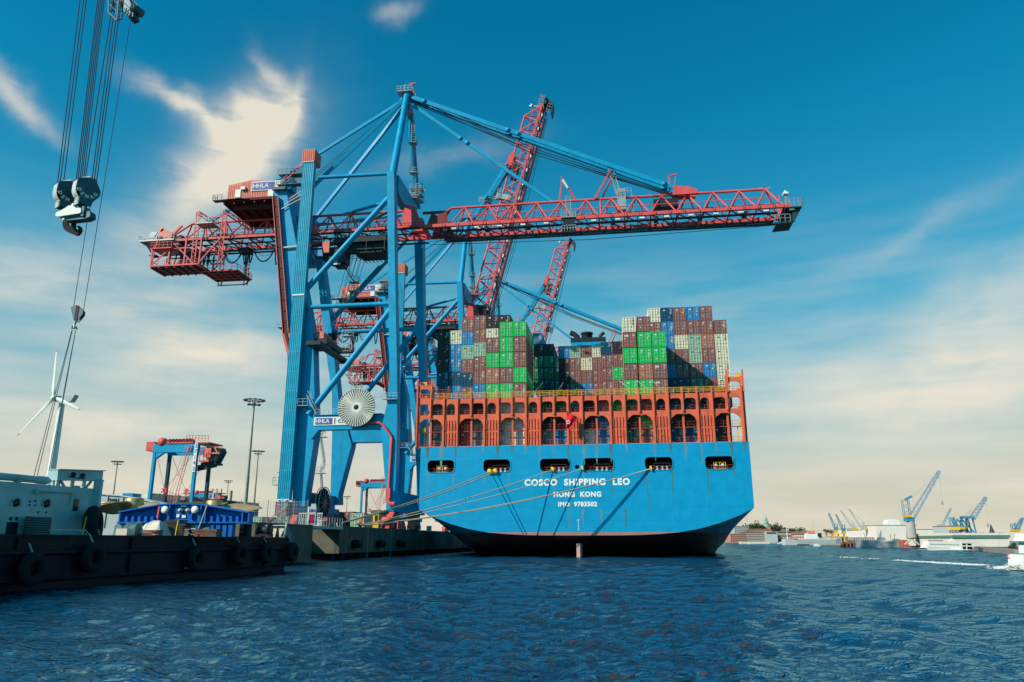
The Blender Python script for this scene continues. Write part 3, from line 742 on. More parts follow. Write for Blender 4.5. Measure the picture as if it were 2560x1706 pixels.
stack(5, 184.0, 3.05, [
    (-20.4, 50.6, ['dark', 'dkgreen', 'dkgreen', 'dkgreen'], 'valley column beside the near left stack'),
    (-17.8, 50.6, ['dark', 'dkgreen', 'dkgreen', 'navy'], 'second valley column from the near left stack'),
    (-15.2, 47.3, ['dkgreen', 'dkgreen', 'dkgreen', 'dkgreen'], 'third valley column from the near left stack')], G)
container(-20.0 + .1, 189, 52.0, 'blue', 'blue container far back on top beside the near left stack', G)
for o in [CBODY, CBODY20] + CDOORS + CDOORS20 + [l for d in CDOORS + CDOORS20 for l in d.children] + MARKS: COL.objects.unlink(o)
# mooring lines with rat guards
def mooring(name_label, p, q, sag, guard):
    t = T('mooring_line', name_label, 'rope', p, 'mooring lines from the stern'); p = Vector(p); q = Vector(q); b = MB()
    pts = []
    for i in range(15): u = i / 14; v = p.lerp(q, u); v.z -= sag * 4 * u * (1 - u); pts.append(v)
    b.path(pts, .075, 6); b.build('rope', mRope, t)
    if guard:
        d = (q - p).normalized(); c = p + d * .5
        b = MB(); b.lathe(c, d, [(-.03, .06), (-.03, .52), (.03, .52), (.03, .06)], 16); b.build('rat_guard', mYellow, t)
mooring('upper mooring rope from the second port to the quay corner', (-22.9, SY - .1, 14.8), (-38.5, 104.0, QZ + .5), .5, True)
mooring('lower rope running beside it from the second port', (-21.9, SY - .1, 14.8), (-38.6, 104.4, QZ + .5), .65, True)
mooring('rope from the third stern port to the yellow cabin', (-11.4, SY - .1, 15.05), (-40.9, 118.6, QZ + .5), .7, True)
mooring('rope from the fourth stern port below the round hole', (-6.1, SY - .1, 15.15), (-40.9, 119.2, QZ + .5), .8, True)
mooring('long rope from the fifth stern port across the ship name', (5.9, SY - .1, 14.95), (-41.0, 119.8, QZ + .45), 1.1, True)
mooring('second long rope from the fifth stern port', (5.5, SY - .1, 14.9), (-41.0, 120.2, QZ + .4), 1.2, False)
# ================================================================== ship to shore cranes
def truss(b, x0, x1, n, yn, yf, yt, zl, zt, cut0=0, cut1=0, cr=.30, dr=.17):
    yt = (yn + yf) / 2
    st = (x1 - x0) / n
    b.tube((x0 + cut0, yt, zt), (x1 - cut1, yt, zt), cr, n=8)
    for y in (yn, yf): b.box((x0, y - .3, zl - .4), (x1, y + .3, zl + .3))
    for i in range(n):
        xa, xb = x0 + i * st, x0 + (i + 1) * st; xm = (xa + xb) / 2
        for y in (yn, yf):
            if xm > x0 + cut0 - .1 and xm < x1 - cut1 + .1:
                b.tube((xa, y, zl), (xm, yt, zt), dr, n=6, caps=False); b.tube((xb, y, zl), (xm, yt, zt), dr, n=6, caps=False)
                b.tube((xm, (y + yt) / 2, (zl + zt) / 2), (min(xm + st, x1 - .5), (y + yt) / 2, (zl + zt) / 2), dr * .6, n=5, caps=False)
        b.bar((xa, yn, zl - .3), (xa, yf, zl - .3), .3)
        b.bar((xa, yn, zl - .3), (xb, yf, zl - .3), .22)
        b.bar((xm, yn, zl - .3), (xm, yf, zl - .3), .16)
    b.bar((x1, yn, zl - .3), (x1, yf, zl - .3), .4)
    for x, s in ((x0, 1), (x1, -1)):
        c = cut0 if s > 0 else cut1
        for y in (yn, yf): b.tube((x, y, zl), (x + s * max(c, .01), yt, zt), dr * 1.2, n=6)
ZL, ZT = 68.9, 74.3; YN, YF, YM = 149.0, 155.4, 152.2
HX = -40.0
CR = T('quay_crane', 'nearest blue and red container crane, its long boom lowered over the ship', 'crane', (-54, YM, QZ), 'container cranes along the quay')
def P(name, mats, fn, parent=None, pivot=None):
    b = MB(); fn(b); return b.build(name, mats, parent or CR, pivot)
def crane_legs():
    def nl(b):
        b.prism([(-73.4, 77.6), (-70.6, 77.6), (-64.0, 52), (-62.0, 44), (-60.4, 27), (-60.1, 23.8), (-61.2, 12.2), (-61.3, 9.2), (-63.8, 9.2), (-64.6, 23.5), (-66.0, 30), (-69.0, 52.5)], 'y', 144.4, 147.4)
    P('leg', mBlue, nl)
    FL = [(788, 640), (803, 640), (820, 762), (826, 806), (829, 830), (834, 880), (846, 997), (879, 1112), (846, 1236), (846, 1262), (824, 1262), (826, 1236), (830, 1100), (830, 985), (813, 867), (804, 793), (797, 720)]
    P('leg', mBlue, lambda b: b.prism([WX(x, y, 160.5) for x, y in FL], 'y', 160.5, 163.5))
    # upper part of the far landside leg, hidden behind the tower
    NR = [(967, 428), (985, 428), (987, 650), (992, 900), (993, 1050), (989, 1200), (984, 1268), (967, 1268), (953, 1078), (953, 1072), (960, 1040), (967, 1010), (973, 950), (973, 900), (970, 650)]
    P('leg', mBlue, lambda b: b.prism([WX(x, y, 143) for x, y in NR], 'y', 143, 145.3))
    FR = [(1034, 545), (1056, 545), (1059, 803), (1063, 948), (1066, 1085), (1060, 1268), (1046, 1268), (1036, 1085), (1047, 948), (1043, 850), (1034, 825), (1041, 793), (1037, 650)]
    P('leg', mBlue, lambda b: b.prism([WX(x, y, 160.8) for x, y in FR], 'y', 160.8, 163.2))
    def pb(b): b.box((-60.3, 143.3, 24.0), (-45.9, 145.1, 26.9)); b.prism([(-60.4, 22.2), (-60.4, 24), (-59.0, 24)], 'y', 143.3, 145.1); b.box((-60.2, 143.0, 26.9), (-46, 145.4, 27.0))
    P('portal_beam', mBlue, pb)
    def pf(b): b.box((-59.0, 160.9, 23.7), (-45.5, 163, 26.4)); b.prism([(-59.2, 22.3), (-59.2, 23.7), (-57.9, 23.7)], 'y', 160.9, 163)
    P('portal_beam', mBlue, pf)
    for x0, x1 in ((-63.6, -61.2), (-44.8, -42.9)):
        def sb(b): b.box((x0, 147.4 if x0 < -50 else 145.3, 9.3), (x1, 160.5, 12.0)); b.box((x0, 145.2, 8.2), (x1, 163.2, 9.3))
        P('sill_beam', mBlue, sb)
    def yb(b):
        b.prism([(145.3, 76.0), (145.3, 79.6), (160.8, 79.6), (160.8, 76.0), (159, 75.2), (147, 75.2)], 'x', -47.0, -45.3)
    P('cross_beam', mBlue, yb)
    P('cross_beam', mBlue, lambda b: b.prism([(147.4, 74), (147.4, 77.6), (160.5, 77.6), (160.5, 74)], 'x', -73.2, -70.8))
    P('cross_beam', mBlue, lambda b: b.box((-73.4, 160.5, 66), (-70.4, 163.4, 77.6)))
crane_legs()
def crane_tower():
    def tw(b):
        b.box((-66.4, 142.9, 10.5), (-63.9, 144.2, 83.0))
        for i in range(7): x = -66.38 + i * .408; b.box((x, 142.84, 10.6), (x + .10, 142.89, 82.9))
    o = P('elevator_tower', mBlueD, tw)
    P('tower_cap', mRedL, lambda b: (b.box((-66.6, 142.7, 83.1), (-63.75, 146.2, 86.0)), [b.box((-66.5 + i * .46, 142.62, 83.2), (-66.36 + i * .46, 142.69, 85.9)) for i in range(6)], [b.box((-63.74, 142.9 + i * .5, 83.2), (-63.68, 143.05 + i * .5, 85.9)) for i in range(7)]), o)
    P('edge_trim', mWhite, lambda b: (b.box((-66.45, 142.7, 82.95), (-63.85, 142.95, 83.09)), b.box((-66.45, 142.7, 10.35), (-63.85, 144.2, 10.5)), b.box((-66.45, 142.72, 52.2), (-63.85, 142.79, 52.5))), o)
    def rv(b):
        random.seed(2)
        for k in range(18):
            z = 12 + k * 4
            for i in range(6): b.box((-66.16 + i * .408, 142.86, z), (-66.09 + i * .408, 142.895, z + .07))
    P('rivet_row', mMarkW, rv, o)
    P('tower_base', mBlue, lambda b: (b.box((-66.0, 143.1, 9.2), (-64.2, 144.4, 9.4)), b.bar((-65.9, 143.2, 9.3), (-65.9, 143.2, 10.4), .25), b.bar((-64.3, 143.2, 9.3), (-64.3, 143.2, 10.4), .25), b.bar((-65.9, 143.2, 9.3), (-64.3, 143.2, 10.3), .15)), o)
    P('balcony', mGrey, lambda b: (b.box((-67.6, 143, 13.2), (-66.4, 144, 13.4)), b.rail([(-66.5, 143, 13.4), (-67.6, 143, 13.4), (-67.6, 144, 13.4)], 1.4, .07, .6), b.tube((-67.0, 143.5, 15.8), (-66.4, 143.5, 15.95), .15)), o)
    # cable conduit along the leaning landside leg
    def cd_(b):
        a = W(690, 493, 144.1); c = W(716, 834, 144.1); d = W(731, 892, 144.1)
        b.bar(a, c, 1.0, .5, 0); b.bar(c, d, 1.0, .5, 0)
        for dx in (-.62, .62): b.bar(a + Vector((dx, -.25, 0)), c + Vector((dx, -.25, 0)), .16, .5, 1); b.bar(c + Vector((dx, -.25, 0)), d + Vector((dx, -.25, 0)), .16, .5, 1)
        for k in range(14): p = a.lerp(c, k / 13); b.box((p.x - .5, p.y - .35, p.z), (p.x + .5, p.y - .26, p.z + .08), 2)
    P('cable_conduit', [M('conduit brown', (.06, .02, .018), .6), mRed, mDark], cd_)
crane_tower()
def crane_tubes():
    for nm, a, c, r in (('tie_tube', (-63.0, 143.9, 79.6), (-46.6, 144.1, 79.5), .42), ('tie_tube', (-71.5, 162, 76.6), (-46, 162, 78.2), .42),
                        ('tie_tube', (-63, 144.2, 50.0), (-45.2, 144.2, 50.0), .48), ('tie_tube', (-66.5, 162, 49.5), (-45, 162, 49.5), .48),
                        ('diagonal_brace', (-46.2, 144.1, 74.6), (-65.5, 144.5, 52.6), .62), ('diagonal_brace', (-44.9, 144.1, 49.4), (-61.8, 144.4, 27.3), .62),
                        ('diagonal_brace', (-46.0, 162, 74.0), (-66.5, 162, 51.0), .62), ('diagonal_brace', (-45.2, 162, 49.0), (-62.2, 162, 27.0), .62)):
        P(nm, mBlue, lambda b: b.tube(a, c, r, n=12))
    AX = -46.0; AZ = 102.6
    P('mast_leg', mBlue, lambda b: (b.tube((-46.3, 144.1, 79.2), (AX, 151.3, AZ + .6), .82, .72, n=14), b.lathe((AX, 151.4, AZ), (0, .3, 1), [(-.4, .95), (1.0, .95)], 14)))
    P('mast_leg', mBlue, lambda b: b.tube((-45.6, 162, 79.2), (AX, 153.1, AZ + .6), .82, .72, n=14))
    def hd(b):
        b.box((AX - .7, 151.2, AZ - 2.8), (AX + .8, 153.2, AZ + .8)); b.prism([(AX - 2.0, AZ - .6), (AX + 2.3, AZ - .4), (AX + 1.6, AZ + .9), (AX - 1.4, AZ + .9)], 'y', 151.6, 152.8)
    P('mast_head', mBlue, hd)
    def pl(b):
        b.box((AX - 2.2, 150.2, AZ + 1.1), (AX + 1.4, 154.2, AZ + 1.25)); b.rail([(AX - 2.2, 150.2, AZ + 1.25), (AX + 1.4, 150.2, AZ + 1.25), (AX + 1.4, 154.2, AZ + 1.25), (AX - 2.2, 154.2, AZ + 1.25), (AX - 2.2, 150.2, AZ + 1.25)], 1.2, .09, .8)
        b.bar((AX - .5, 151, AZ + 1.2), (AX - .5, 151, AZ + 3.4), .1); b.box((AX - 1.0, 150.8, AZ - 3.4), (AX + 1.3, 153.6, AZ - 3.2)); b.rail([(AX - 1, 150.8, AZ - 3.2), (AX + 1.3, 150.8, AZ - 3.2)], 1.1, .09, .7)
    P('mast_platform', mGrey, pl)
    P('jib_hoist', mRed, lambda b: (b.bar((AX + 1.4, 152, AZ + 1.2), (AX + .7, 152, AZ + 4.0), .25), b.bar((AX + .2, 152, AZ + 3.9), (AX + 1.8, 152, AZ + 4.1), .28), b.bar((AX + 2.0, 152.0, AZ + .6), (AX + .9, 152, AZ + 3.2), .16)))
    # backstays
    P('backstay', mBlue, lambda b: b.bar((AX - .8, 151.4, AZ - .6), (-66.3, 146, 77.4), .55, .8))
    P('backstay', mBlue, lambda b: b.bar((AX - .8, 153.0, AZ - .8), (-71.0, 161, 77.4), .55, .8))
    P('backstay', mBlue, lambda b: b.bar((AX - 1.2, 152.2, AZ - .2), (-92.6, YM, ZT + .2), .5, .7))
    P('backstay', mBlue, lambda b: b.tube((-60.0, YM, ZT + .1), (-46.6, YM, 77.6), .36, n=10))
    # mast ladder and landings
    def sr(b):
        x = -45.2
        pts = [(x, 157.5, 79.6), (x + .2, 156.2, 85.5), (x - .5, 156.4, 86), (x, 155.0, 92.5), (x, 154.4, 98.5)]
        for p, q in zip(pts[:-1], pts[1:]):
            p = Vector(p); q = Vector(q)
            for s in (-.35, .35): b.bar(p + Vector((s, 0, 0)), q + Vector((s, 0, 0)), .1); b.bar(p + Vector((s, 0, 1.0)), q + Vector((s, 0, 1.0)), .07)
            n = int((q - p).length / .45)
            for i in range(n): r = p.lerp(q, i / max(n, 1)); b.box((r.x - .35, r.y - .12, r.z), (r.x + .35, r.y + .12, r.z + .05))
        for y, z in ((157.4, 79.7), (156.3, 85.6), (155.0, 92.6)): b.box((x - .9, y - .8, z), (x + .9, y + .8, z + .1)); b.rail([(x - .9, y - .8, z + .1), (x + .9, y - .8, z + .1), (x + .9, y + .8, z + .1)], 1.1, .07, .6)
        for z in (80, 81.4, 83): b.rail([(x - 1.4, 158.5, z), (x + 1.6, 158.5, z), (x + 1.6, 160.5, z)], 1.1, .09, .7); b.box((x - 1.4, 158.4, z - .1), (x + 1.6, 160.6, z))
    P('mast_stair', mGrey, sr)
crane_tubes()
def crane_girder():
    P('rear_girder', mRed, lambda b: truss(b, -101, HX - .6, 12, YN, YF, YM, ZL, ZT, 4.2, 3.0))
    P('girder_walkway', mDark, lambda b: (b.box((-100, YN - 1.4, ZL - .8), (-41, YN - .45, ZL - .7)), b.rail([(-100, YN - 1.35, ZL - .7), (-41, YN - 1.35, ZL - .7)], 1.1, .07, 2.4), b.box((-101, YF + .5, ZL - .9), (-41, YF + 1.4, ZL - .8)), b.box((-100.5, YN + 1.2, ZL - 1.1), (-42, YN + 1.6, ZL - .9)), b.box((-100.5, YF - 1.6, ZL - 1.1), (-42, YF - 1.2, ZL - .9))))
    for ya, yb in ((YN - .55, YN - .4), (YF + .4, YF + .55)): P('hinge_plate', mRed, lambda b: b.prism([(-45.1, ZL - .2), (-40.4, ZL - .2), (-42.4, ZL + 4.6), (-44.4, ZL + 5.2), (-45.1, ZL + 3)], 'y', ya, yb))
    # winch deck at the rear end
    def rw(b):
        b.box((-106.5, 147.5, ZL - .4), (-98, 157, ZL - .1), 1); b.rail([(-98, 147.5, ZL - .1), (-106.5, 147.5, ZL - .1), (-106.5, 157, ZL - .1)], 1.1, .08, 1.1, 1)
        b.prism([(-103.2, ZL - .1), (-99.6, ZL - .1), (-99.6, ZL + 2.1), (-100.6, ZL + 2.5), (-102.2, ZL + 3.2), (-103.2, ZL + 1.6)], 'y', 149, 153)
        b.bar((-101.6, 151, ZL + 1.6), (-98.6, 151, ZL + 4.6), .5); b.lathe((-102.3, 149, ZL + 2.9), (0, 1, 0), [(0, 0), (0, .5), (4, .5), (4, 0)], 12)
        for k in range(3): b.bar((-104.8 + k * .5, 148.2, ZL), (-103.8 + k * .5, 148.2, ZL + 2.0), .3, .3, 2)
        b.lathe((-97.8, 149.5, ZL + .7), (0, 1, 0), [(0, 0), (0, .9), (2.5, .9), (2.5, 0)], 14, 3)
    P('rear_winch', [mRedL, mGrey, mWhite, mDark], rw)
    P('rear_ladder', mDark, lambda b: ([b.bar((-105.6, y, ZL - .3), (-103.2, y, ZL - 3.6), .12) for y in (148.2, 149)], [b.bar((-105.6 + 2.4 * k / 9, 148.2, ZL - .3 - 3.3 * k / 9), (-105.6 + 2.4 * k / 9, 149, ZL - .3 - 3.3 * k / 9), .1) for k in range(10)], b.box((-103.8, 147.8, ZL - 3.8), (-102.0, 149.5, ZL - 3.65))))
    # service cage under the rear end
    def cage(b):
        zb, zt = 62.2, ZL - .4; x0, x1, ya, yb = -102.6, -91.0, 147.2, 153.0
        for x in (x0, -98.4, -94.6, x1):
            for y in (ya, yb): b.bar((x, y, zb), (x, y, zt - (2.2 if x < -97 else 0)), .32)
            b.bar((x, ya, zb), (x, yb, zb), .28)
        for y in (ya, yb):
            b.bar((x0, y, zb), (x1, y, zb), .34); b.bar((x0, y, zt - 2.3), (-94, y, zt - 2.3), .26)
            b.bar((-97.6, y, zt - 1.0), (-92.4, y, zb + .2), .26); b.bar((x0, y, zb + .2), (-98.4, y, zt - 2.3), .22)
            b.bar((-86.6, y, zt - .6), (-91, y, zb + .4), .24)
            b.bar((x0, y, zb), (x0 + 1, y, zt), .22)
        b.box((x0, ya + .2, zb - .2), (x1, yb - .2, zb - .05), 1)
        for k in range(7): b.bar((x0 + k * 1.93, ya, zb - .3), (x0 + k * 1.93, yb, zb - .3), .3)
        b.rail([(x1, ya, zb), (x0, ya, zb), (x0, yb, zb), (x1, yb, zb)], 1.2, .09, 1.5)
        b.box((-102.6, 146.4, zt - 2.4), (-97.6, 148.5, zt - 2.2)); b.rail([(-97.6, 146.4, zt - 2.2), (-102.6, 146.4, zt - 2.2), (-102.6, 148.5, zt - 2.2)], 1.3, .09, .9)
        # lower, further platform
        x2, x3, y2, y3, zp = -92.2, -83.6, 150.4, 157.4, zb - .5
        b.box((x2, y2, zp), (x3, y3, zp + .15), 1)
        for k in range(6): b.bar((x2 + k * 1.72, y2, zp - .1), (x2 + k * 1.72, y3, zp - .1), .24)
        for k in range(5): b.bar((x2, y2 + k * 1.75, zp - .1), (x3, y2 + k * 1.75, zp - .1), .2)
        b.rail([(x2, y2, zp + .15), (x3, y2, zp + .15), (x3, y3, zp + .15), (x2, y3, zp + .15)], 1.2, .09, 1.3)
    P('service_cage', [mRed, mDark], cage)
    # two lattice portal frames over the cage
    for xg in (-92.6, -86.2):
        def gf(b):
            def lat(p, q, w, side):
                p = Vector(p); q = Vector(q); s = Vector(side) * (w / 2); n = int((q - p).length / (w * .95))
                for sg in (-1, 1): b.bar(p + s * sg, q + s * sg, .19)
                for i in range(n):
                    a = p.lerp(q, i / n); c = p.lerp(q, (i + 1) / n); sg = 1 if i % 2 else -1
                    b.bar(a + s * sg, c - s * sg, .12)
            lat((xg, 147.4, 62), (xg, 147.4, 75.0), .9, (1, 0, 0)); lat((xg + 1.2, 157.4, 60.4), (xg + 1.2, 157.4, 75.0), .9, (1, 0, 0))
            lat((xg, 147.4, 74.6), (xg + 1.2, 157.4, 74.6), .9, (0, 0, 1))
        P('lattice_frame', mRed, gf)
    P('frame_tie', mRed, lambda b: (b.bar((-92.6, 147.4, 73.4), (-86.2, 147.4, 73.4), .2), b.bar((-91.4, 157.4, 73.4), (-85, 157.4, 73.4), .2), b.bar((-91.4, 157.4, 60.6), (-85, 157.4, 60.6), .2), b.bar((-85, 157.4, 60.6), (-83.6, 157.4, 62), .2)))
    P('cage_landing', mGrey, lambda b: (b.box((-92.4, 146.4, 71.6), (-88.4, 149.6, 71.8)), b.rail([(-92.4, 146.4, 71.8), (-88.4, 146.4, 71.8), (-88.4, 149.6, 71.8)], 1.1, .08, .9), b.box((-88.4, 148.5, 69.6), (-86.2, 150, 69.8)), b.rail([(-88.4, 148.5, 69.8), (-86.2, 148.5, 69.8)], 1.1, .08, .7)))
    # festoon cable loops
    def fest(b):
        def loop(x0, x1, z0, dep, y, r=.16, n=12): b.path([(x0 + (x1 - x0) * i / n, y, z0 - dep * (1 - (2 * i / n - 1) ** 2) ** .72) for i in range(n + 1)], r, 5)
        loop(-88.0, -83.7, 67.0, 3.1, 152); loop(-87.9, -83.8, 67.0, 2.6, 152.5, .07)
        loop(-83.3, -82.0, 67.2, 3.9, 152); loop(-80.8, -75.8, 67.4, 3.5, 152); loop(-80.6, -76, 67.4, 2.0, 152.4, .05); loop(-75.6, -74.7, 67.4, 4.4, 152); loop(-82.0, -81.0, 67.4, 3.6, 152); loop(-71.5, -67.2, 67.4, 3.7, 152); loop(-67.0, -63.2, 67.4, 3.6, 152)
        loop(-92.0, -88.6, 67.0, 3.3, 152); loop(-101.2, -99.4, 66.8, 3.4, 151.5)
        for k in range(8): x = -98.6 + k * .95; loop(x, x + .55, 66.6, 2.9 + .4 * (k % 3), 151.8, .14, 6); b.bar((x + .2, 151.8, 66.8), (x + .2, 151.8, 63.6), .36)
        b.bar((-99, 151.8, 66.7), (-62, 151.8, 66.9), .22, .4); b.bar((-99, 152.6, 65.0), (-90, 152.6, 65.0), .25)
    P('festoon_cable', mCable, fest)
    P('festoon_mast', mDark, lambda b: (b.bar((-83.0, 152.4, 67), (-82.7, 152.4, 59.8), .2), b.bar((-82.3, 152.4, 67), (-82.5, 152.4, 59.8), .2), b.box((-84.0, 151, 66.0), (-81.4, 153, 67.2))))
    # hand rails, lamps
    def lamps(b):
        b.box((x, YN - 1.0, ZL - 1.3), (x + 1.0, YN - .5, ZL - 1.0))
    for k in range(12): x = -98 + k * 5.0; P('floodlight', mWhite, lamps)
    # machinery house
    def mh(b):
        x0, x1, y0, y1, z0, z1 = -85.3, -71.6, 146.2, 158.5, 76.6, 80.5
        prof = [(x0, z0), (x1, z0), (x1, z1 - .3), (-79.5, z1 + .9), (x0, z1 - .1)]
        b.prism(prof, 'y', y0, y1)
        for i in range(34): x = x0 + .2 + i * .4; b.box((x, y0 - .06, z0 + .05), (x + .14, y0 - .005, z1 - .25 + (.6 if -82 < x < -76 else 0)))
    mhh = P('machinery_house', mRedL, mh)
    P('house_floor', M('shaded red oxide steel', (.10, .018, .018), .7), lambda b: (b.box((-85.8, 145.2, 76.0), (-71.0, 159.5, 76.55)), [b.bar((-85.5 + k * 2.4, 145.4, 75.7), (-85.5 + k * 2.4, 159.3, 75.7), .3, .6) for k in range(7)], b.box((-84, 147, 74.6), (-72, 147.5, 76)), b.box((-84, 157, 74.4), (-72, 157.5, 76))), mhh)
    P('house_balcony', mDark, lambda b: (b.box((-88, 144.9, 76.2), (-79.5, 146.1, 76.35)), b.rail([(-85.8, 144.9, 76.35), (-88, 144.9, 76.35), (-88, 147, 76.35)], 1.2, .08, .8), b.box((-84.8, 144.9, 76.2), (-80.6, 146.1, 76.35)), b.bar((-84.6, 145, 76.2), (-84.6, 146.1, 75.4), .14), b.bar((-80.8, 145, 76.2), (-80.8, 146.1, 75.4), .14)), mhh)
    for x, z in ((-83.4, 77.2), (-75.6, 77.0)):
        dd = P('house_door', mWhite, lambda b: b.box((x, 146.0, z), (x + 1.3, 146.13, z + 1.9)), mhh)
    P('air_conditioner', mWhite, lambda b: b.box((-82.0, 145.6, 78.9), (-81.0, 146.13, 79.6)), mhh)
    sg = P('operator_sign', mWhite, lambda b: b.box((-79.6, 145.98, 78.5), (-72.0, 146.12, 80.7)), mhh)
    P('sign_field', mSignB, lambda b: b.box((-79.4, 145.93, 78.7), (-74.2, 145.975, 80.5)), mhh)
    text('sign_lettering', 'HHLA', 1.45, (-77.4, 145.92, 79.6), mMarkW, mhh, bold=.02)
    # stair and balcony from the tower to the house
    mWalk = M('weathered walkway steel', (.12, .14, .14), .6)
    for z, x in ((78.4, -67), (80.8, -66.8)):
        P('access_walkway', mWalk, lambda b: (b.box((x - 5.5, 143.6, z), (x, 145.2, z + .12)), b.rail([(x - 5.5, 143.6, z + .12), (x, 143.6, z + .12)], 1.2, .08, .8)))
    P('access_stair', mRed, lambda b: (b.bar((-71.5, 143.8, 78.6), (-66.8, 143.8, 83.0), .2), b.bar((-71.5, 143.8, 79.6), (-66.8, 143.8, 84.0), .1), [b.bar((-71.5 + k * .6, 143.8, 78.6 + k * .56), (-71.5 + k * .6, 143.8, 79.6 + k * .56), .06) for k in range(8)]))
    P('conduit_head', mWalk, lambda b: (b.box((-73.4, 143.4, 77.2), (-70.4, 144.2, 77.8)), b.rail([(-73.4, 143.4, 77.8), (-70.4, 143.4, 77.8)], 1.0, .07, .7)))
    for k in range(3): P('cable_bracket', mGrey, lambda b: b.bar((-71.5 + k, 144, 72.5 + k * 1.2), (-66.5, 144, 75.0 + k), .14))
    P('cable_bracket', mGrey, lambda b: b.bar((-70, 144, 63.6), (-66.4, 144, 63.8), .3))
    P('landside_head', mBlue, lambda b: (b.box((-71.6, 144.2, 77.6), (-69.4, 147.2, 80.6)), b.tube((-71.8, 145.5, 80.9), (-66.2, 145.5, 81.2), .4, n=10)))
    # trolley and cab
    def tr(b):
        b.box((-60.5, 148.5, 66.0), (-48.6, 156, 67.2)); b.box((-56.8, 149.6, 64.6), (-49.4, 155.2, 66.0)); b.box((-55.5, 150, 63.9), (-50, 155, 64.6))
        b.rail([(-60.5, 148.5, 67.2), (-48.6, 148.5, 67.2)], 1.2, .09, .9); b.rail([(-60.5, 156, 64.5), (-48.6, 156, 64.5)], 1.2, .09, .9)
        b.rail([(-58.5, 148.3, 69.6), (-49.2, 148.3, 69.6)], 1.6, .1, .9)
        for x in (-60.2, -57, -53, -48.9): b.bar((x, 148.6, 63.6), (x, 148.6, 69.5), .16)
        for k in range(8): b.bar((-56 + k * .9, 149, 63.8), (-55.2 + k * .9, 156, 63.8), .12)
        b.tube((-52.6, 149.5, 71.3), (-48.4, 149.5, 73.2), .3, n=8)
    P('trolley', mDark, tr)
    def cab(b):
        b.prism([(-63.4, 62.6), (-60.6, 61.5), (-58.0, 61.8), (-57.8, 64.4), (-59.4, 65.0), (-63.2, 65.0)], 'y', 149.6, 152.4, 0)
        b.box((-60.4, 149.55, 62.1), (-58.2, 149.59, 64.0), 1); b.box((-63.2, 148.9, 64.0), (-61.6, 149.5, 66.6), 2)
        b.box((-60.4, 149.9, 60.9), (-58.2, 151.8, 61.5), 0); b.box((-60.6, 149.5, 61.3), (-59.0, 149.55, 61.6), 3)
    P('operator_cab', [mDark, mGlass, mRedL, mWhite], cab)
    # reels
    def reel(b):
        c = Vector((-50.9, 142.0, 28.1)); R = 3.75
        b.lathe(c, (0, 1, 0), [(0, .35), (.02, R), (.09, R), (.09, .35)], 48, 0, False)
        for k in range(44):
            a = 2 * PI * k / 44; d = Vector((math.cos(a), 0, math.sin(a)))
            b.bar(c + d * .5 + Vector((0, -.14, 0)), c + d * (R - .02) + Vector((0, -.14, 0)), .10, .26, 1, up=(0, 1, 0))
        b.torus(c + Vector((0, -.05, 0)), (0, 1, 0), R, .07, 48, 6, 0)
        b.lathe(c + Vector((0, -.35, 0)), (0, 1, 0), [(0, 0), (0, .32), (.3, .5), (.5, .55)], 16, 2)
        b.lathe(c + Vector((0, .9, 0)), (0, 1, 0), [(-.8, 1.2), (.3, 1.2)], 20, 2); b.lathe(c + Vector((0, .35, 0)), (0, 1, 0), [(0, .5), (.05, R * .97), (.1, .5)], 40, 0, False)
    P('cable_reel', [M('spoke shaded reel plate', (.50, .47, .38), .6), mWhite, mDark], reel)  # plate toned down behind white spokes to stand for the spoke shadows
    def reel2(b):
        c = Vector((-59.6, 149.6, 10.0)); R = 3.2
        for dx in (-.35, .35): b.torus(c + Vector((dx, 0, 0)), (1, 0, 0), R, .09, 36, 6, 1)
        b.lathe(c, (1, 0, 0), [(-.25, 1.0), (-.25, R - .25), (.25, R - .25), (.25, 1.0)], 36, 0)
        for k in range(12): a = 2 * PI * k / 12; d = Vector((0, math.cos(a), math.sin(a))); b.bar(c + d * .5 + Vector((.36, 0, 0)), c + d * R + Vector((.36, 0, 0)), .08, .08, 1)
        b.lathe(c + Vector((.4, 0, 0)), (1, 0, 0), [(-.1, 0), (-.1, .8), (.1, .75), (.1, 0)], 20, 2)
    P('hydraulic_reel', [mBlack, mGrey, mRed], reel2)
    sp_ = P('terminal_sign', mWhite, lambda b: b.box((-60.0, 143.12, 24.85), (-50.2, 143.27, 26.5)))
    P('sign_field', mSignB, lambda b: b.box((-59.7, 143.06, 25.05), (-56.2, 143.115, 26.3)), sp_)
    P('sign_bar', mSignR, lambda b: b.box((-55.75, 143.06, 25.05), (-55.6, 143.115, 26.3)), sp_)
    text('sign_lettering', 'HHLA', 1.1, (-58.2, 143.05, 25.68), mMarkW, sp_, bold=.02); text('sign_lettering', 'CTT', .95, (-54.1, 143.05, 25.6), mSignB, sp_, bold=.015)
    def pipe(b): b.path([(-49.2, 142.8, 25.2), (-46.5, 142.8, 25.1), (-45.6, 142.8, 24.6), (-43.9, 142.8, 22.6), (-43.75, 142.7, 22.0), (-43.9, 142.7, 11.8)], .26, 8); b.box((-44.4, 142.4, 10.0), (-43.5, 142.9, 12.4)); b.path([(-43.95, 142.6, 10.4), (-43.6, 142.6, 9.6), (-42.6, 142.6, 9.4)], .42, 8)
    P('red_pipe', mRed, pipe)
    # stairs on the legs
    def flight(p, q, w=.9):
        b = MB()
        if True:
            p = Vector(p); q = Vector(q)
            for s in (0, w): b.bar(p + Vector((0, s, 0)), q + Vector((0, s, 0)), .14); b.bar(p + Vector((0, s, 1)), q + Vector((0, s, 1)), .07)
            n = max(2, int(abs(q.z - p.z) / .4))
            for i in range(n + 1): r = p.lerp(q, i / n); b.box((r.x - .14, r.y, r.z), (r.x + .14, r.y + w, r.z + .05))
            b.build('stair_flight', mGrey, CR)
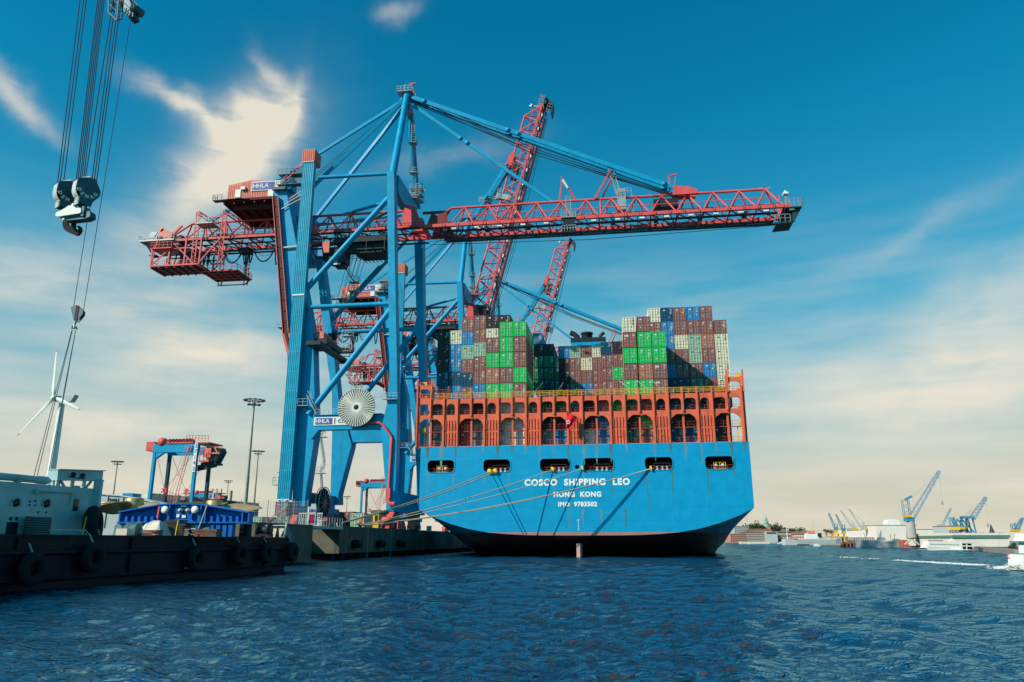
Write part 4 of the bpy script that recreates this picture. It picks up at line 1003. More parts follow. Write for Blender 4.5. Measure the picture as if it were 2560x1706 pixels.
    def landing(x, y0, y1, z, a, c, rails):
        b = MB(); b.box((x + a, y0, z), (x + c, y1, z + .12)); b.rail(rails, 1.2, .07, .7); b.build('stair_landing', mGrey, CR)
    if True:
        for x0, z0, x1, z1 in ((-64.8, 13.2, -65.4, 17.0), (-65.5, 17.4, -64.6, 19.0), (-64.7, 19.2, -66.0, 25.0), (-66.0, 25.4, -64.5, 27.5)): flight((x0, 161.2, z0), (x1, 161.2, z1))
        for x, z in ((-65.8, 17.0), (-66.0, 25.0)): landing(x, 161, 162.4, z, -1.0, 1.4, [(x - 1, 161, z + .12), (x + 1.4, 161, z + .12)])
        for x0, z0, x1, z1 in ((-58.6, 31.0, -57.2, 35.2), (-57.4, 35.4, -60.4, 39), (-62.0, 55.0, -59.2, 58.2), (-59.4, 60.6, -62.6, 65.5), (-59.4, 58.4, -62.4, 55.6)): flight((x0, 159.4, z0), (x1, 159.4, z1))
        for x, z in ((-57.2, 35.2), (-59.2, 58.2), (-59.2, 60.4), (-60.5, 44.0), (-60.0, 47.5)): landing(x, 158.6, 160.2, z, -1.2, 1.0, [(x - 1.2, 158.6, z + .12), (x + 1, 158.6, z + .12), (x + 1, 160.2, z + .12)])
        flight((-61.8, 143.0, 31.0), (-59.6, 143.0, 27.2)); landing(-62.4, 143.0, 144.2, 28.9, -1.2, 1.0, [(-63.6, 142.9, 29.1), (-61.5, 142.9, 29.1)])
        for pts in ([(-60.0, 143.1, 27.0), (-53, 143.1, 27.0)], [(-58, 161, 26.5), (-46, 161, 26.5)], [(-47.4, 142.4, 29.7), (-45.0, 142.4, 29.7)]): b = MB(); b.rail(pts, 1.1, .07, 1.0); b.build('beam_rail', mGrey, CR)
        landing(-44.3, 142.2, 143, 29.6, -1.5, 1.5, [(-45.8, 142.2, 29.72), (-42.8, 142.2, 29.72)])
        landing(-43.1, 160.2, 161.6, 19.6, -1.3, 1.3, [(-44.4, 160.2, 19.8), (-41.8, 160.2, 19.8)]); flight((-42.0, 160.2, 19.4), (-41.2, 160.2, 15.6))
    # bogies
    for x in (-63.0, -43.9):
        for y in (146.6, 162.0):
            def bg(b):
                b.prism([(y - 3.4, 6.4), (y - 1.2, 8.1), (y + 1.2, 8.1), (y + 3.4, 6.4), (y + 3.4, 5.8), (y - 3.4, 5.8)], 'x', x - .5, x + .5)
                for k in range(-3, 4): 
                    b.lathe((x - .3, y + k * .95, QZ + .45), (1, 0, 0), [(0, 0), (0, .42), (.6, .42), (.6, 0)], 12, 1)
                for k in (-1, 1): b.box((x - .65, y + k * 2.2 - 1.1, 5.0), (x + .65, y + k * 2.2 + 1.1, 5.9)); b.box((x - .85, y + k * 1.6 - .4, 5.6), (x + .2, y + k * 1.6 + .4, 7.6))
            P('bogie', [mRed, mDark], bg)
crane_girder()
def crane_boom():
    piv = (HX, YM, ZL - .4)
    bo = P('boom', mRed, lambda b: truss(b, HX, 35.2, 14, YN, YF, YM, ZL, ZT, 5.0, 2.6), CR, piv)
    P('hinge_arm', M('dark red hinge', (.20, .03, .03), .5), lambda b: (b.prism([(HX - .2, ZL - .6), (HX + 5, ZL - .2), (HX + 4.5, ZL + 3.6), (HX + 2.4, ZL + 2.6), (HX + 1.2, ZL + 3.4)], 'y', YN + .5, YN + .8), b.prism([(HX - .2, ZL - .6), (HX + 5, ZL - .2), (HX + 4.5, ZL + 3.6), (HX + 2.4, ZL + 2.6), (HX + 1.2, ZL + 3.4)], 'y', YF - .8, YF - .5), b.bar((HX - 1.5, YM, ZL + 4.6), (HX + 4.5, YM, ZL + 4.6), .5)), bo)
    P('stay_bracket', mRed, lambda b: (b.prism([(13.2, ZT - .6), (18.2, ZT - .6), (18.4, ZT + .3), (17.0, ZT + 1.0), (13.6, ZT + 1.5)], 'y', YM - 1.4, YM - .7), b.prism([(13.2, ZT - .6), (18.2, ZT - .6), (18.4, ZT + .3), (17.0, ZT + 1.0), (13.6, ZT + 1.5)], 'y', YM + .7, YM + 1.4), b.bar((12.8, YM, ZT + .2), (12.8, YM, ZT + 4.6), .3), b.bar((12.8, YM, ZT + 4.5), (14.4, YM, ZT + 4.7), .3), b.bar((14.2, YM, ZT + 4.4), (13.6, YM, ZT + 1), .14)), bo)
    P('stay_box', mDark, lambda b: (b.box((9.2, YM - 1, ZT - 3.0), (14.4, YM + 1, ZT - 1.2)), b.rail([(9.2, YM - 1, ZT - 1.2), (14.4, YM - 1, ZT - 1.2)], .9, .08, .8)), bo)
    def walk(b):
        b.box((HX + 3, YF + .5, ZL - .9), (35, YF + 1.5, ZL - .8)); b.rail([(HX + 3, YF + 1.4, ZL - .8), (35, YF + 1.4, ZL - .8)], 1.1, .07, 2.5)
        b.box((HX + 3, YF - 1.6, ZL - 1.2), (34, YF - .5, ZL - 1.0)); b.box((HX + 3, YN + .5, ZL - 1.2), (34, YN + 1.3, ZL - 1.0))
        for k in range(24):
            x = HX + 4 + k * 3.0; b.box((x, YN - .2, ZL - 1.4), (x + .9, YN + 2.0, ZL - .78)) if k % 3 == 0 else None
            b.bar((x, YN - .7, ZL - .6), (x, YN - .7, ZL + .5), .09); b.bar((x, YF - .3, ZL - .2), (x + 1.4, YF - .3, ZL + .4), .14)
    P('boom_walkway', mDark, walk, bo)
    def lam(b):
        b.box((x, YN - .9, ZL - 1.35), (x + 1.0, YN - .45, ZL - 1.05)); b.box((x + 2, YF + .5, ZL - .7), (x + 2.8, YF + .9, ZL - .45))
    for k in range(15): x = HX + 6 + k * 5; P('floodlight', mWhite, lam, bo)
    P('boom_tip', [mGrey, M('boom tip dark steel', (.02, .06, .065), .6)], lambda b: (b.box((35.2, YN - 1.2, ZL - 1.0), (38.4, YF, ZL - .8), 1), b.rail([(35.2, YN - 1.5, ZL - .7), (38.6, YN - 1.5, ZL - .7), (38.6, YF + 1, ZL - .7)], 1.6, .1, .8), b.prism([(38.4, ZL - .9), (36.6, ZL - 3.9), (33.2, ZL - 4.1), (33.4, ZL - 3.7), (36.0, ZL - 3.5), (37.0, ZL - 1)], 'y', YN - .5, YF - 2.5, 1), b.rail([(33.0, YN - .8, ZL - 3.8), (36, YN - .8, ZL - 3.8)], 1.6, .09, .8), b.bar((36.2, YM, ZL - .5), (36.6, YM, ZL + 4.0), .4), b.bar((36.6, YM, ZL + 3.6), (37.2, YM, ZL + 1.5), .3)), bo)
    P('tip_sheave', mRed, lambda b: (b.box((35.3, YM - 1, ZL - .5), (37.2, YM + 1, ZL + 1.4)), b.bar((34.6, YM, ZL - .4), (35.2, YM, ZL + 4.0), .2)), bo)
    P('tip_light', mWhite, lambda b: (b.box((36.0, YM - .6, ZL + 3.9), (37.0, YM + .6, ZL + 4.3)), b.lathe((36.5, YM, ZL + 4.3), (0, 0, 1), [(0, .3), (.5, .2), (.6, 0)], 10)), bo)
    # service basket hanging at the near side
    P('service_basket', mGrey, lambda b: (b.box((-10.2, YN - 2.0, ZL - 4.0), (-7.2, YN - .6, ZL - 3.7), 1), b.box((-10.3, YN - 2.1, ZL - .7), (-7.1, YN - .5, ZL - .5), 0), b.rail([(-10.2, YN - 2, ZL - 3.7), (-7.2, YN - 2, ZL - 3.7)], 1.2, .1, .6), b.rail([(-10.2, YN - 2, ZL - .5), (-7.2, YN - 2, ZL - .5)], 1.4, .1, .6), b.box((-10.0, YN - 1.9, ZL - 3.4), (-7.4, YN - .8, ZL - 1.2), 1), b.bar((-9.2, YN - 1, ZL + .4), (-9.2, YN - 1, ZL + 4.6), .12), b.bar((-8.4, YN - 1, ZL + .4), (-8.4, YN - 1, ZL + 4.6), .12), [b.bar((-9.2, YN - 1, ZL + .6 + k * .5), (-8.4, YN - 1, ZL + .6 + k * .5), .1) for k in range(9)]), bo) if False else None
    bk = MB(); bk.box((-10.2, YN - 2.0, ZL - 4.0), (-7.2, YN - .6, ZL - 3.7), 1); bk.box((-10.3, YN - 2.1, ZL - .7), (-7.1, YN - .5, ZL - .5)); bk.rail([(-10.2, YN - 2, ZL - 3.7), (-7.2, YN - 2, ZL - 3.7)], 1.2, .1, .6); bk.rail([(-10.2, YN - 2, ZL - .5), (-7.2, YN - 2, ZL - .5)], 1.4, .1, .6)
    bk.box((-9.9, YN - 1.8, ZL - 3.3), (-7.5, YN - .8, ZL - 1.0), 1)
    for x in (-9.3, -8.3): bk.bar((x, YN - 1, ZL + .4), (x, YN - 1, ZL + 4.6), .12)
    for k in range(9): bk.bar((-9.3, YN - 1, ZL + .6 + k * .5), (-8.3, YN - 1, ZL + .6 + k * .5), .1)
    bk.build('service_basket', [mGrey, mDark], bo)
    # latch masts
    P('latch_post', mRed, lambda b: (b.bar((-11.0, YM, ZT), (-10.2, YM, ZT + 5.5), .3), b.bar((-10.4, YM - .6, ZT + 5.6), (-7.2, YM, ZT - .1), .34)), bo)
    P('latch_post_band', mMarkW, lambda b: b.bar((-10.1, YM - .62, ZT + 4.9), (-9.0, YM - .42, ZT + 2.9), .37), bo)
    P('latch_frame', mRed, lambda b: (b.bar((-3.2, YM - .5, ZT), (.4, YM - .5, ZT + 6.6), .34), b.bar((-1.8, YM + .5, ZT), (.6, YM + .5, ZT + 5.4), .34), b.tube((-2, YM, ZT), (-2, YM, ZT - 4), .2)), bo)
    def lm(b):
        p = Vector((.2, YM, ZT + 7.4)); q = Vector((2.2, YM, ZT + .2)); s = Vector((.55, 0, .15))
        for sg in (-1, 1):
            for dy in (-.4, .4): b.bar(p + s * sg + Vector((0, dy, 0)), q + s * sg * .6 + Vector((0, dy, 0)), .13)
        for k in range(10): a = p.lerp(q, k / 10); c = p.lerp(q, (k + 1) / 10); sg = 1 if k % 2 else -1; b.bar(a + s * sg + Vector((0, -.4, 0)), c - s * sg + Vector((0, -.4, 0)), .1)
        b.box((1.6, YM - .8, ZT - 3.0), (3.4, YM + .8, ZT + 1.8))
        b.rail([(1.2, YM - 1.4, ZT + .4), (4.6, YM - 1.4, ZT + .4)], 1.2, .09, .7)
        b.bar((4.6, YM, ZT + 1.8), (4.6, YM, ZT - 5), .1); b.bar((5.0, YM, ZT + .8), (5.0, YM, ZT - 5), .1)
    P('lattice_mast', mGrey, lm, bo)
    P('spreader_wire', mCable, lambda b: (b.path([(HX, YM, ZL - 2.2), (-8, YM, ZL - 2.7), (33, YM, ZL - 2.2)], .07, 4), b.path([(HX, YM + 2, ZL - 2.2), (-4, YM + 2, ZL - 3.0), (34, YM + 2, ZL - 2.0)], .07, 4)), bo)
    return bo
BOOM = crane_boom()
AX, AZ = -46.0, 102.6
def stays(root, off, raised):
    d = Vector((0, off, 0))
    def B(lx, lz, dy):
        if not raised: return Vector((HX + lx, YM + dy, ZL - .4 + lz)) + d
        c, s = math.cos(RAISE), math.sin(RAISE); return Vector((HX + lx * c - lz * s, YM + dy, ZL - .4 + lx * s + lz * c)) + d
    A = Vector((AX + 1.2, YM, AZ)) + d
    for i, dy in enumerate((-1.1, 1.1)):
        def fs(b):
            p, q = A + Vector((0, dy * .8, 0)), B(54.6, 6.6, dy)
            b.bar(p, q, .36, .95)
            for u in (.38, .42, .05, .95): c = p.lerp(q, u); b.lathe(c + Vector((0, -.45, 0)), (0, 1, 0), [(0, 0), (0, .5), (.9, .5), (.9, 0)], 10)
        P('forestay', mBlue, fs, root)
    def fi(b):
        p, q = A + Vector((.3, 0, -1.8)), B(27.6, 5.8, 0)
        b.bar(p, q, .36, .7)
        for u in (.35, .40): c = p.lerp(q, u); b.lathe(c + Vector((0, -.4, 0)), (0, 1, 0), [(0, 0), (0, .48), (.8, .48), (.8, 0)], 10)
    P('forestay', mBlue, fi, root)
    P('boom_hoist_wire', mCable, lambda b: [b.path([A + Vector((.2, k * .5 - .8, .5 - .45 * k)), (A + B(53, 5.4, 0)) / 2 + Vector((0, k * .4 - .6, -1.2 - .5 * (k % 3))), B(53.4, 5.6, k * .4 - .6)], .10, 5) for k in range(4)], root)
    P('boom_hoist_wire', mCable, lambda b: [b.path([Vector((AX - 1, YM + k * .8 - .4, AZ - .6)) + d, Vector((-72.5, YM + k * .8 - .4, 80.2)) + d], .07, 5) for k in range(2)], root)
RAISE = math.radians(75.3)
OFFS = (0, 72, 129, 193)
SK = ('forestay', 'boom_hoist_wire')
CRANES = [CR]
for k, lab in ((1, 'second container crane along the quay, its red boom raised tallest'), (2, 'third container crane, mostly hidden, blue stays slanting down over the stacks'), (3, 'farthest container crane with a shorter looking raised red boom')):
    c = copy_tree(CR); c.location.y += OFFS[k]; ORG[c] = Vector(c.location); c['label'] = lab; CRANES.append(c)
for k in (1, 3):
    for ch in CRANES[k].children:
        if ch.name.split('.')[0] == 'boom': ch.rotation_euler = (0, -RAISE, 0)
for c, off, r in zip(CRANES, OFFS, (False, True, False, True)): stays(c, off, r)
# spreader of the nearest crane
SPR = T('container_spreader', 'orange topped spreader hanging on wires under the nearest crane', 'spreader', (-60, YM, 41.5))
def spr():
    P('head_block', [mRedL, mDark], lambda b: (b.box((-62.0, 145.2, 43.4), (-60.0, 151.6, 44.8)), b.box((-61.5, 145.0, 42.2), (-59.2, 154.2, 43.4), 1), b.rail([(-62, 145.2, 50), (-58.8, 145.2, 50)], .7, .08, .7), b.lathe((-61, 150.6, 45.2), (1, 0, 0), [(0, 0), (0, .8), (1.6, .8), (1.6, 0)], 12, 1)), SPR)
    P('spreader_frame', mDark, lambda b: (b.box((-61.2, 146.4, 41.4), (-59.6, 158.4, 42.1)), b.box((-61.9, 141.0, 41.0), (-58.9, 146.9, 41.8)), b.box((-61.9, 157.9, 41.0), (-58.9, 158.6, 41.8))), SPR)
    P('hoist_wire', mCable, lambda b: [b.tube((x, y, 45.0), (x + 4.4 * (1 if x > -60.4 else .9), y, 64.2), .05, n=4) for x in (-61.6, -60.8, -60.0, -59.2) for y in (151, 153.4)], SPR)
spr()
# ================================================================== yard
mFarLeg = M('far leg dark blue', (.004, .045, .07), .5)  # darker blue for the far pair of legs
def straddle(loc, s=1.0, first=None):
    r = T('straddle_carrier', '', 'straddle carrier', loc, 'straddle carriers in the yard')
    x, y, z = loc; L, Wd, H = 10.6 * s, 4.6 * s, 15.3 * s
    for dx in (0, 7.9 * s):
        for dy in (0, Wd):
            def lg(b):
                b.bar((x + dx, y + dy, z + 1.0), (x + dx, y + dy, z + H - .5), .5 * s, .6 * s, 0, up=(0, 1, 0))
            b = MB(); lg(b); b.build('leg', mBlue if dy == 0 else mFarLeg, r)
            b = MB(); b.lathe((x + dx, y + dy - .3, z + .75), (0, 1, 0), [(0, 0), (0, .72), (.6, .72), (.6, 0)], 14); b.lathe((x + dx + 2.2 * s, y + dy - .3, z + .75), (0, 1, 0), [(0, 0), (0, .72), (.6, .72), (.6, 0)], 14); b.build('wheel', mBlack, r)
    b = MB(); b.box((x - .3, y - .35, z + H - 2.1), (x + 8.3 * s, y + .35, z + H - .7)); b.box((x - .3, y + Wd - .35, z + H - 2.1), (x + 8.3 * s, y + Wd + .35, z + H - .7)); b.prism([(x + .4, z + H - 2.1), (x + 1.9, z + H - 2.1), (x + .4, z + H - 3.2)], 'y', y - .3, y + .3); b.build('top_beam', mBlue, r)
    b = MB()
    for dy in (0, Wd): b.box((x - .2, y + dy - .45, z + 1.2), (x + 8.4 * s, y + dy + .45, z + 2.0))
    b.build('chassis', mDark, r)
    b = MB()
    b.box((x - 2.0 * s, y + .2, z + H - 1.7), (x - .5, y + Wd, z + H - .1)); b.lathe((x + 1.2, y - .5, z + H - .2), (0, 1, 0), [(0, 0), (0, .7), (1.2, .7), (1.2, 0)], 14)
    b.prism([(x + 2.2, z + H - .6), (x + 7.4 * s, z + H - .6), (x + 7.0 * s, z + H + .2), (x + 2.6, z + H + .2)], 'y', y - .5, y + .4)
    for k in range(7): b.lathe((x + 2.9 + k * .66 * s, y - .58, z + H - .05), (0, 1, 0), [(0, .28), (.05, .28), (.05, .16), (0, .16)], 10, 1)
    b.box((x + 7.0 * s, y - .2, z + H - .6), (x + 10.2 * s, y + Wd, z + H - .4)); b.rail([(x + 6.0 * s, y - .6, z + H - .2), (x + 10.2 * s, y - .6, z + H - .3)], 1.0, .07, .6)
    b.rail([(x + 8.8 * s, y - .4, z + H - 3.6), (x + 10.4 * s, y - .4, z + H - 3.6)], 1.9, .1, .6); b.box((x + 8.8 * s, y - .5, z + H - 3.9), (x + 10.6 * s, y + 2, z + H - 3.6))
    b.build('machinery_deck', [mRed, mDark], r)
    b = MB(); cx = x + 10.0 * s
    b.prism([(cx - .6, z + H - 1.0), (cx + 1.9, z + H - 1.3), (cx + 2.2, z + H - 2.0), (cx + 1.3, z + H - 3.9), (cx - .2, z + H - 3.9), (cx - .6, z + H - 2.8)], 'y', y + .6, y + 2.6); b.build('operator_cab', mGlass, r)
    b = MB(); b.bar((cx - .6, y + .5, z + H - 1.0), (cx + 2.4, y + .5, z + H - 1.4), .22); b.bar((cx + .9, y + .5, z + H - 1.2), (cx + 1.6, y + .5, z + H - 2.3), .2); b.bar((cx - .6, y + .5, z + H - 2.3), (cx + 2.0, y + .5, z + H - 2.3), .25); b.box((cx - 1.0, y + .3, z + H - 3.0), (cx + .4, y + .58, z + H - 1.4)); b.build('cab_frame', mRedL, r)
    b = MB(); b.box((cx - 1.4, y + .5, z + H - 4.3), (cx + 1.6, y + 2.7, z + H - 3.95)); b.prism([(cx - 2.0, z + H - 5.4), (cx + 1.6, z + H - 4.7), (cx + 1.6, z + H - 4.3), (cx - 2, z + H - 4.3)], 'y', y + .6, y + .8); b.build('cab_support', mDark, r)
    b = MB()
    for dy in (0, Wd):
        c = Vector((x + 4.0 * s - (1.4 if dy == 0 else .0), y + dy, z + 6.6 * s))
        for k in range(6):
            a = PI / 6 + k * PI / 3; b.bar(c + Vector((.2 * math.cos(a), 0, .2 * math.sin(a))), c + Vector((.62 * math.cos(a), 0, .62 * math.sin(a))), .2)
        for q in ((x + .3, z + H - 2), (x + 7.7 * s, z + H - 2), (x + .2, z + 5.0 * s), (x + 7.8 * s, z + 5.0 * s), (x + 2.2, z + 2), (x + 5.6, z + 2)): b.tube(c, (q[0], y + dy, q[1]), .04, n=4)
    b.build('bracing_wire', mRed, r)
    b = MB()
    a, q = Vector((x + 6.9 * s, y - .5, z + H - 1)), Vector((x + 4.6 * s, y - .5, z + 2.0))
    for dx in (-.25, .25): b.bar(a + Vector((dx, 0, 0)), q + Vector((dx, 0, 0)), .09); b.bar(a + Vector((dx - .4, -.4, 0)), q + Vector((dx - .4, -.4, 3)), .05)
    for k in range(30): c = a.lerp(q, k / 30); b.bar(c + Vector((-.25, 0, 0)), c + Vector((.25, 0, 0)), .06)
    b.rail([(x + 8.4 * s, y - .5, z + 1.4), (x + 10.2 * s, y - .5, z + 1.4)], 2.4, .1, .5); b.box((x + 4.0 * s, y - .5, z + 1.2), (x + 4.4 * s, y, z + 3.6)); b.box((x + 4.8 * s, y - .5, z + 1.2), (x + 5.2 * s, y, z + 3.6))
    b.build('ladder', mRedL, r)
    pn = MB(); pn.box((x + 7.9 * s - .28, y - .40, z + H - 5.6), (x + 7.9 * s + .28, y - .385, z + H - .5)); pn = pn.build('number_plate', mMarkW, r)
    for k, ch in enumerate('27142'): text('number', ch, 1.0, (x + 7.9 * s, y - .41, z + H - 1.05 - k * 1.0), mSignB, r)
    return r
sA = straddle((-81.6, 125, QZ)); sA['label'] = 'nearest blue and red straddle carrier behind the blue lifting beam'
sB = straddle((W(906, 1200, 218).x, 218, QZ)); sB['label'] = 'straddle carrier seen between the legs of the nearest crane'
sC = straddle((-154, 262, QZ)); sC['label'] = 'distant straddle carrier framed inside the nearest straddle carrier'
random.seed(21)
GY = 'containers standing in the yard'
PAT = [mMarkW, mMarkD]
def yard_c(px, py, Y, col, label, rot=0, marks=False, n=0, short=False):
    p = W(px, py, Y); z = max(QZ, p.z - CHT)
    if rot == 0: return container(p.x, Y, QZ + n * 2.92, col, label, GY, 0, doors=True, marks=marks, short=short)
    return container(p.x, Y + 12.19, QZ + n * 2.92, col, label, GY, PI, doors=False, marks=False)
R90 = 1
# side-on containers (rot -90: the long side faces the river)
for px, Y, col, n, rot, lab in (
        (311, 165, 'blue', 2, R90, 'blue container on top left of the cream one by the straddle carrier'), (311, 165.1, 'navy', 1, R90, 'navy container under the blue one by the straddle carrier'),
        (358, 165, 'cream', 2, R90, 'cream container on top beside the straddle carrier leg'), (358, 165.1, 'white', 1, R90, 'white container under the cream one by the straddle carrier'),
        (258, 172, 'brown', 2, R90, 'brown container peeping over the end of the deckhouse'),
        (445, 178, 'grey', 2, R90, 'grey container right behind the straddle carrier legs'), (445, 178.1, 'teal', 1, R90, 'teal container under the grey one behind the straddle carrier'),
        (520, 191, 'dkgreen', 2, R90, 'dark green container behind the right bronze propeller hub'), (520, 191.1, 'dkgreen', 1, R90, 'dark green container under the other dark green one'),
        (583, 204, 'navy', 2, R90, 'navy container left of the tall lamp mast foot'), (583, 204.1, 'dark', 1, R90, 'dark maroon container under the navy one by the lamp mast'),
        (640, 158, 'dark', 0, R90, 'dark maroon container right of the tall lamp mast foot'),
        (665, 155, 'brown', 0, 0, 'brown container end standing behind the wire fence'), (700, 150, 'brown', 1, 0, 'brown container end with an orange mark behind the fence'),
        (707, 150, 'grey', 0, 0, 'grey container beneath the brown one behind the fence'), (640, 152, 'pale', 0, 0, 'pale green container at the left end of the fence'),
        (872, 205, 'brown', 1, 0, 'brown container stacked between the crane legs'), (855, 206, 'navy', 0, 0, 'navy container beneath the brown one between the crane legs'),
        (893, 135, 'pale', 0, 0, 'pale green container behind the orange clad worker'), (938, 196, 'teal', 1, 0, 'teal container right of the pale green one'),
        (820, 200, 'navy', 1, R90, 'navy container left between the crane legs')):
    yard_c(px, 1300, Y, col, lab, rot, marks=(rot == 0), n=n)
# lamp masts
def mast(px, py, Y, h0, R, label):
    p = W(px, py, Y); r = T('lamp_mast', label, 'lamp mast', (p.x, Y, QZ), 'lamp masts of the terminal'); H = p.z
    b = MB(); b.tube((p.x, Y, QZ), (p.x, Y, QZ + (H - QZ) * .42), .019 * (H - QZ) ** .98 * .9, .015 * (H - QZ) * .9, 12); b.tube((p.x, Y, QZ + (H - QZ) * .42), (p.x, Y, H), .0125 * (H - QZ), .007 * (H - QZ), 12); b.build('pole', mPole, r)
    b = MB(); c = Vector((p.x, Y, H)); b.torus(c, (0, 0, 1), R, .07, 24, 5); b.torus(c - Vector((0, 0, R * .45)), (0, 0, 1), R * .6, .06, 20, 5)
    for k in range(8): a = PI * k / 4; d = Vector((math.cos(a), math.sin(a), 0)); b.bar(c, c + d * R, .09); b.bar(c - Vector((0, 0, R * .45)), c + d * R * .6 - Vector((0, 0, R * .45)), .09)
    b.build('ring', mLamp, r)
    b = MB()
    for k in range(12): a = PI * k / 6; d = Vector((math.cos(a), math.sin(a), 0)); q = c + d * R; b.box((q.x - R * .14, q.y - R * .14, q.z - .12), (q.x + R * .14, q.y + R * .14, q.z + .22))
    for k in range(6): a = PI * k / 3; d = Vector((math.cos(a), math.sin(a), 0)); q = c + d * R * .6 - Vector((0, 0, R * .45)); b.box((q.x - R * .13, q.y - R * .13, q.z - .15), (q.x + R * .13, q.y + R * .13, q.z + .15))
    b.build('lamp', mLamp, r)
mast(636, 1002, 200, 40, 2.6, 'tall lamp mast standing left of the nearest crane')
mast(646, 1129, 330, 36, 2.5, 'slim lamp mast just right of the tallest mast')
mast(294, 1155, 300, 32, 2.2, 'lamp mast alone between the wind turbine and the straddle carrier')
mast(571, 1203, 420, 30, 2.1, 'small lamp mast between the straddle carrier and tall mast')
mast(868, 1242, 560, 30, 2.4, 'tiny lamp mast seen between the crane legs')
for px, lab in ((532, 'left thin pole beside the small lamp mast'), (543, 'middle thin pole beside the small lamp mast'), (554, 'right thin pole beside the small lamp mast'), (578, 'short white post near the tall mast')):
    p = W(px, 1222 if px < 570 else 1227, 400); b = MB(); b.tube((p.x, 400, QZ), (p.x, 400, p.z), .4 if px < 570 else .9, n=8); tag(b.build('yard_pole', mPole), lab, 'pole', 'poles in the yard')
# wind turbine
def turbine():
    Y = 480; hub = W(141, 997, Y); r = T('wind_turbine', 'white three bladed wind turbine with red blade tips beyond the yard', 'wind turbine', (hub.x, Y, QZ))
    b = MB(); b.tube((hub.x + 2.5, Y + 3, QZ), (hub.x + 2.5, Y + 3, hub.z - 1.5), 3.3, 1.9, 20); b.build('tower', mWhite, r)
    b = MB(); b.prism([(hub.x - .5, hub.z - 2.0), (hub.x + 11, hub.z - 2.2), (hub.x + 13.5, hub.z + 2.6), (hub.x + 10, hub.z + 2.2), (hub.x - .5, hub.z + 2.0)], 'y', Y + .5, Y + 5); b.build('nacelle', mNavy, r)
    b = MB(); b.lathe((hub.x - .5, Y - 3.0, hub.z), (0, 1, 0), [(-1, 0), (-.6, 1.2), (1, 2.1), (3.6, 2.2), (3.6, 0)], 16); b.build('hub', mWhite, r)
    for q in ((142.5, 871), (42, 1090), (201, 1025)):
        t = W(q[0], q[1], Y - 2); c = Vector((hub.x - .5, Y - 2, hub.z)); d = (t - c); L_ = d.length; d.normalize(); s = Vector((-d.z, 0, d.x)); n_ = Vector((0, 1, 0))
        def sec(f, w, th): m = c + d * (L_ * f); return [m - s * w * .35, m + n_ * th, m + s * w * .65, m - n_ * th]
        for nm_, mat, fr in (('blade', mWhite, ((.02, 1.6, .8), (.12, 2.6, .7), (.22, 3.2, .5), (.5, 2.3, .35), (.8, 1.5, .2), (.93, 1.1, .15))), ('blade_tip', mRedL, ((.932, 1.1, .15), (1.0, .35, .06)))):
            b = MB(); vs = []
            for f in fr: vs += sec(*f)
            k = len(fr); b.add(vs, [(i * 4 + j, i * 4 + (j + 1) % 4, i * 4 + 4 + (j + 1) % 4, i * 4 + 4 + j) for i in range(k - 1) for j in range(4)] + [(0, 1, 2, 3), tuple(range(4 * k - 4, 4 * k))]); o = b.build(nm_, mat, r)
turbine()
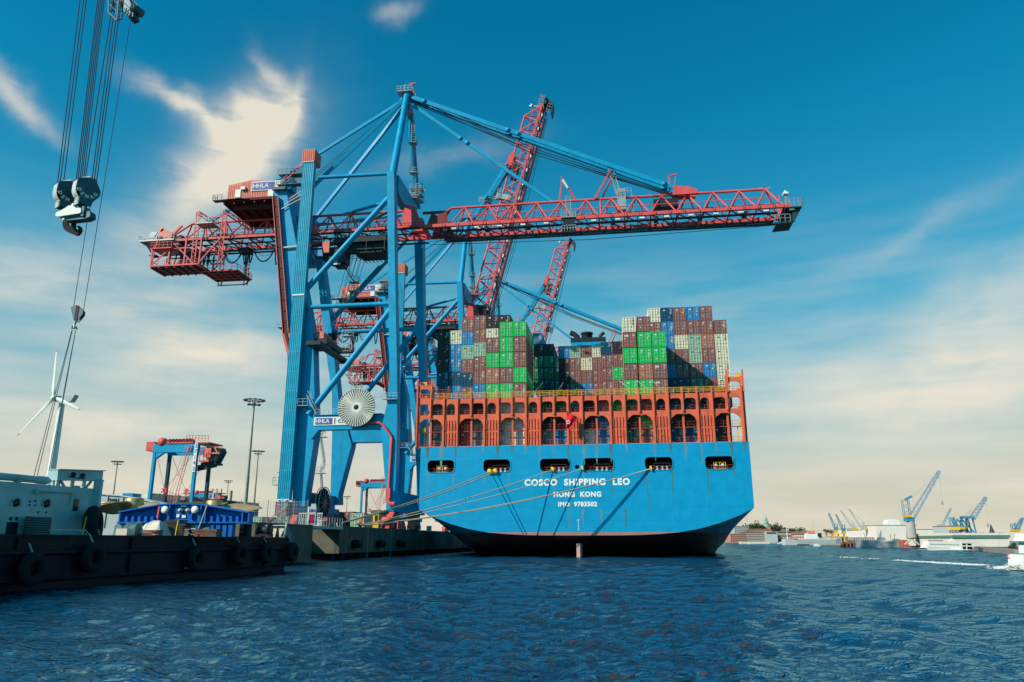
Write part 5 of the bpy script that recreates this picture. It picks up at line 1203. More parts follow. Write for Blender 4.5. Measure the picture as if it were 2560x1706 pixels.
# fence, sign and quay furniture
def quay_things():
    f = T('wire_fence', 'grey wire fence along the pier head edge', 'fence', (-41, 88, QZ)); y0 = 92.5
    for px in (600, 632, 668, 703, 734, 768): b = MB(); p = W(px, 1290, y0); b.tube((p.x, y0, QZ), (p.x, y0, QZ + 3.1), .05, n=6); b.build('fence_post', mGrey, f)
    b = MB(); xa, xb = W(590, 1290, y0).x, W(768, 1290, y0).x
    for k in range(16): z = QZ + .3 + k * .17; b.bar((xa, y0, z), (xb, y0, z), .022)
    for k in range(20): x = xa + (xb - xa) * k / 19; b.bar((x, y0, QZ + .2), (x, y0, QZ + 2.9), .016)
    b.build('fence_wire', mGrey, f)
    s = T('notice_board', 'pale board with blue letters over a dark red panel on the pier head', 'sign', (-40.6, 95, QZ)); p, q = W(768, 1316, 94.8), W(791, 1262, 94.8)
    b = MB(); b.box((p.x, 94.8, QZ + .05), (q.x, 95.3, q.z - .25)); b.box((p.x + .3, 94.9, q.z - .25), (q.x - .1, 95.2, q.z + .12)); b.build('board', mNavy, s)
    b = MB(); b.box((p.x - .1, 94.76, QZ + .05), (p.x + .12, 95.3, q.z - .3)); b.build('board_edge', mMarkW, s)
    b = MB(); b.box((p.x + .2, 94.77, QZ + .25), (q.x - .15, 94.79, QZ + 1.35)); b.build('board_panel', mSignR, s)
    text('board_lettering', 'HPA', .46, ((p.x + q.x) / 2 + .03, 94.75, q.z - .75), mSignB, s, bold=.012)
    text('board_text', 'PORT', .22, ((p.x + q.x) / 2 + .03, 94.74, QZ + 1.02), mMarkW, s) if False else None
    g = T('gangway', 'teal steel gangway bridging the gap in the quay wall', 'gangway', (-43, 102, QZ))
    b = MB(); b.box((-43.5, 95.6, QZ - .35), (-40.2, 109.2, QZ + .0)); b.build('gangway_deck', mTeal, g)
    b = MB(); b.rail([(-40.3, 95.8, QZ), (-40.3, 109, QZ)], 1.25, .06, 1.0); b.rail([(-43.4, 95.8, QZ), (-43.4, 109, QZ)], 1.25, .06, 1.0); b.build('gangway_rail', mGrey, g)
    b = MB(); 
    w = T('site_fence', 'white barred gate at the end of the gangway', 'gate', (-45, 110.5, QZ)); 
    for k in range(12): x = -47.6 + k * .32; b.bar((x, 110.5, QZ), (x, 110.5, QZ + 2.1), .07)
    for z in (.15, 2.05): b.bar((-47.7, 110.5, QZ + z), (-44.0, 110.5, QZ + z), .08)
    b.build('gate_bar', mWhite, w)
    st_ = T('white_stair', 'white steel stair frame behind the wire fence', 'stair', (-44, 95.5, QZ)); b = MB()
    for k in range(7): b.bar((-45.0 + k * .28, 95.2, QZ + .3 + k * .2), (-44.6 + k * .28, 95.8, QZ + .3 + k * .2), .06)
    for dy in (0, .6): b.bar((-45.0, 95.2 + dy, QZ), (-43.0, 95.2 + dy, QZ + 1.6), .08); b.bar((-45.0, 95.2 + dy, QZ + .9), (-43.0, 95.2 + dy, QZ + 2.5), .06)
    b.build('stair_frame', mGrey, st_)
    c = T('crane_ground_cabin', 'yellow cabin standing at the foot of the nearest crane', 'cabin', (-42.2, 131, QZ)); p = W(931, 1322, 131); q = W(947, 1284, 131)
    b = MB(); b.box((p.x, 131, QZ), (q.x, 132.4, q.z)); b.build('cabin_body', mYellow, c)
    b = MB(); b.box((p.x + .35, 130.93, QZ + 1.2), (q.x - .2, 130.99, QZ + 2.4)); b.build('window', mGlass, c)
    m = T('quay_machine', 'red machine with pipes beside the yellow cabin', 'machine', (-41.5, 136, QZ)); b = MB()
    b.box((-42.6, 135, QZ), (-41.2, 137, QZ + 1.5)); b.lathe((-42.4, 134.7, QZ + 1.7), (1, 0, 0), [(0, 0), (0, .5), (1.6, .5), (1.6, 0)], 12); b.bar((-42.8, 134.8, QZ), (-41.9, 134.8, QZ + 2.2), .25)
    b.box((-40.9, 139, QZ), (-40.7, 139.4, QZ + 1.6)); b.build('machine_body', mRed, m)
    for k, y in enumerate((104.3, 119.4, 131.5)):
        bb = T('bollard', ['bollard holding the two upper ropes at the quay corner', 'bollard holding the lower ropes by the yellow cabin', 'bollard under the crane legs'][k], 'bollard', (-41.2 if k else -38.9, y, QZ), 'mooring bollards'); x = -41.2 if k else -39.8
        if k == 0: x = -41.0
        b = MB(); b.lathe((x, y, QZ), (0, 0, 1), [(0, .45), (.1, .3), (.45, .28), (.55, .5), (.75, .45), (.8, 0)], 14); b.build('bollard_body', mDark, bb)
    # kerb lights along the edge
    k_ = MB(); k_.box((-41.0, 109, QZ + .002), (-40.55, 330, QZ + .16)); k_.build('wall_kerb', mConc, QW)
    # lifebuoy cabinet
    l = T('lifebuoy_cabinet', 'white cabinet with a red ring on the quay under the stern', 'lifebuoy', (-40.4, 141, QZ)); p = W(1072, 1322, 160); b = MB(); b.box((p.x - .5, 160, QZ), (p.x + .5, 160.4, QZ + 1.1)); b.build('cabinet', mWhite, l)
    b = MB(); b.torus((p.x, 159.93, QZ + .65), (0, 1, 0), .3, .09, 18, 6); b.build('ring', mRed, l)
    # fender timbers on the quay wall
    for i, y in enumerate((115, 127, 139)):
        t = T('quay_fender', ['first black fender hanging on the quay wall from the gap', 'second black fender hanging on the quay wall', 'third black fender on the quay wall nearest the ship'][i], 'fender', (-40.4, y, 2.0), 'fenders on the quay wall'); b = MB(); b.lathe((-40.0, y - 1.0, 2.2), (0, 1, 0), [(0, 0), (0, .65), (2.0, .65), (2.0, 0)], 14); b.build('fender_body', mBlack, t)
quay_things()
# ================================================================== floating crane barge
BA, BB = Vector((-33.9, 14.0, 0)), Vector((-30.4, 68.0, 0)); BD = (BB - BA).normalized(); BN = Vector((BD.y, -BD.x, 0)); BZ = 2.98
def bp(s, t, z): return BA + BD * s + BN * (-t) + Vector((0, 0, z))          # s along the side, t inboard
BL = (BB - BA).length
BG = T('work_barge', 'long black work barge with tyre fenders along its side', 'barge', (-40, 45, 0))
def barge():
    b = MB(); vs = [bp(s, t, z) for s, t, z in ((-6, 0, -1), (BL, 0, -1), (BL, 20, -1), (-6, 20, -1), (-6, 0, .55), (BL, 0, .55), (BL, 20, .55), (-6, 20, .55), (-6, -.22, .56), (BL + .25, -.22, .56), (BL + .25, 20, .56), (-6, 20, .56), (-6, -.22, BZ - .05), (BL + .25, -.22, BZ - .05), (BL + .25, 20, BZ - .05), (-6, 20, BZ - .05))]
    b.add(vs, [q for k in (0, 4, 8) for q in [(k + i, k + (i + 1) % 4, k + 4 + (i + 1) % 4, k + 4 + i) for i in range(4)]] + [(12, 13, 14, 15), (3, 2, 1, 0)]); b.build('hull', mBarge, BG)
    b = MB(); b.path([bp(-6 + k * (BL + 6) / 30, -.3, 2.05) for k in range(31)], .16, 6); b.path([bp(-6 + k * (BL + 6) / 30, -.27, .62) for k in range(31)], .09, 5)
    b.bar(bp(-6, -.15, BZ - .02), bp(BL + .2, -.15, BZ - .02), .3, .14)
    for s in (24, 33, 40, 50): b.bar(bp(s, -.27, .6), bp(s, -.27, 2.9), .2)
    b.build('rubbing_strake', mBarge, BG)
    b = MB()
    for s in (20, 39): b.box(bp(s, -.24, .75) + Vector((-.02, 0, 0)), bp(s, -.26, .75) + Vector((.03, .75, .09)))
    b.build('draught_plate', mMarkW, BG)
    # deckhouse
    h = MB(); zs = BZ; Z1, Z0 = 6.35, BZ
    q = [bp(-4, 2.6, 0), bp(32.7, 2.6, 0), bp(32.7, 12, 0), bp(-4, 12, 0)]
    za, zb = 6.9, 7.3
    vs = [v + Vector((0, 0, zs)) for v in q] + [q[0] + Vector((0, 0, 5.8)), q[1] + Vector((0, 0, 6.02)), q[2] + Vector((0, 0, 6.02)), q[3] + Vector((0, 0, 5.8))]
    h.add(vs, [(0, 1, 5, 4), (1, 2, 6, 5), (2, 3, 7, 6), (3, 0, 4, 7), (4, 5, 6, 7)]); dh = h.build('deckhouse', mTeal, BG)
    def F(s, z): return bp(s, 2.6, z)
    out = BN
    def panel(b, s0, s1, z0, z1, d0=.01, d1=.05):
        vs = [F(s0, z0) + out * d0, F(s1, z0) + out * d0, F(s1, z1) + out * d0, F(s0, z1) + out * d0, F(s0, z0) + out * d1, F(s1, z0) + out * d1, F(s1, z1) + out * d1, F(s0, z1) + out * d1]
        b.add(vs, [(0, 1, 2, 3), (4, 5, 6, 7), (0, 1, 5, 4), (1, 2, 6, 5), (2, 3, 7, 6), (3, 0, 4, 7)])
    # s from pixels on the wall plane
    def S(px, py):
        a = (px - 1280) / FPX; b_ = (853 - py) / FPX
        hy = math.cos(PITCH) - b_ * math.sin(PITCH); z = math.sin(PITCH) + b_ * math.cos(PITCH)
        r = Vector((a * math.cos(THETA) - hy * math.sin(THETA), a * math.sin(THETA) + hy * math.cos(THETA), z)); o = Vector((0, 0, HC)); p0 = F(0, 0)
        k = (p0 - o).dot(BN) / r.dot(BN); h_ = o + r * k
        return (h_ - p0).dot(BD), h_.z
    for px, py in ((39, 1258), (115, 1260)):
        s, z = S(px, py); b = MB(); b.lathe(F(s, z), out, [(0, 0), (.02, .22), (.06, .22), (.06, 0)], 20); b.build('porthole', mGlass, dh)
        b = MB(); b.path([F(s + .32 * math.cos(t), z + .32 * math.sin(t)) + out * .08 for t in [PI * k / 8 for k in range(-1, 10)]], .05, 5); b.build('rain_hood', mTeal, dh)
    for x0, y0, x1, y1 in ((181, 1248, 197, 1277),): (s0, z0), (s1, z1) = S(x0, y1), S(x1, y0); b = MB(); panel(b, s0, s1, z0, z1); b.build('window', mGlass, dh)
    for x0, y0, x1, y1 in ((12, 1306, 45, 1338), (77, 1306, 107, 1338)): (s0, z0), (s1, z1) = S(x0, y1), S(x1, y0); b = MB(); panel(b, s0, s1, zs + .05, z1); b.build('door', mDark, dh)
    for px, py in ((27, 1297), (41, 1297), (74, 1254), (88, 1253), (73, 1263), (87, 1264), (95, 1281), (115, 1281)): s, z = S(px, py); b = MB(); b.lathe(F(s, z), out, [(0, 0), (.01, .12 if py > 1290 else .06), (.04, .06), (.04, 0)], 10); b.build('deadlight', mDark, dh)
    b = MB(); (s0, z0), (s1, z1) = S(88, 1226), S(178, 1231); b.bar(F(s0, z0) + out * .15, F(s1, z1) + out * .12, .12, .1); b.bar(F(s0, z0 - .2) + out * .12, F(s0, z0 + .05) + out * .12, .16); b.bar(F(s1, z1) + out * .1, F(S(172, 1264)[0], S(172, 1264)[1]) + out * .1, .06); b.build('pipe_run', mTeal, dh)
    # big pipe on the roof and gantry
    b = MB(); a = bp(-4, 2.95, 6.12); c = bp(27.9, 2.95, 6.28); b.tube(a, c, .22, .22, 16); b.lathe(c, BD, [(-.1, .22), (.1, .25), (.8, .25), (1.1, .1), (1.1, 0)], 16)
    for s in (6, 15, 22, 26.4): b.box(bp(s, 2.7, 5.9), bp(s + .2, 3.2, 6.2))
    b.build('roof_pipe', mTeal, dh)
    g = MB(); 
    def FG(s, t, z): return bp(s, t, z)
    sa, sb = 29.2, 33.1
    def gb(p, q_, w, h_): g.bar(p, q_, w, h_)
    g.bar(FG(sa, 3.0, 6.68), FG(sb, 3.0, 6.93), .7, .62); g.bar(FG(sa - .06, 3.0, 7.0), FG(sb + .1, 3.0, 7.26), .9, .05); g.bar(FG(sa - .06, 3.0, 6.34), FG(sb + .1, 3.0, 6.59), .85, .05)
    for s in (sa + .1, sa + .55, 30.9, 31.9): g.bar(FG(s, 3.0, 5.9), FG(s, 3.0, 6.5), .16)
    g.bar(FG(32.55, 2.45, 4.55), FG(32.55, 2.45, 6.6), .55, .22, up=BD); g.bar(FG(31.9, 2.9, 5.95), FG(32.4, 2.9, 6.5), .12); g.bar(FG(sa + .6, 2.9, 6.35), FG(sa + 1.0, 2.9, 5.95), .12); g.box(FG(30.9, 2.7, 5.9), FG(31.3, 2.9, 6.12))
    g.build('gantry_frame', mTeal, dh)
    b = MB()
    for s in (30.4, 31.2): b.lathe(FG(s, 2.62, 6.78), out, [(0, .15), (.1, .15), (.1, .07), (.2, .07), (.2, 0)], 14); b.bar(FG(s - .3, 2.6, 6.62), FG(s + .3, 2.6, 6.6), .05)
    b.build('pulley', mDark, dh)
barge()
def SD(px, py, t, cap=None):                                # pixel -> point on the plane t inboard of the barge side
    a = (px - 1280) / FPX; b_ = (853 - py) / FPX
    hy = math.cos(PITCH) - b_ * math.sin(PITCH); z = math.sin(PITCH) + b_ * math.cos(PITCH)
    r = Vector((a * math.cos(THETA) - hy * math.sin(THETA), a * math.sin(THETA) + hy * math.cos(THETA), z)); o = Vector((0, 0, HC)); p0 = bp(0, t, 0)
    k = (p0 - o).dot(BN) / r.dot(BN); return o + r * k
LT = ['largest, nearest', 'second nearest, below the deckhouse end', 'third, below the beam', 'fourth, below the red drum', 'fifth, beside the fourth', 'last, at the far barge end']
for i, (px, py, rpx) in enumerate(((80, 1424, 30), (232, 1395, 25), (490, 1396, 23), (600, 1386, 22), (667, 1383, 21), (731, 1381, 21))):
    c = SD(px, py, -.75); rr = .88
    t = T('tyre_fender', 'black tyre fender on the barge side, %s' % LT[i], 'tyre', c, 'tyre fenders on the barge')
    b = MB(); b.torus(c, BN, rr * .68, rr * .36, 26, 10); b.build('tyre', mBlack, t)
    b = MB(); b.tube(c + Vector((0, 0, rr * .8)), c + Vector((0, 0, rr * .8)) - BN * .45 + Vector((0, 0, .65)), .05, n=5); b.build('tyre_rope', mRope, t)
t = T('tyre_fender', 'big black tyre standing on the barge deck by the deckhouse end', 'tyre', (-37, 44, BZ), 'tyre fenders on the barge'); c = SD(233, 1312, 1.6)
b = MB(); b.torus(c, (BN + BD * .5 + Vector((0, 0, .1))), .78, .42, 28, 10); b.build('tyre', mBlack, t)
b = MB(); b.path([c + Vector((0, 0, -.3)) + BN * .45, c + Vector((0, 0, -.8)) + BN * .5, c + Vector((0, .15, -1.1)) + BN * .5, c + Vector((0, .3, -.8)) + BN * .5], .06, 6); b.build('tyre_rope', mRope, t)
def propeller(c, R, hubR, hubH, label, a0, nb=5, tilt=.04):
    p = T('ship_propeller', label, 'propeller', c, 'bronze propellers on deck'); c = Vector(c)
    b = MB(); b.lathe(c, (0, 0, 1), [(0, hubR * .9), (0, hubR * 1.05), (hubH * .15, hubR * 1.08), (hubH * .92, hubR * .95), (hubH, hubR * .88), (hubH, hubR * .55), (hubH * .7, hubR * .5)], 32); b.build('hub', mBronze, p)
    for k in range(nb):
        a = a0 + 2 * PI * k / nb; b = MB(); n, m = 12, 9; vs = []
        for side in (0, 1):
            for i in range(n + 1):
                u = i / n; r = hubR * .85 + (R - hubR * .85) * u; wdt = R * (.20 + .44 * math.sin(PI * min(1, u * .92 + .06)) ** .8) * (1 if u < .8 else max(.06, math.sqrt(max(0, 1 - ((u - .8) / .2) ** 2))))
                for j in range(m + 1):
                    v = j / m - .5; th = a + .30 * u + v * 2 * wdt / max(r, .5) * .55
                    pitch = math.atan(.62 / max(u, .35)) * .8
                    z = hubH * .42 + v * wdt * .62 * math.sin(pitch) + tilt * r * u - (.05 + .06 * (1 - u)) * side
                    vs.append((c.x + r * math.cos(th), c.y + r * math.sin(th), c.z + z))
        N1 = (n + 1) * (m + 1); I = lambda s, i, j: s * N1 + i * (m + 1) + j; fs = []
        for i in range(n):
            for j in range(m): fs += [(I(0, i, j), I(0, i, j + 1), I(0, i + 1, j + 1), I(0, i + 1, j)), (I(1, i, j), I(1, i + 1, j), I(1, i + 1, j + 1), I(1, i, j + 1))]
        for i in range(n): fs += [(I(0, i, 0), I(0, i + 1, 0), I(1, i + 1, 0), I(1, i, 0)), (I(0, i, m), I(1, i, m), I(1, i + 1, m), I(0, i + 1, m))]
        fs += [(I(0, n, j), I(0, n, j + 1), I(1, n, j + 1), I(1, n, j)) for j in range(m)]
        b.add(vs, fs, 0, True); b.build('blade', mBronze, p)
hp = W(334, 1273, 59); propeller((hp.x, 59, 4.72), 3.3, .74, 1.38, 'left bronze ship propeller beside the deckhouse', .45)
hp = W(536, 1272, 63.5); propeller((hp.x, 63.5, 4.75), 4.1, .74, 1.36, 'right bronze ship propeller behind the end of the blue beam', 2.4)
for k, (px, Y) in enumerate(((336, 59), (536, 63.5))):
    p = W(px, 1300, Y); b = MB(); b.lathe((p.x, Y, BZ), (0, 0, 1), [(0, 1.5), (.9, 1.4), (1.6, .7), (1.6, 0)], 16); tag(b.build('propeller_cradle', mTarpG), ['low covered cradle under the left propeller', 'low covered cradle under the right propeller'][k], 'cradle', 'cradles under the propellers')
def lifting_beam():
    Y = 55.5; A_ = lambda px, py: WX(px, py, Y)
    r = T('lifting_beam', 'large bright blue lifting beam with two pale round plates', 'lifting beam', (W(465, 1310, Y).x, Y, BZ))
    Pn = lambda pts: [A_(*p) for p in pts]
    b = MB(); b.prism(Pn([(305, 1307), (309, 1282), (408, 1264), (408, 1306)]), 'y', Y, Y + .25); b.prism(Pn([(507, 1306), (507, 1262), (629, 1283), (629, 1306)]), 'y', Y, Y + .25)
    b.prism(Pn([(404, 1306), (404, 1264), (432, 1262), (482, 1262), (511, 1264), (511, 1306)]), 'y', Y - .25, Y + .5); b.build('web', mBeam, r)
    b = MB(); 
    def slab(p, q, th=.09, y0=-.55, y1=.9): b.bar(W(p[0], p[1], Y) + Vector((0, (y0 + y1) / 2, 0)), W(q[0], q[1], Y) + Vector((0, (y0 + y1) / 2, 0)), y1 - y0, th)
    slab((306, 1281), (407, 1263)); slab((407, 1263), (432, 1261)); slab((432, 1261), (482, 1261)); slab((482, 1261), (508, 1262)); slab((508, 1262), (630, 1282)); slab((303, 1307), (630, 1307), .1)
    b.build('flange', mBeam, r)
    b = MB()
    for px, t0, t1 in ((307, 1282, 1307), (403, 1265, 1307), (408, 1264, 1307), (430, 1262, 1300), (486, 1262, 1300), (507, 1264, 1307), (519, 1265, 1307), (612, 1281, 1307), (628, 1283, 1307)):
        p, q = W(px, t1, Y), W(px, t0, Y); b.box((p.x - .06, Y - .5, p.z), (p.x + .06, Y, q.z))
    for k in range(5):
        for base in (323, 535): p = W(base + k * 16, 1307, Y); b.prism([(p.x - .14, p.z), (p.x + .14, p.z), (p.x + .1, p.z + .42), (p.x, p.z + .5), (p.x - .1, p.z + .42)], 'y', Y - .45, Y - .02)
    b.build('rib', mBeam, r)
    for px in (413, 488): p = W(px, 1275, Y - .6); b = MB(); b.lathe(p, (0, -1, 0), [(-.4, .16), (-.05, .16), (-.05, .28), (.08, .28), (.08, 0)], 24); b.build('pin_plate', mWhite, r)
    b = MB()
    for px in (452, 471): p = W(px, 1277, Y - .35); b.lathe(p, (0, -1, 0), [(0, .18), (.12, .18), (.12, .08), (.25, .08), (.25, 0)], 14)
    b.build('lifting_eye', mSteel, r)
    b = MB()
    for x0, y0, x1, y1 in ((441, 1286, 449, 1294), (455, 1287, 465, 1295), (452, 1262.6, 466, 1268)): p, q = W(x0, y1, Y - .3), W(x1, y0, Y - .3); b.box((p.x, Y - .33, p.z), (q.x, Y - .27, q.z))
    b.build('data_plate', mMarkW, r)
    b = MB(); p, q = W(398, 1268, Y - .6), W(393, 1296, Y - .6); b.bar(p, q, .12, .05); b.build('red_strap', mRed, r)
    b = MB(); p, q = W(518, 1264, Y - .6), W(496, 1324, Y - .9); b.tube(p, q, .05, n=6); b.build('lashing_chain', mRope, r)
    b = MB()
    for px in (498, 533, 549, 565, 580): p = W(px, 1312, Y - .2); b.box((p.x - .16, Y - .4, BZ), (p.x + .16, Y + .1, p.z + .1))
    b.build('shackle', mBeam, r)
    b = MB(); p, q = W(465, 1323, Y), W(500, 1308, Y); b.box((p.x, Y - .2, BZ), (q.x, Y + .4, p.z + .45)); b.box((W(325, 1330, Y).x, Y + .1, BZ), (W(400, 1330, Y).x, Y + .7, W(400, 1308, Y).z)); b.build('support_block', mTarp, r)
lifting_beam()
def deck_items():
    def cloth(name, label, cat, x0, x1, ytop, Y, dep, mat, seed, base=BZ):
        rr = random.Random(seed); p, q = W(x0, 1335, Y), W(x1, ytop, Y); nx, ny = 12, 8; vs = []; h = q.z - base
        for i in range(nx + 1):
            for j in range(ny + 1):
                u, v = i / nx, j / ny; e = min(1, 5 * min(u, 1 - u)) ** .5 * min(1, 4 * min(v + .02, 1.02 - v)) ** .5
                vs.append((p.x + (q.x - p.x) * u + rr.uniform(-.05, .05), Y + dep * v, base + h * e * (.86 + .14 * math.sin(5 * u + seed) * math.cos(3 * v)) + rr.uniform(-.04, .04) * e))
        b = MB(); b.add(vs, [(i * (ny + 1) + j, (i + 1) * (ny + 1) + j, (i + 1) * (ny + 1) + j + 1, i * (ny + 1) + j + 1) for i in range(nx) for j in range(ny)], 0, False); tag(b.build(name, mat), label, cat)
    cloth('tarpaulin', 'cream tarpaulin thrown over a heap in front of the blue beam', 'tarpaulin', 341, 404, 1298, 51.5, 1.6, mTarp, 3)
    cloth('tarpaulin', 'crumpled grey green tarpaulin left of the cream one', 'tarpaulin', 300, 341, 1302, 51.0, 1.4, mTarpG, 8)
    b = MB(); p, q = W(289, 1333, 50), W(318, 1322, 50); b.box((p.x, 50, BZ), (q.x, 50.9, q.z)); tag(b.build('wooden_box', mCream), 'low cream box on deck left of the tarpaulins', 'box')
    for x0, x1, y1, Y, lab in ((353, 390, 1325, 50.5, 'short stack of brown planks against the cream tarpaulin'), (470, 542, 1323, 53.5, 'long stack of brown timber balks under the beam')):
        t = T('plank_stack', lab, 'planks', (W(x0, 1335, Y).x, Y, BZ), 'timber on the barge deck')
        n = 3; p, q = W(x0, 1338, Y), W(x1, y1, Y); h = (q.z - BZ) / n
        for k in range(n): b = MB(); b.box((p.x + .05 * (k % 2), Y + .05 * (k % 2), BZ + k * h + .01), (q.x - .06 * (k % 2), Y + .9, BZ + (k + 1) * h - .015)); b.build('plank', mWood, t)
    t = T('pallet_stack', 'dark stack of pallets and timber in the middle of the deck', 'pallets', (W(430, 1335, 53).x, 53, BZ)); p, q = W(400, 1335, 53), W(462, 1299, 53); n = 9; h = (q.z - BZ) / n
    for k in range(n):
        rr = random.Random(k); d = rr.uniform(-.15, .15) + (.35 if k > 5 else 0); b = MB(); b.box((p.x + d * .5, 53 + d * .3, BZ + k * h + .01), (q.x - (.55 if k > 6 else .1) + d * .4, 54.2, BZ + (k + 1) * h - .03)); b.build('pallet', mWoodD, t)
    for px, mat, lab, rr in ((617, mDark, 'black oil drum beside the red one on deck', .35), (609, mRed, 'red oil drum half hidden by the black drum', .35)):
        Y = 57 if mat is mDark else 57.8; p = W(px, 1334, Y); t = T('oil_drum', lab, 'drum', (p.x, Y, BZ), 'oil drums on deck'); b = MB(); H = .95; b.lathe((p.x, Y, BZ), (0, 0, 1), [(0, rr), (.3 * H, rr), (.32 * H, rr * 1.05), (.35 * H, rr), (.63 * H, rr), (.65 * H, rr * 1.05), (.68 * H, rr), (H, rr), (H, rr * .93), (H - .04, 0)], 20); b.build('drum_body', mat, t)
        b = MB(); b.torus((p.x, Y, BZ + H), (0, 0, 1), rr, .03, 20, 6); b.build('drum_rim', mGrey, t)
    t = T('winch', 'dark deck winch wound with rope right of the drums', 'winch', (W(655, 1330, 59).x, 59, BZ)); p = W(655, 1330, 59); b = MB(); b.lathe((p.x - .5, 59.4, BZ + .55), (1, 0, 0), [(0, 0), (0, .55), (.1, .55), (.1, .3), (.9, .3), (.9, .55), (1, .55), (1, 0)], 18); b.box((p.x - .6, 59, BZ), (p.x + .6, 59.8, BZ + .25)); b.build('winch_drum', mDark, t)
    # pale bulwark screen at the end of the barge
    t = T('white_screen', 'pale sunlit steel screen standing at the barge end', 'screen', (W(695, 1330, 62).x, 62, BZ)); p, q = W(664, 1343, 61), W(716, 1313, 61); b = MB(); b.box((p.x, 61, BZ), (q.x, 61.15, q.z)); b.box((p.x, 60.8, q.z - .06), (q.x, 61.2, q.z)); b.build('screen_plate', mCream, t)
    b = MB(); b.prism([(W(690, 1340, 60.5).x, BZ), (W(697, 1340, 60.5).x, BZ), (W(694, 1340, 60.5).x, BZ + .8)], 'y', 60.3, 60.6); b.build('screen_stay', mDark, t)
    t = T('handrail', 'white post draped with a dark green net at the barge end', 'post', (W(714, 1330, 60.7).x, 60.7, BZ)); p = W(714, 1340, 60.7); b = MB(); b.tube((p.x, 60.7, BZ), (p.x, 60.7, BZ + 1.1), .06, n=8); b.build('post', mMarkW, t)
    b = MB(); b.add([(p.x + .02, 60.7, BZ + 1.1), (p.x + .6, 60.9, BZ + .02), (p.x + .1, 60.4, BZ + .02), (p.x - .5, 60.8, BZ + .02), (p.x + .2, 61.1, BZ + .02)], [(0, 1, 2), (0, 2, 3), (0, 3, 4), (0, 4, 1)]); b.build('net', mTarpG, t)
    # rope coil and ladder by the deckhouse
    c = SD(92, 1325, 1.7); c.z = BZ
    b = MB(); [b.torus(c + Vector((0, 0, .1 + .13 * k)), (.05, 0, 1), .62, .075, 20, 6) for k in range(8)]; tag(b.build('rope_coil', M('old grey rope', (.14, .15, .14), .9)), 'tall coil of grey rope standing by the deckhouse doors', 'rope coil')
    a, c = SD(122, 1334, 1.2), SD(212, 1334, 1.2); a.z = c.z = BZ + .35; d = Vector((0, 0, -.32)) + BN * .2
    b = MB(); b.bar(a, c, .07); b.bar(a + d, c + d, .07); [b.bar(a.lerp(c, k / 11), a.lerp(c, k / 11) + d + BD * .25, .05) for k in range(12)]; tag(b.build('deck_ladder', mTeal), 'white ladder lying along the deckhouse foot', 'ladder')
    for px, lab in ((205, 'yellow stanchion leaning by the standing tyre'), (438, 'thin yellow stanchion in front of the pallets'), (533, 'thin stanchion in front of the timber balks')):
        a = SD(px, 1338, .5); a.z = BZ; b = MB(); b.bar(a, a + Vector((.05, .1, 1.15)), .06); tag(b.build('stanchion', mYellow if px != 533 else mDark), lab, 'stanchion', 'stanchions on the barge')
    # bow of a grey pontoon behind
    r = T('grey_pontoon', 'grey pontoon with number 2001 moored behind the propellers', 'pontoon', (-50, 74.5, 0)); pts = [(232, 1233), (262, 1237), (300, 1240), (330, 1245), (365, 1252), (415, 1264)]
    b = MB(); Y = 72.6; top = [WX(x, y, Y) for x, y in pts]; b.prism(top + [(top[-1][0] - .5, 1.0), (top[0][0], 1.0)], 'y', Y, Y + 3); b.build('hull', mNavy, r)
    b = MB(); b.path([Vector((x, Y - .06, z)) for x, z in top], .09, 6)
    for k in (0, 1, 2, 3, 4): b.box((top[k][0] - .05 + .4, Y - .1, 4), (top[k][0] + .05 + .4, Y - .005, top[k][1] - .1))
    b.build('rail_edge', mNavy, r)
    p = W(286, 1253, Y); text('hull_number', '2001', .62, (p.x, Y - .03, p.z), mDark, r, bold=.015)
    b = MB(); 
deck_items()
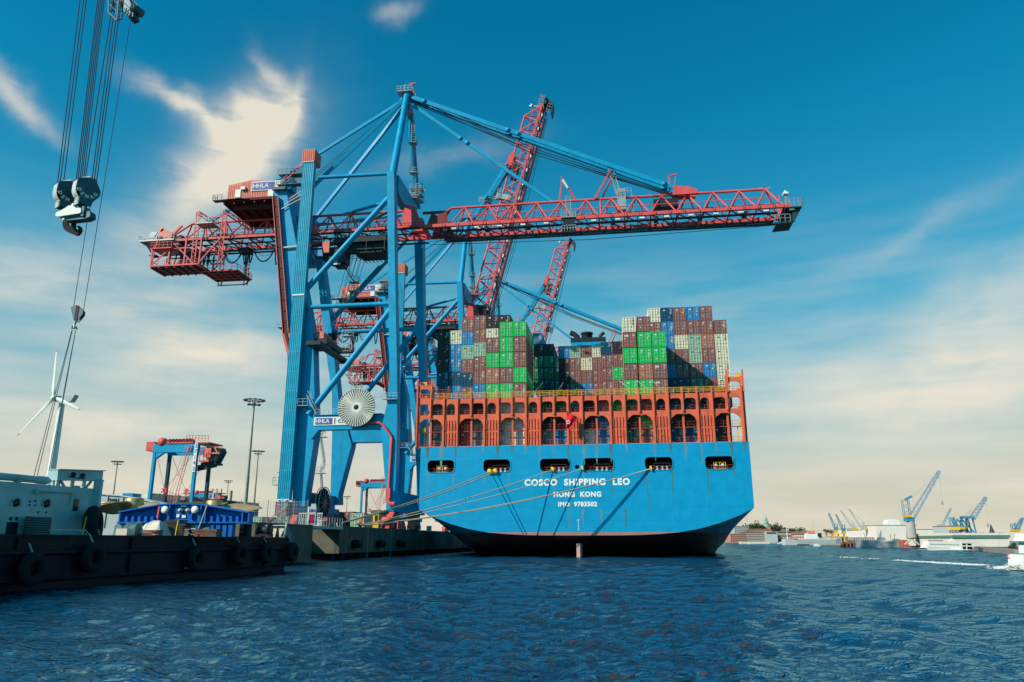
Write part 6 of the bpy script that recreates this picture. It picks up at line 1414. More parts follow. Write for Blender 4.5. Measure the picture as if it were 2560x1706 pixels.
# a worker in high visibility clothing on the quay
def worker():
    p = W(901, 1318, 121); x, y, z = p.x, 121.0, QZ
    r = T('person', 'worker in orange high visibility suit standing on the quay edge', 'person', (x, y, z), 'people on the quay')
    def skin(name, vs, es, rad, mat, root=0):
        me = bpy.data.meshes.new(name); me.from_pydata([Vector(v) for v in vs], es, []); o = bpy.data.objects.new(name, me); COL.objects.link(o)
        md = o.modifiers.new('s', 'SKIN'); sv = me.skin_vertices[0].data
        for i, q in enumerate(rad): sv[i].radius = (q, q)
        sv[root].use_root = True; o.modifiers.new('u', 'SUBSURF').levels = 1
        me2 = bpy.data.meshes.new_from_object(o.evaluated_get(bpy.context.evaluated_depsgraph_get())); bpy.data.objects.remove(o)
        me2.materials.clear(); me2.materials.append(mat); me2.name = name; o = bpy.data.objects.new(name, me2); COL.objects.link(o); o.parent = r; return o
    vs = [(0, 0, .95), (0, 0, 1.2), (0, 0, 1.42), (0, -.01, 1.52), (-.1, 0, .9), (-.12, -.03, .5), (-.12, .02, .09), (.1, 0, .9), (.13, .03, .5), (.12, .03, .09), (-.2, 0, 1.4), (-.27, -.02, 1.12), (-.24, -.14, .9), (.2, 0, 1.4), (.28, -.02, 1.12), (.22, -.18, .95), (-.12, -.12, .04), (.12, -.08, .04)]
    es = [(0, 1), (1, 2), (2, 3), (0, 4), (4, 5), (5, 6), (0, 7), (7, 8), (8, 9), (2, 10), (10, 11), (11, 12), (2, 13), (13, 14), (14, 15), (6, 16), (9, 17)]
    skin('body', vs, es, [.15, .14, .15, .07, .1, .075, .055, .1, .075, .055, .075, .055, .045, .075, .055, .045, .045, .045], mHi)
    b = MB(); b.lathe((x, y, z + 1.5), (0, 0, 1), [(0, .05), (.06, .075), (.14, .095), (.2, .09), (.24, .05)], 12); o = b.build('head', mSkin, r)
    b = MB(); b.lathe((x, y, z + 1.66), (0, 0, 1), [(0, .13), (.02, .12), (.09, .1), (.12, 0)], 12); b.build('helmet', mMarkW, r)
    for s in (-1, 1): b = MB(); b.lathe((x + s * .23, y - .16, z + .9 + (.02 if s > 0 else -.05)), (0, -.5, -1), [(0, .03), (.05, .04), (.1, .03), (.16, .01)], 8); b.build('hand', mSkin, r)
worker()
# ================================================================== hook blocks
HB_ = T('hook_block', 'big twin sheave hook block with white crossbeam and black hook', 'hook block', W(190, 500, 60), 'hooks of the floating crane')
def hook():
    Y = 60.0
    ang = math.radians(38); ax = Vector((math.cos(ang), -math.sin(ang) * 0 + math.sin(ang), 0))     # sheave axle direction
    for i, (pc, sc) in enumerate((((165, 490), 1.0), ((213, 482), 1.0))):
        c = W(pc[0], pc[1], Y + (.4 if i == 0 else -.4)); n = Vector((.86, -.5, 0)).normalized(); t = Vector((-n.y, n.x, 0))   # n: face normal (towards the right and camera)
        w = .62
        def pl(b, off, th):
            pts = [(-.95, 1.05), (-.2, 1.35), (.55, 1.45), (1.15, .35), (1.12, -.15), (.55, -1.0), (.5, -1.45), (-.5, -1.35), (-.62, -.5), (-.98, .35)]
            vs = [c + t * (x) + Vector((0, 0, z)) + n * off for x, z in pts] + [c + t * x + Vector((0, 0, z)) + n * (off + th) for x, z in pts]; k = len(pts)
            b.add(vs, [tuple(range(k))[::-1], tuple(range(k, 2 * k))] + [(q, (q + 1) % k, k + (q + 1) % k, k + q) for q in range(k)])
        b = MB(); pl(b, .45, .08); pl(b, -.53, .08)
        b.lathe(c + Vector((0, 0, .35)), n, [(.53, .2), (.6, .2), (.6, .1), (.55, 0)], 14)
        b.build('cheek_plate', mHookG, HB_)
        b = MB()
        for k in range(5): b.lathe(c + Vector((0, 0, .3)) + n * (-.4 + k * .19), n, [(-.06, .2), (-.06, .92), (-.02, .84), (.02, .84), (.06, .92), (.06, .2)], 26)
        b.build('sheave', mDark, HB_)
        b = MB(); vs = []
        prof = [(-1.0, .85), (-1.03, .4)] + [(math.cos(a) * 1.03, .05 + math.sin(a) * 1.03) for a in [math.radians(q) for q in range(180, 248, 9)]]
        for x, z in prof: vs += [c + t * x + Vector((0, 0, z)) - n * .44, c + t * x + Vector((0, 0, z)) + n * .44]
        b.add(vs, [(2 * q, 2 * q + 1, 2 * q + 3, 2 * q + 2) for q in range(len(prof) - 1)], 0, True); b.build('guard_sheet', M('guard sheet grey', (.50, .52, .50), .5), HB_)
        b = MB(); b.bar(c + t * -.5 + Vector((0, 0, 1.30)) - n * .3, c + t * .2 + Vector((0, 0, 1.5)) + n * .4, .5, .1); b.build('top_guard', mWhite, HB_)
        b = MB(); p = c + t * -.62 + Vector((0, 0, -1.15)); b.bar(p - n * .5, p + n * .5, .1, .62); b.bar(p - n * .3 + Vector((0, 0, .35)), p + n * .3 + Vector((0, 0, .35)), .1, .25); b.build('end_plate', mNavy, HB_)
        b = MB()
        for k in range(3):
            for e in (-.42, .38): b.bar(p + t * -.06 + n * e + Vector((0, 0, .2 - .2 * k)), p + t * -.06 + n * (e + .06) + Vector((0, 0, .2 - .2 * k)), .04, .08)
        b.build('bolt_row', mDark, HB_)
        # lettering on the cheek facing the viewer
        rd = -t
        for k, ch in enumerate('DEMAG'):
            if i == 0 and k > 2: continue
            a = math.radians(205 + k * 32); pos = c + t * (-(.82 * math.cos(a)) * -1) * 1 + Vector((0, 0, .25 + .82 * math.sin(a))) + n * .545
            rot = a + PI / 2; r_ = (t * math.cos(rot) + Vector((0, 0, 1)) * math.sin(rot)); u_ = (t * -math.sin(rot) + Vector((0, 0, 1)) * math.cos(rot))
            text('cheek_letter', ch, .46, pos, mMarkW, HB_, R=(r_, u_, n), bold=.02)
    A_ = lambda px, py: WX(px, py, Y - 1.0)
    b = MB(); b.prism([A_(*p) for p in ((145, 536), (168, 524), (178, 517), (187, 518), (196, 524), (207, 524), (208, 534), (202, 537), (150, 545), (144, 543))], 'y', Y - 1.3, Y - 1.05); b.build('crossbeam', mWhite, HB_)
    b = MB(); b.prism([A_(*p) for p in ((150, 538), (225, 528), (226, 541), (214, 547), (165, 552), (152, 547))], 'y', Y - 1.03, Y - .2); b.box(A3(207, 540, Y - 1.2), A3(222, 526, Y - .3)); b.build('crossbeam_core', mHookG, HB_)
    b = MB(); b.lathe(W(184, 520, Y - .3), (0, 0, 1), [(-.2, .22), (.3, .22), (.4, .18), (.4, 0)], 14); b.lathe(W(161, 550, Y - 1.0), (0, -1, 0), [(-.5, .12), (.15, .12), (.15, 0)], 12); b.build('trunnion', mWhite, HB_)
    # hook
    ctr = [(184, 548), (184.5, 566), (182, 572), (176, 571), (170, 565), (166.5, 556), (165, 552)]
    out = [(160, 552), (158.5, 562), (161, 573), (168, 580), (178, 584), (190, 589), (196, 588.5), (202, 583), (204.5, 576), (203.5, 570), (200, 566), (196.5, 566.5), (195, 569), (196, 571), (198.5, 572.5), (198, 575), (195.5, 576.5), (192, 575), (189, 571.5), (188, 568), (189.5, 549), (180.5, 549), (180, 566), (176, 567.5), (172, 564), (170, 558), (170, 552)]
    b = MB(); b.prism([WX(x, y, Y) for x, y in out], 'y', Y - .15, Y + .15); b.build('hook', mBlack, HB_)
    # hoist ropes going up out of the picture
    def rope(label, a, c, Ya, Yb=None, r=.05):
        p, q = W(a[0], a[1], Ya), W(c[0], c[1], Yb or Ya); d = q - p; q = q + d * .12
        b = MB(); b.tube(p, q, r, n=5); tag(b.build('hoist_rope', mCable), label, 'rope', 'hoist ropes')
    k = 0
    for a, c, w in (((143, 463), (200, 0), 'first hoist rope from the left, to the left sheaves'), ((150, 458), (209, 0), 'second hoist rope from the left'), ((159, 455), (215, 4), 'third hoist rope from the left'),
                  ((190, 455), (244, 0), 'left rope of the middle bunch'), ((194, 456), (248, 0), 'second rope of the middle bunch'), ((199, 456), (252, 0), 'third rope of the middle bunch'), ((203, 456), (256, 0), 'fourth rope of the middle bunch'), ((208, 455), (260, 0), 'right rope of the middle bunch'),
                  ((212, 452), (277, 38), 'rope from the right sheaves to the boom cage left'), ((229, 455), (283, 42), 'rope from the right sheaves to the boom cage'), ((234, 462), (290, 48), 'second right rope to the boom cage'), ((239, 470), (296, 52), 'rightmost rope to the boom cage')):
        rope(w, a, c, 60, 60)
    rope('thin rope from the boom cage down to the small hook', (209, 775), (327, 46), 60, 60, .03); rope('thin rope passing behind the big hook', (184, 768), (222, 530), 60, 60, .03)
    # small hook block with slings
    s = T('hook_block', 'small grey hook block with a dark stripe hanging lower', 'hook block', W(195, 790, 60), 'hooks of the floating crane')
    b = MB(); pts = [(181, 771), (184, 769), (193, 765), (202, 767), (212, 778), (211, 787), (197, 804), (189, 804)]; b.prism([WX(x, y, Y) for x, y in pts], 'y', Y - .25, Y - .2); b.prism([WX(x - 3, y + 1, Y) for x, y in pts], 'y', Y + .2, Y + .25); b.build('cheek_plate', M('small block shaded grey', (.10, .17, .19), .5), s)  # cheek and stripe colours are darkened to hold the block's shade
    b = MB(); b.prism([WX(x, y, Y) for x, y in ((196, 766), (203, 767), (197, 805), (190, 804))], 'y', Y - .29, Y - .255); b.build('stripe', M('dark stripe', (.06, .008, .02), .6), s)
    b = MB(); p = W(195, 781, Y); b.lathe((p.x, Y, p.z), (0, 1, 0), [(-.18, 0), (-.18, .36), (0, .3), (.18, .36), (.18, 0)], 20); b.build('sheave', mDark, s)
    b = MB(); b.tube(W(191, 803, Y), W(187, 812, Y), .06, n=8); b.tube(W(187, 811, Y), W(185, 820, Y), .1, .09, n=8, mi=1); b.path([W(180, 822, Y), W(181, 816, Y), W(185, 822, Y), W(191, 818, Y), W(192, 824, Y)], .07, 6); b.build('swivel_hook', [mDark, mWhite], s)
    for a, c, w in (((180, 825), (84, 1194), 'sling from the small hook, far left strand'), ((181, 826), (92, 1194), 'sling from the small hook beside the far left strand'), ((189, 826), (118, 1200), 'sling from the small hook, right strand'), ((189, 828), (122, 1201), 'outer right strand of the small hook sling')): 
        p, q = W(a[0], a[1], 60), W(c[0], c[1], 54); b = MB(); b.tube(p, q, .028, n=5); tag(b.build('sling', mCable), w, 'sling', 'slings below the small hook')
    # head of the floating crane boom
    h = T('crane_boom_head', 'dark cage at the head of the floating crane boom', 'boom head', W(300, 20, 60)); 
    b = MB()
    q = [W(271, 30, 60), W(292, 52, 60), W(304, 48, 60.5), W(284, 26, 60.8)]; up = [W(x, y - 75, 60) for x, y in ((273, 30), (299, 52), (311, 48), (286, 26))]
    for i in range(4): b.bar(q[i], q[(i + 1) % 4], .1); b.bar(q[i], up[i], .1); b.bar(q[i].lerp(up[i], .28), q[(i + 1) % 4].lerp(up[(i + 1) % 4], .28), .06); b.bar(q[i].lerp(up[i], .55), q[(i + 1) % 4].lerp(up[(i + 1) % 4], .55), .06)
    b.build('cage', mDark, h)
    b = MB(); pts = [(303, 18), (321, 45), (334, 41), (331, 20), (316, -20), (296, -40), (286, -40)]; b.prism([WX(x, y, 60.8) for x, y in pts], 'y', 60.8, 61.8); b.lathe(W(330, 18, 60.7), (.3, 1, 0), [(0, 0), (0, .45), (1.2, .45), (1.2, 0)], 18); b.build('sheave_housing', mHookG, h)
    b = MB(); pp = [W(316, 0, 61), W(330, -4, 61), W(347, 18, 61), W(337, 23, 61), W(341, 30, 61), W(332, 33, 61)]
    for i in range(len(pp) - 1): b.bar(pp[i], pp[i + 1], .07)
    b.bar(pp[3], pp[1], .06); b.build('handrail', mDark, h)
    b = MB(); b.tube(W(300, -10, 61.3), W(270, -130, 64), .5, n=10); b.build('boom_chord', mDark, h)
def A3(px, py, Y): return W(px, py, Y)
hook()
# ================================================================== far bank
def far_bank():
    ground('far_bank', [(112, 262), (121, 300), (126, 460), (128, 640), (160, 1150), (-200, 2300), (3000, 2300), (3000, 150), (80, 150), (76, 166), (94, 226)], -1.5, .9, mLand)
    b = MB(); vs = []; pts = [(73, 148), (76.5, 165), (86, 195), (95, 226), (97, 236)]
    random.seed(4)
    for i in range(len(pts) - 1):
        for k in range(8):
            u = k / 8; x = pts[i][0] + (pts[i + 1][0] - pts[i][0]) * u; y = pts[i][1] + (pts[i + 1][1] - pts[i][1]) * u
            vs += [(x - .6 + random.uniform(-.3, .3), y - .6, -.4), (x + random.uniform(-.2, .3), y + .3, .55 + random.uniform(-.15, .15)), (x + .8, y + 1.2, .85 + random.uniform(-.15, .2)), (x + 14, y + 10, .95)]
    n = len(vs) // 4; b.add(vs, [(i * 4 + j, (i + 1) * 4 + j, (i + 1) * 4 + j + 1, i * 4 + j + 1) for i in range(n - 1) for j in range(3)]); tag(b.build('embankment', mRock), kind='structure')
    random.seed(9); mWinP = M('pale windows', (.55, .56, .52), .3); mRoofG = M('grey roof edge', (.22, .21, .19), .8)
    def block(label, cat, name, x0, x1, y0, y1, Y, mat, dep=30, rows=0, cols=0, roof=None, win=mGlass, wmat=None, base=1356, wf=.5, hf=.5):
        p, q = W(x0, base, Y), W(x1, y0, Y); z0 = .9; r = T(name, label, cat, ((p.x + q.x) / 2, Y + dep / 2, z0)); zt = q.z
        b = MB(); b.box((p.x, Y, z0), (q.x, Y + dep, zt)); b.build('wall', mat, r)
        if roof == 'flat': b = MB(); b.box((p.x - .2, Y - .2, zt), (q.x + .2, Y + dep + .2, zt + .35)); b.build('roof', mRoofG, r)
        elif roof:
            h = roof; b = MB(); m = Y + dep * .4; b.add([(p.x - .6, Y - .6, zt), (q.x + .6, Y - .6, zt), (q.x + .6, Y + dep, zt), (p.x - .6, Y + dep, zt), (p.x + .3, m, zt + h), (q.x - .3, m, zt + h)], [(0, 1, 5, 4), (2, 3, 4, 5), (1, 2, 5), (3, 0, 4), (0, 3, 2, 1)]); b.build('roof', mRoof, r)
        if rows:
            me = None; zb = W(x0, y1, Y).z; cw = (q.x - p.x) / cols; rh = (zt - zb) / rows
            for i in range(cols):
                for j in range(rows):
                    if me is None:
                        b = MB(); b.box((-cw * wf / 2, -.25, -rh * hf / 2), (cw * wf / 2, -.02, rh * hf / 2)); o = b.build('window', win, r, pivot=(0, 0, 0)); me = o
                    else: o = me.copy(); COL.objects.link(o)
                    o.parent = r; o.location = Vector((p.x + (i + .5) * cw, Y, zb + (j + .5) * rh)) - ORG[r]
        return r
    YT = 800
    block('red brick warehouse with rows of windows nearest the ship stern', 'building', 'brick_building', 1827, 1865, 1334, 1355, YT, mBrick, 40, 4, 7)
    block('pale glazed office block rising behind the brick warehouse', 'building', 'office_building', 1838, 1864, 1316, 1333, YT + 45, mNavy, 30, 4, 6, 'flat')
    block('long dark brick building with balconies right of the red warehouse', 'building', 'brick_building', 1866, 1914, 1331, 1354, YT, mBrickD, 35, 4, 10, 1.0, win=mWinP)
    block('brown tiled roofs of houses below the church', 'building', 'house', 1876, 1930, 1325, 1331, YT + 60, mBrick, 25, 0, 0, 1.2)
    block('dark glass building with a pale framed box on its roof', 'building', 'glass_building', 1915, 1942, 1332, 1352, YT, mBrickD, 30, 3, 5, 'flat', win=mGlass)
    block('pale framed rooftop box on the dark glass building', 'building', 'rooftop_pavilion', 1916, 1943, 1330, 1336, YT - 8, mNavy, 20, 1, 1, None, wf=.82, hf=.6)
    block('long low dark market hall with a glazed front', 'building', 'market_hall', 1944, 1985, 1331, 1350, YT + 10, mBrickD, 40, 2, 12, 1, win=mWinP)
    block('small brick house with a gable and many windows behind the warship', 'building', 'brick_house', 1986, 2012, 1336, 1352, YT, mBrick, 25, 2, 7, 2.5, win=mWhite)
    block('white gabled house beside the small brick house', 'building', 'house', 1962, 1972, 1331, 1340, YT + 30, mWhite, 20, 1, 3, 3)
    block('low brick house with a dark hipped roof right of the warship mast', 'building', 'house', 2012, 2032, 1334, 1346, YT + 30, mBrickD, 25, 2, 6, 3)
    b = MB(); p, q = W(1852, 1360, 700), W(1924, 1356, 700); b.box((p.x, 700, -.5), (q.x, 712, 1.9)); tag(b.build('pontoon', mCream), 'long pale landing pontoon in front of the town', 'pontoon')
    t = T('church', 'church tower with a slender green copper spire above the trees', 'church', (W(1917, 1330, 900).x, 920, 1)); X = W(1917, 1330, 920); z = lambda y: W(1917, y, 920).z
    b = MB(); b.box((X.x - 4.0, 916, 1), (X.x + 4.0, 924, z(1319))); b.build('tower', mBrick, t)
    b = MB(); b.lathe((X.x, 920, 0), (0, 0, 1), [(z(1319), 4.2), (z(1315), 4.2), (z(1312), 2.6), (z(1310), 2.6), (z(1309), 3.0), (z(1304), 2.6), (z(1303), 1.6), (z(1301), 1.6), (z(1300), 2.0), (z(1297), 1.3), (z(1287), .15)], 8, 0, False); b.build('spire', mGreenR, t)
    # hall, silo tank, sheds
    YH = 560
    block('big pale corrugated shipyard hall behind the portal crane', 'building', 'shipyard_hall', 2194, 2291, 1314, 1350, YH, mHall, 40, 0, 0, 'flat')
    block('lower right wing of the pale shipyard hall', 'building', 'shipyard_hall', 2291.5, 2368, 1324.5, 1350, YH - 4, mHall, 36, 0, 0, 'flat')
    block('low pale shed left of the big shipyard hall', 'building', 'shed', 2150, 2200, 1326, 1348, YH + 30, mHall, 30, 0, 0, 'flat')
    block('small pale workshop with dark windows by the yellow gantries', 'building', 'workshop', 2120, 2151, 1323, 1346, YH + 60, mHall, 30, 3, 6, 'flat')
    block('long white warehouse with a green band by the stone embankment', 'building', 'warehouse', 2384, 2522, 1345, 1365, 262, mHall, 40, 0, 0, None)
    p, q = W(2380, 1345, 262), W(2524, 1340, 262); b = MB(); b.box((p.x, 261.6, p.z), (q.x, 302, p.z + .75)); b.box((p.x, 261.4, p.z + .75), (q.x, 302, p.z + 1.5), 1); wh = [o for o in COL.objects if o.get('label', '').startswith('long white warehouse')][0]; b.build('green_band', [mCrGreen, mHall], wh)
    block('low white and pink row of sheds behind the two warships', 'building', 'shed', 2048, 2120, 1343, 1352, YH + 20, M('pinkish sheet', (.60, .38, .32), .7), 20, 1, 14, 'flat', win=mWhite)
    block('dark low workshop row left of the shipyard hall', 'building', 'workshop', 2120, 2186, 1344, 1352, YH - 20, mBrickD, 14, 1, 12, None, win=mWinP)
    block('small white control building behind the long warehouse', 'building', 'control_building', 2484, 2512, 1334, 1340, 330, mWhite, 12, 1, 6, 'flat')
    block('grey office block with many windows above the low dock shed', 'building', 'office_building', 2376, 2398, 1316, 1340, 420, mNavy, 20, 4, 5, 'flat')
    t = T('roof_tank', 'white rounded tank on the roof of the shipyard hall', 'tank', W(2234, 1306, YH)); p, q = W(2219, 1314, YH), W(2250, 1299, YH); b = MB(); vs = rrect(p.x, q.x, p.z, q.z, 2.4, 4, rb=.3); b.prism(vs, 'y', YH + .3, YH + 9); b.build('tank_shell', mWhite, t)
    # shore cranes
    def lat(b, p, q, w, n, side=Vector((0, 0, 1)), w1=None, t=.16):
        p = Vector(p); q = Vector(q); d = (q - p).normalized(); s = Vector((-d.z, 0, d.x)); w1 = w1 or w
        for sg in (-1, 1):
            for dy in (-w * .4, w * .4): b.bar(p + s * (sg * w / 2) + Vector((0, dy, 0)), q + s * (sg * w1 / 2) + Vector((0, dy, 0)), t)
        for i in range(n):
            a = p.lerp(q, i / n); c = p.lerp(q, (i + 1) / n); sg = 1 if i % 2 else -1; b.bar(a + s * (sg * w / 2) - Vector((0, w * .4, 0)), c - s * (sg * w1 / 2) - Vector((0, w * .4, 0)), t * .7)
    mSC = M('haze paled crane blue', (.07, .25, .38), .5)  # blue paled so that distance haze sits in the colour
    def jibcrane(label, Y, bot, body, tower, jib0, jib1, k, legs=None, ped=None, thin=.17, hook=None, mat=None):
        r = T('shipyard_crane', label, 'crane', W(bot[0], bot[1], Y), 'cranes along the far bank'); mat = mat or mSC
        q = lambda p: W(p[0], p[1], Y)
        if ped: b = MB(); b.tube(q(ped[0]), q(ped[1]), ped[2] * 1.25, ped[2], 16); b.build('pedestal', mMast, r)
        if legs:
            b = MB()
            for a, c in legs: b.bar(q(a), q(c), k * .32); b.bar(q(a) + Vector((0, k * 3, 0)), q(c) + Vector((0, k * 3, 0)), k * .32)
            b.build('portal_leg', mat, r)
        b = MB(); p0, p1 = q(body[0]), q(body[1]); b.box((p0.x, Y - k, p0.z), (p1.x, Y + k * 1.4, p1.z)); b.build('slewing_house', mat, r)
        b = MB(); p0, p1 = q(body[2]), q(body[3]); b.box((p0.x, Y - k * 1.3, p0.z), (p1.x, Y + k * 1.3, p1.z)); b.build('counterweight', mYellow, r)
        b = MB(); lat(b, q(tower[0]), q(tower[1]), k * 1.5, 5, t=thin); b.bar(q(tower[1]), q(tower[2]), k * .5) if len(tower) > 2 else None; b.build('tower', mat, r)
        b = MB(); lat(b, q(jib0), q(jib1), k * 1.25, 14, w1=k * .5, t=thin); b.build('jib', mat, r)
        tp = q(tower[-1]); j = q(jib1); b = MB(); b.tube(tp, j, thin * .22, n=4); b.tube(tp - Vector((0, 0, k * .4)), j.lerp(q(jib0), .12), thin * .2, n=4)
        if hook: b.tube(j, q(hook), thin * .2, n=4); h_ = q(hook); b.box((h_.x - k * .15, Y - .3, h_.z - k * .9), (h_.x + k * .15, Y + .3, h_.z))
        b.build('crane_wire', mGrey, r); return r
    global mMast
    mMast = M('crane pedestal concrete', (.42, .40, .36), .8)
    jibcrane('tall blue portal crane on a concrete column with a yellow counterweight', 290, (2278, 1342), ((2264, 1304), (2283, 1294), (2262, 1294), (2275, 1288.5)), ((2268, 1290), (2262.5, 1250), (2279, 1241)), (2280, 1293), (2348.4, 1178), 1.35, ped=((2279, 1345), (2275.5, 1303), 1.35), hook=(2355, 1254))
    jibcrane('blue shipyard crane on a spreading lattice portal', 300, (2418, 1340), ((2405, 1297), (2432, 1291), (2390, 1324), (2411, 1318)), ((2410, 1330), (2409, 1292)), (2431, 1296), (2465, 1243), 1.25, legs=(((2404, 1296), (2397, 1338)), ((2431, 1296), (2442, 1339)), ((2415, 1296), (2420, 1339)), ((2406, 1300), (2440, 1336))), ped=((2409, 1341), (2409, 1320), .9), hook=(2469, 1310))
    jibcrane('small blue crane with a steep jib between the two big ones', 545, (2347, 1326), ((2345, 1326), (2350, 1318), (2345, 1323), (2347, 1321)), ((2347.5, 1320), (2347, 1311)), (2353, 1322), (2377, 1271.5), 1.0)
    jibcrane('dark jib crane with a yellow machinery box low beside the hall', 285, (2383, 1336), ((2375, 1325), (2395, 1324), (2375, 1325.5), (2396, 1317.5)), ((2380, 1316), (2379, 1294)), (2379, 1294), (2398, 1325), .9)
    jibcrane('blue crane at the right edge behind the white catamaran', 240, (2540, 1336), ((2530, 1330), (2546, 1328), (2528, 1329), (2548, 1325)), ((2536, 1326), (2532, 1309)), (2542, 1326), (2556, 1295), .75)
    jibcrane('leftmost blue crane of the four over the dock', 550, (2092, 1333), ((2088, 1328), (2094, 1318), (2087, 1333), (2095, 1326)), ((2091, 1326), (2090, 1309)), (2089, 1326), (2071.5, 1283), 1.05, thin=.2)
    jibcrane('second blue crane of the four over the dock', 552, (2111, 1336), ((2107, 1331), (2113, 1321), (2106, 1335), (2114, 1329)), ((2110, 1329), (2109, 1312)), (2108, 1329), (2090, 1286), 1.05, thin=.2)
    jibcrane('third crane of the four with a thin grey jib', 575, (2136, 1330), ((2133, 1326), (2141, 1318), (2132, 1325), (2142, 1319)), ((2134, 1320), (2133, 1306)), (2131, 1320), (2101.5, 1276), .8, thin=.2, mat=mNavy)
    jibcrane('rightmost of the four dock cranes with a long grey jib', 578, (2158, 1330), ((2153, 1326), (2163, 1318), (2156, 1322), (2164, 1317)), ((2158, 1318), (2158, 1304)), (2152, 1319), (2122, 1272.5), .8, thin=.2, mat=mNavy)
    b = MB(); p, q = W(2053, 1336, 545), W(2112, 1334.4, 545); b.box((p.x, 545, p.z), (q.x, 549, q.z)); [b.box((p.x + (q.x - p.x) * k / 4 - .25, 545.5, 1), (p.x + (q.x - p.x) * k / 4 + .25, 548, p.z)) for k in range(5)]; tag(b.build('yellow_gantry', mYellow), 'long low yellow gantry beam behind the first warship', 'gantry')
    b = MB(); p = W(2472, 1311, 270); b.lathe((W(2482, 1340, 270).x, 270, W(2482, 1340, 270).z), (-.04, 0, 1), [(0, 1.1), (W(2478, 1310, 270).z - W(2482, 1340, 270).z, .05)], 8); tag(b.build('folded_parasol', mDark), 'dark pointed mast cover standing at the warehouse end', 'mast')
    # warships
    def warship(label, x0, x1, wl, Y, sup, mast, dark):
        r = T('warship', label, 'warship', W((x0 + x1) / 2, wl, Y), 'grey warships at the far quay'); q = lambda x, y: W(x, y, Y)
        p, e = q(x0, wl), q(x1, wl); Lh = e.x - p.x; fz = dark['f']
        b = MB(); st = [(0, .0, 1.0), (.06, .5, 1.0), (.25, 1, .88), (.7, 1, .8), (.9, .72, .95), (1.0, .05, 1.2)] if dark['bow'] > 0 else [(0, .05, 1.2), (.1, .72, .95), (.3, 1, .85), (.75, 1, .82), (.95, .9, .9), (1, .8, .9)]
        vs = []; B = Lh * .075
        for u, w_, h in st:
            x = p.x + Lh * u; vs += [(x, Y - B * w_, fz * h), (x, Y - B * w_ * .86, -.3), (x, Y + B * w_ * .86, -.3), (x, Y + B * w_, fz * h)]
        n = len(st); b.add(vs, [(i * 4 + j, (i + 1) * 4 + j, (i + 1) * 4 + j + 1, i * 4 + j + 1) for i in range(n - 1) for j in range(3)] + [(i * 4 + 3, (i + 1) * 4 + 3, (i + 1) * 4, i * 4) for i in range(n - 1)] + [(0, 1, 2, 3), tuple(range(4 * n - 4, 4 * n))]); b.build('hull', mNavy, r)
        for (a, c, y0, y1, m) in sup:
            b = MB(); s0, s1 = q(a, y1), q(c, y0); dx = (s1.x - s0.x) * .07; b.add([(s0.x, Y - B * .7, s0.z), (s1.x, Y - B * .7, s0.z), (s1.x, Y + B * .7, s0.z), (s0.x, Y + B * .7, s0.z), (s0.x + dx, Y - B * .6, s1.z), (s1.x - dx, Y - B * .6, s1.z), (s1.x - dx, Y + B * .6, s1.z), (s0.x + dx, Y + B * .6, s1.z)], [(0, 1, 5, 4), (1, 2, 6, 5), (2, 3, 7, 6), (3, 0, 4, 7), (4, 5, 6, 7)]); b.build('superstructure', m, r)
        for (x, y0, y1, m) in mast:
            b = MB(); a, c = q(x, y1), q(x, y0); b.tube(a, c, .035 * (c.z - a.z) + .1, .08, 8); b.bar(a.lerp(c, .6) - Vector((1, 0, 0)) * (c.z - a.z) * .12, a.lerp(c, .6) + Vector((1, 0, 0)) * (c.z - a.z) * .12, .14); b.bar(a.lerp(c, .8) - Vector((1, 0, 0)) * (c.z - a.z) * .07, a.lerp(c, .8) + Vector((1, 0, 0)) * (c.z - a.z) * .07, .12); b.build('mast', m, r)
        b = MB(); a, c = q(dark['p'][0], dark['p'][1]), q(dark['p'][2], dark['p'][3]); b.box((a.x, Y - B - .06, a.z), (c.x, Y - B * .8, c.z)); b.build('hull_mark', mDark, r)
    warship('grey warship with a tall orange mast, left of the two', 1955, 2104, 1363, 520, [(1992, 2045, 1347, 1353, mNavy), (2012, 2043, 1334, 1348, mWhite), (2018, 2036, 1328, 1334, mRedL), (2042, 2066, 1342, 1353, mNavy), (2046, 2052, 1333, 1344, mDark), (1985, 1993, 1347, 1354, mDark)], [(2033, 1307, 1330, mYellow), (2022, 1322, 1333, mWhite)], {'f': 3.7, 'bow': 1, 'p': (1991, 1364, 2020, 1361)})
    warship('grey warship moored in front of the red scaffold, right of the two', 2140, 2304, 1371, 330, [(2172, 2206, 1350, 1358, mNavy), (2194, 2212, 1344, 1352, mNavy), (2232, 2248, 1348, 1358, mNavy), (2262, 2276, 1352, 1360, mNavy), (2222, 2230, 1352, 1359, mWhite)], [(2202, 1326, 1346, mDark), (2226, 1334, 1352, mYellow), (2198, 1334, 1346, mYellow), (2236, 1334, 1350, mNavy)], {'f': 2.9, 'bow': -1, 'p': (2219, 1373, 2255, 1369)})
    # red scaffold under the tall crane
    t = T('dock_wall', 'red oxide floating dock wall under the tall blue crane', 'dock', W(2290, 1355, 300)); p, q = W(2256, 1360, 300), W(2322, 1350, 300); b = MB(); b.box((p.x, 300, .3), (q.x, 304, q.z)); b.build('dock_side', M('dock red', (.42, .12, .09), .7), t)
    b = MB(); a = W(2279, 1345, 289)
    for dx in (-18, -8, 10, 18): b.bar(W(2279, 1345, 289), W(2279 + dx, 1362, 289), .35)
    b.build('dock_strut', mCream, t)
    # harbour ferry
    Y = 250; r = T('harbour_ferry', 'white double deck harbour ferry with rows of dark windows', 'ferry', W(2368, 1378, Y)); q = lambda x, y, dy=0: W(x, y, Y + dy)
    def pr(b, pts, y0, y1, mi=0): b.prism([WX(x, y, Y) for x, y in pts], 'y', Y + y0, Y + y1, mi)
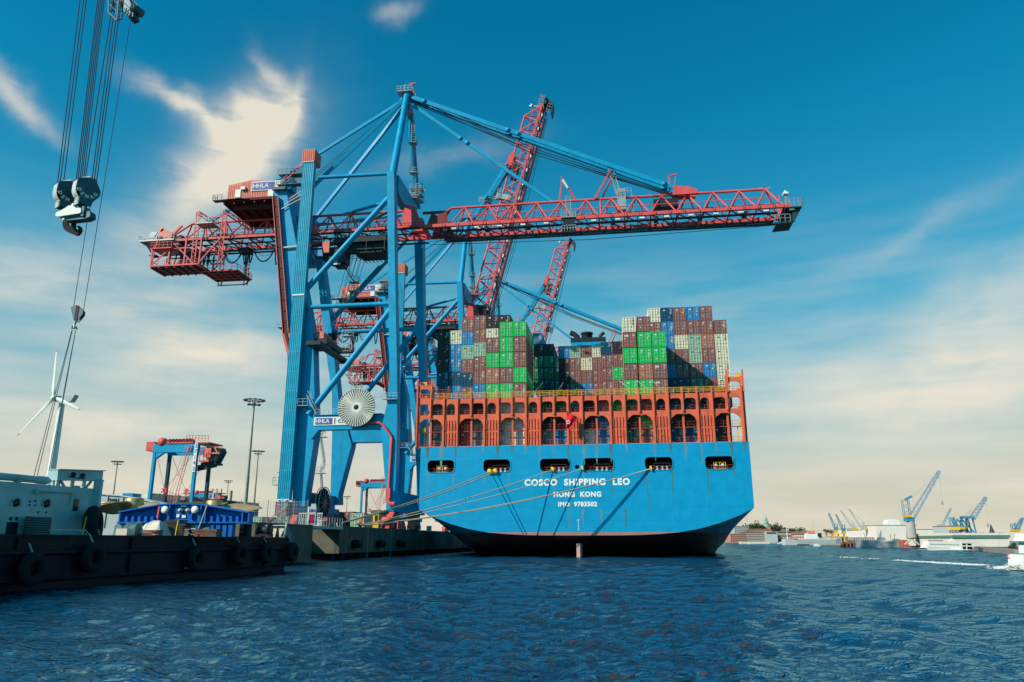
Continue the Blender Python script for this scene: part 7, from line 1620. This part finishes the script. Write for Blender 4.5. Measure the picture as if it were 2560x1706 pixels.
    b = MB(); pr(b, [(2306, 1371), (2432, 1377), (2432, 1384), (2314, 1378)], -2.8, 2.8); pr(b, [(2302, 1370), (2310, 1369), (2432, 1375), (2431, 1378)], -2.5, 2.5); b.build('hull', mWhite, r)
    b = MB(); pr(b, [(2312, 1377.5), (2432, 1383), (2430, 1387), (2316, 1380)], -2.45, 2.45); b.build('waterline', mDark, r)
    b = MB(); pr(b, [(2306, 1370), (2317, 1354), (2396, 1353.5), (2400, 1376), (2330, 1372)], -2.2, 2.2); b.build('cabin', mWhite, r)
    b = MB(); pr(b, [(2396, 1364.5), (2430, 1365), (2430, 1366.5), (2396, 1366)], -2.3, 2.3); pr(b, [(2396, 1357), (2428, 1357), (2428, 1358.5), (2396, 1358.5)], -2.3, 2.3); pr(b, [(2424, 1358), (2427, 1358), (2427, 1376), (2424, 1376)], -2.2, -2.0); pr(b, [(2408, 1358), (2410, 1358), (2410, 1376), (2408, 1376)], -2.2, -2.0); b.build('aft_deck', mWhite, r)
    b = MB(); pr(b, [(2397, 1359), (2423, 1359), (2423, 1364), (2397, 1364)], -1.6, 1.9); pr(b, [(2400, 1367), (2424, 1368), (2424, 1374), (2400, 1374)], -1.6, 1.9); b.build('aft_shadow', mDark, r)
    for row, (xa, xb, ya, yb, n) in enumerate(((2320, 2388, 1361, 1362.5, 13), (2316, 2364, 1369, 1371, 10))):
        for k in range(n):
            u = k / (n - 1); x = xa + (xb - xa) * u; y = ya + (yb - ya) * u; b = MB(); pr(b, [(x - 1.2, y - 1.2), (x + 1.2, y - 1.1), (x + 1.2, y + 1.1), (x - 1.2, y + 1.0)], -2.27, -2.21); b.build('window', mGlass, r)
    b = MB(); random.seed(3)
    b.rail([q(2318, 1354, -2.2), q(2396, 1353.5, -2.2)], .45, .04, .6); b.build('top_rail', mWhite, r)
    b = MB(); 
    for k in range(16): x = 2322 + k * 2.3 + random.uniform(-.7, .7); p = q(x, 1353.6, random.uniform(-1.6, 1.6)); b.lathe((p.x, p.y, p.z), (0, 0, 1), [(0, .09), (.18, .12), (.34, .08), (.36, .05), (.45, .06), (.5, 0)], 6)
    tag(b.build('passengers', mDark), 'dark crowd of passengers on the upper deck of the harbour ferry', 'crowd', kind='stuff')
    b = MB(); b.tube(q(2378, 1353), q(2378, 1345), .07, n=6); b.box(q(2374, 1353, -.5), q(2384, 1350, .5)); b.build('mast', mWhite, r)
    # white catamaran at the right edge
    Y = 80; r = T('catamaran', 'white passenger boat cut off by the right edge, throwing spray', 'boat', W(2560, 1430, Y))
    b = MB(); pr2 = lambda b, pts, y0, y1: b.prism([WX(x + (40 if x < 2650 else 0), y, Y) for x, y in pts], 'y', Y + y0, Y + y1)
    pr2(b, [(2519, 1387), (2700, 1384), (2700, 1436), (2560, 1432), (2522, 1424), (2519, 1412)], 0, 3); b.build('hull', mWhite, r)
    b = MB(); pr2(b, [(2519, 1404), (2700, 1407), (2700, 1409), (2519, 1406)], -.05, -.01); pr2(b, [(2519, 1385), (2700, 1382), (2700, 1384), (2519, 1387)], -.1, 3.1); b.build('blue_line', mSC, r)
    b = MB(); pr2(b, [(2522, 1424), (2560, 1432), (2700, 1437), (2700, 1446), (2535, 1432)], -.06, 2.9); b.build('boot_top', mDark, r)
    b = MB(); pr2(b, [(2529, 1353), (2533, 1334), (2700, 1331), (2700, 1353)], .3, 2.7); pr2(b, [(2541, 1387), (2539, 1356), (2700, 1356), (2700, 1387)], .5, 2.5); b.build('deckhouse', mWhite, r)
    b = MB(); pr2(b, [(2528, 1355.5), (2528, 1353), (2700, 1353), (2700, 1355.5)], .1, 2.9); b.build('roof_edge', mSC, r)
    b = MB(); pr2(b, [(2544, 1384), (2542, 1361), (2700, 1359), (2700, 1384)], .42, .49); b.build('window_band', mGlass, r)
    b = MB(); pr2(b, [(2555, 1310), (2560, 1284), (2575, 1284), (2575, 1334), (2560, 1334)], 1.2, 1.5); b.build('mast', mWhite, r)
    b = MB(); b.path([W(2522, 1384, Y), W(2518, 1389, Y - .2), W(2521, 1397, Y - .3), W(2525, 1395, Y - .3)], .07, 6); b.build('red_line', mRed, r)
    # wake of the passenger boat
    b = MB(); random.seed(12)
    track = [(37.2, 80.5), (39.6, 90), (39.5, 100), (38.8, 110), (37.8, 123), (36.6, 140), (36.2, 165), (34, 190)]
    def blob(x, y, z, s):
        n = 6; a0 = random.random() * 6.28; vs = [(x + s * random.uniform(.6, 1.2) * math.cos(a0 + k * 2 * PI / n) * 1.3, y + s * random.uniform(.6, 1.2) * math.sin(a0 + k * 2 * PI / n), z - .05) for k in range(n)] + [(x, y, z + s * .14)]
        b.add(vs, [(k, (k + 1) % n, n) for k in range(n)])
    for i in range(len(track) - 1):
        (xa, ya), (xb, yb) = track[i], track[i + 1]; dn = (420, 360, 260, 170, 110, 60, 30)[i]
        for _ in range(dn): u = random.random(); blob(xa + (xb - xa) * u + random.gauss(0, .55), ya + (yb - ya) * u + random.gauss(0, .8), random.uniform(.03, .12), random.uniform(.03, .17) * (1.5 if i < 3 else 1))
    for _ in range(700): u = random.random() ** 1.3; blob(37.2 - .3 * u + random.gauss(0, .45), 80.9 + 3 * u + random.gauss(0, .6), .08 + (1 - u) ** 2 * random.random() * .55, random.uniform(.03, .11))
    for _ in range(60): p = W(2308 + random.gauss(0, 6), 1379, 246); blob(p.x, 246 + random.gauss(0, .8), .12, random.uniform(.1, .4))
    for _ in range(70): p = W(2436 + abs(random.gauss(0, 16)), 1385, 244); blob(p.x, 244 + random.gauss(0, 1), .12, random.uniform(.1, .35))
    tag(b.build('wake_foam', M('sea foam', (.62, .64, .62), .9)), 'white foam of the wakes behind the boats', 'foam', kind='stuff')
    # small craft
    for px, wl, Y, lab in ((2042, 1367, 400, 'small white launch in front of the left warship'), (1872, 1362, 640, 'tiny white sail boat off the town pontoon'), (1957, 1361, 680, 'white excursion boat at the town landing stage')):
        t = T('small_boat', lab, 'boat', W(px, wl, Y), 'small boats on the far shore'); w = 9 if px > 2000 else (3 if px < 1900 else 14); p, q = W(px - w, wl, Y), W(px + w, wl, Y); b = MB(); L_ = q.x - p.x
        b.prism([(p.x, .8), (q.x, .8), (q.x - L_ * .08, -.2), (p.x + L_ * .06, -.2)], 'y', Y - L_ * .1, Y + L_ * .1); b.build('hull', mWhite, t); b = MB(); b.box((p.x + L_ * .25, Y - L_ * .07, .8), (p.x + L_ * .65, Y + L_ * .07, .8 + L_ * .11)); b.build('cabin', mWhite, t)
    b = MB(); p = W(1969, 1352, 690); b.tube((p.x, 690, 1), (p.x, 690, W(1969, 1315, 690).z), .35, .12, n=8); tag(b.build('flagpole', mWhite), 'tall white pole on the town quay left of the warship', 'pole')
    t = T('dolphin_piles', 'cluster of brown timber dolphins between the two warships', 'piles', W(2122, 1366, 360)); b = MB()
    for k in range(9): p = W(2104 + k * 4.6, 1366, 360 - (k % 2)); b.tube((p.x, p.y, -.5), (p.x, p.y, 1.6 + .3 * (k % 3)), .5, n=8)
    b.build('pile', mWood, t)
    # trees
    def tree(px, py, r, Y, label, seed, base=None):
        rr = random.Random(seed); c = W(px, py, Y); R = r * Y / FPX * 1.03; t = T('tree', label, 'tree', (c.x, Y, 1), 'trees on the far bank'); b = MB(); zb = max(.5, c.z - R * 1.9)
        b.tube((c.x, Y, zb), (c.x, Y, c.z), R * .12, R * .06, 7)
        for k in range(4): a = rr.uniform(0, 6.28); b.tube((c.x, Y, c.z - R * .4), (c.x + R * .6 * math.cos(a), Y + R * .6 * math.sin(a), c.z + R * rr.uniform(0, .5)), R * .05, R * .02, 5)
        b.build('trunk', mTrunk, t); b = MB()
        lobes = [(Vector((rr.gauss(0, .45), rr.gauss(0, .35), rr.gauss(0, .28))), rr.uniform(.35, .6)) for _ in range(9)]
        for _ in range(620):
            o, q = rr.choice(lobes); v = Vector((rr.gauss(0, 1), rr.gauss(0, 1), rr.gauss(0, 1))).normalized() * (q * rr.random() ** .33); p = c + (o + v) * R; s = R * rr.uniform(.05, .11)
            d = Vector((rr.gauss(0, 1), rr.gauss(0, 1), rr.gauss(0, 1))).normalized(); e = d.orthogonal().normalized(); f = d.cross(e)
            b.add([p + e * s, p + f * s, p - e * s, p - f * s], [(0, 1, 2, 3)])
        b.build('crown', mLeaf, t)
    for k, (px, py, r, lab) in enumerate(((1878, 1320, 9, 'round dark tree leftmost on the ridge behind the town'), (1892, 1318, 11, 'big dark tree left of the church spire'), (1904, 1322, 8, 'dark tree just left of the church tower'), (1930, 1321, 10, 'dark tree right of the church spire'), (1942, 1324, 8, 'second tree right of the church spire'), (1954, 1328, 8, 'low tree farther right of the spire'), (1980, 1329, 7, 'low tree behind the market hall'), (1999, 1329, 9, 'bushy tree above the small brick house'), (2066, 1330, 5, 'small dark tree left of the first blue dock crane'), (2080, 1332, 5, 'small tree at the foot of the first blue dock crane'))):
        tree(px, py - 2, r * 1.35, 900 + 8 * k, lab, k + 1)
    for k, (px, py, r, Y, lab) in enumerate(((2532, 1367, 10, 190, 'green bush on the stone embankment left of the boat'), (2456, 1337, 7, 330, 'dark round tree behind the long warehouse'), (2440, 1338, 5, 335, 'small tree behind the warehouse by the portal legs'))): tree(px, py, r, Y, lab, 40 + k)
    # light aircraft
    Y = 900; c = W(1909, 472, Y); r = T('aeroplane', 'tiny white propeller aeroplane flying above the boom', 'aeroplane', c); b = MB(); d = Vector((-1, -.25, -.12)).normalized()
    b.lathe(c, d, [(-7, 0), (-6.5, .35), (-2, .8), (3, 1.0), (5.5, .8), (6.6, .1)], 10); b.build('fuselage', mWhite, r); b = MB(); b.bar(c + Vector((-1, -9, 1.2)), c + Vector((-1, 9, 1.2)), 1.8, .22, up=(0, 0, 1)); b.bar(c - d * 6 + Vector((0, -3, 1)), c - d * 6 + Vector((0, 3, 1)), 1.0, .15); b.prism([(c.x + 5, c.z + .6), (c.x + 7.4, c.z + 3.2), (c.x + 8.2, c.z + 3.2), (c.x + 7.2, c.z + .7)], 'y', c.y + 1.3, c.y + 1.6); b.build('wing', mNavy, r)
far_bank()
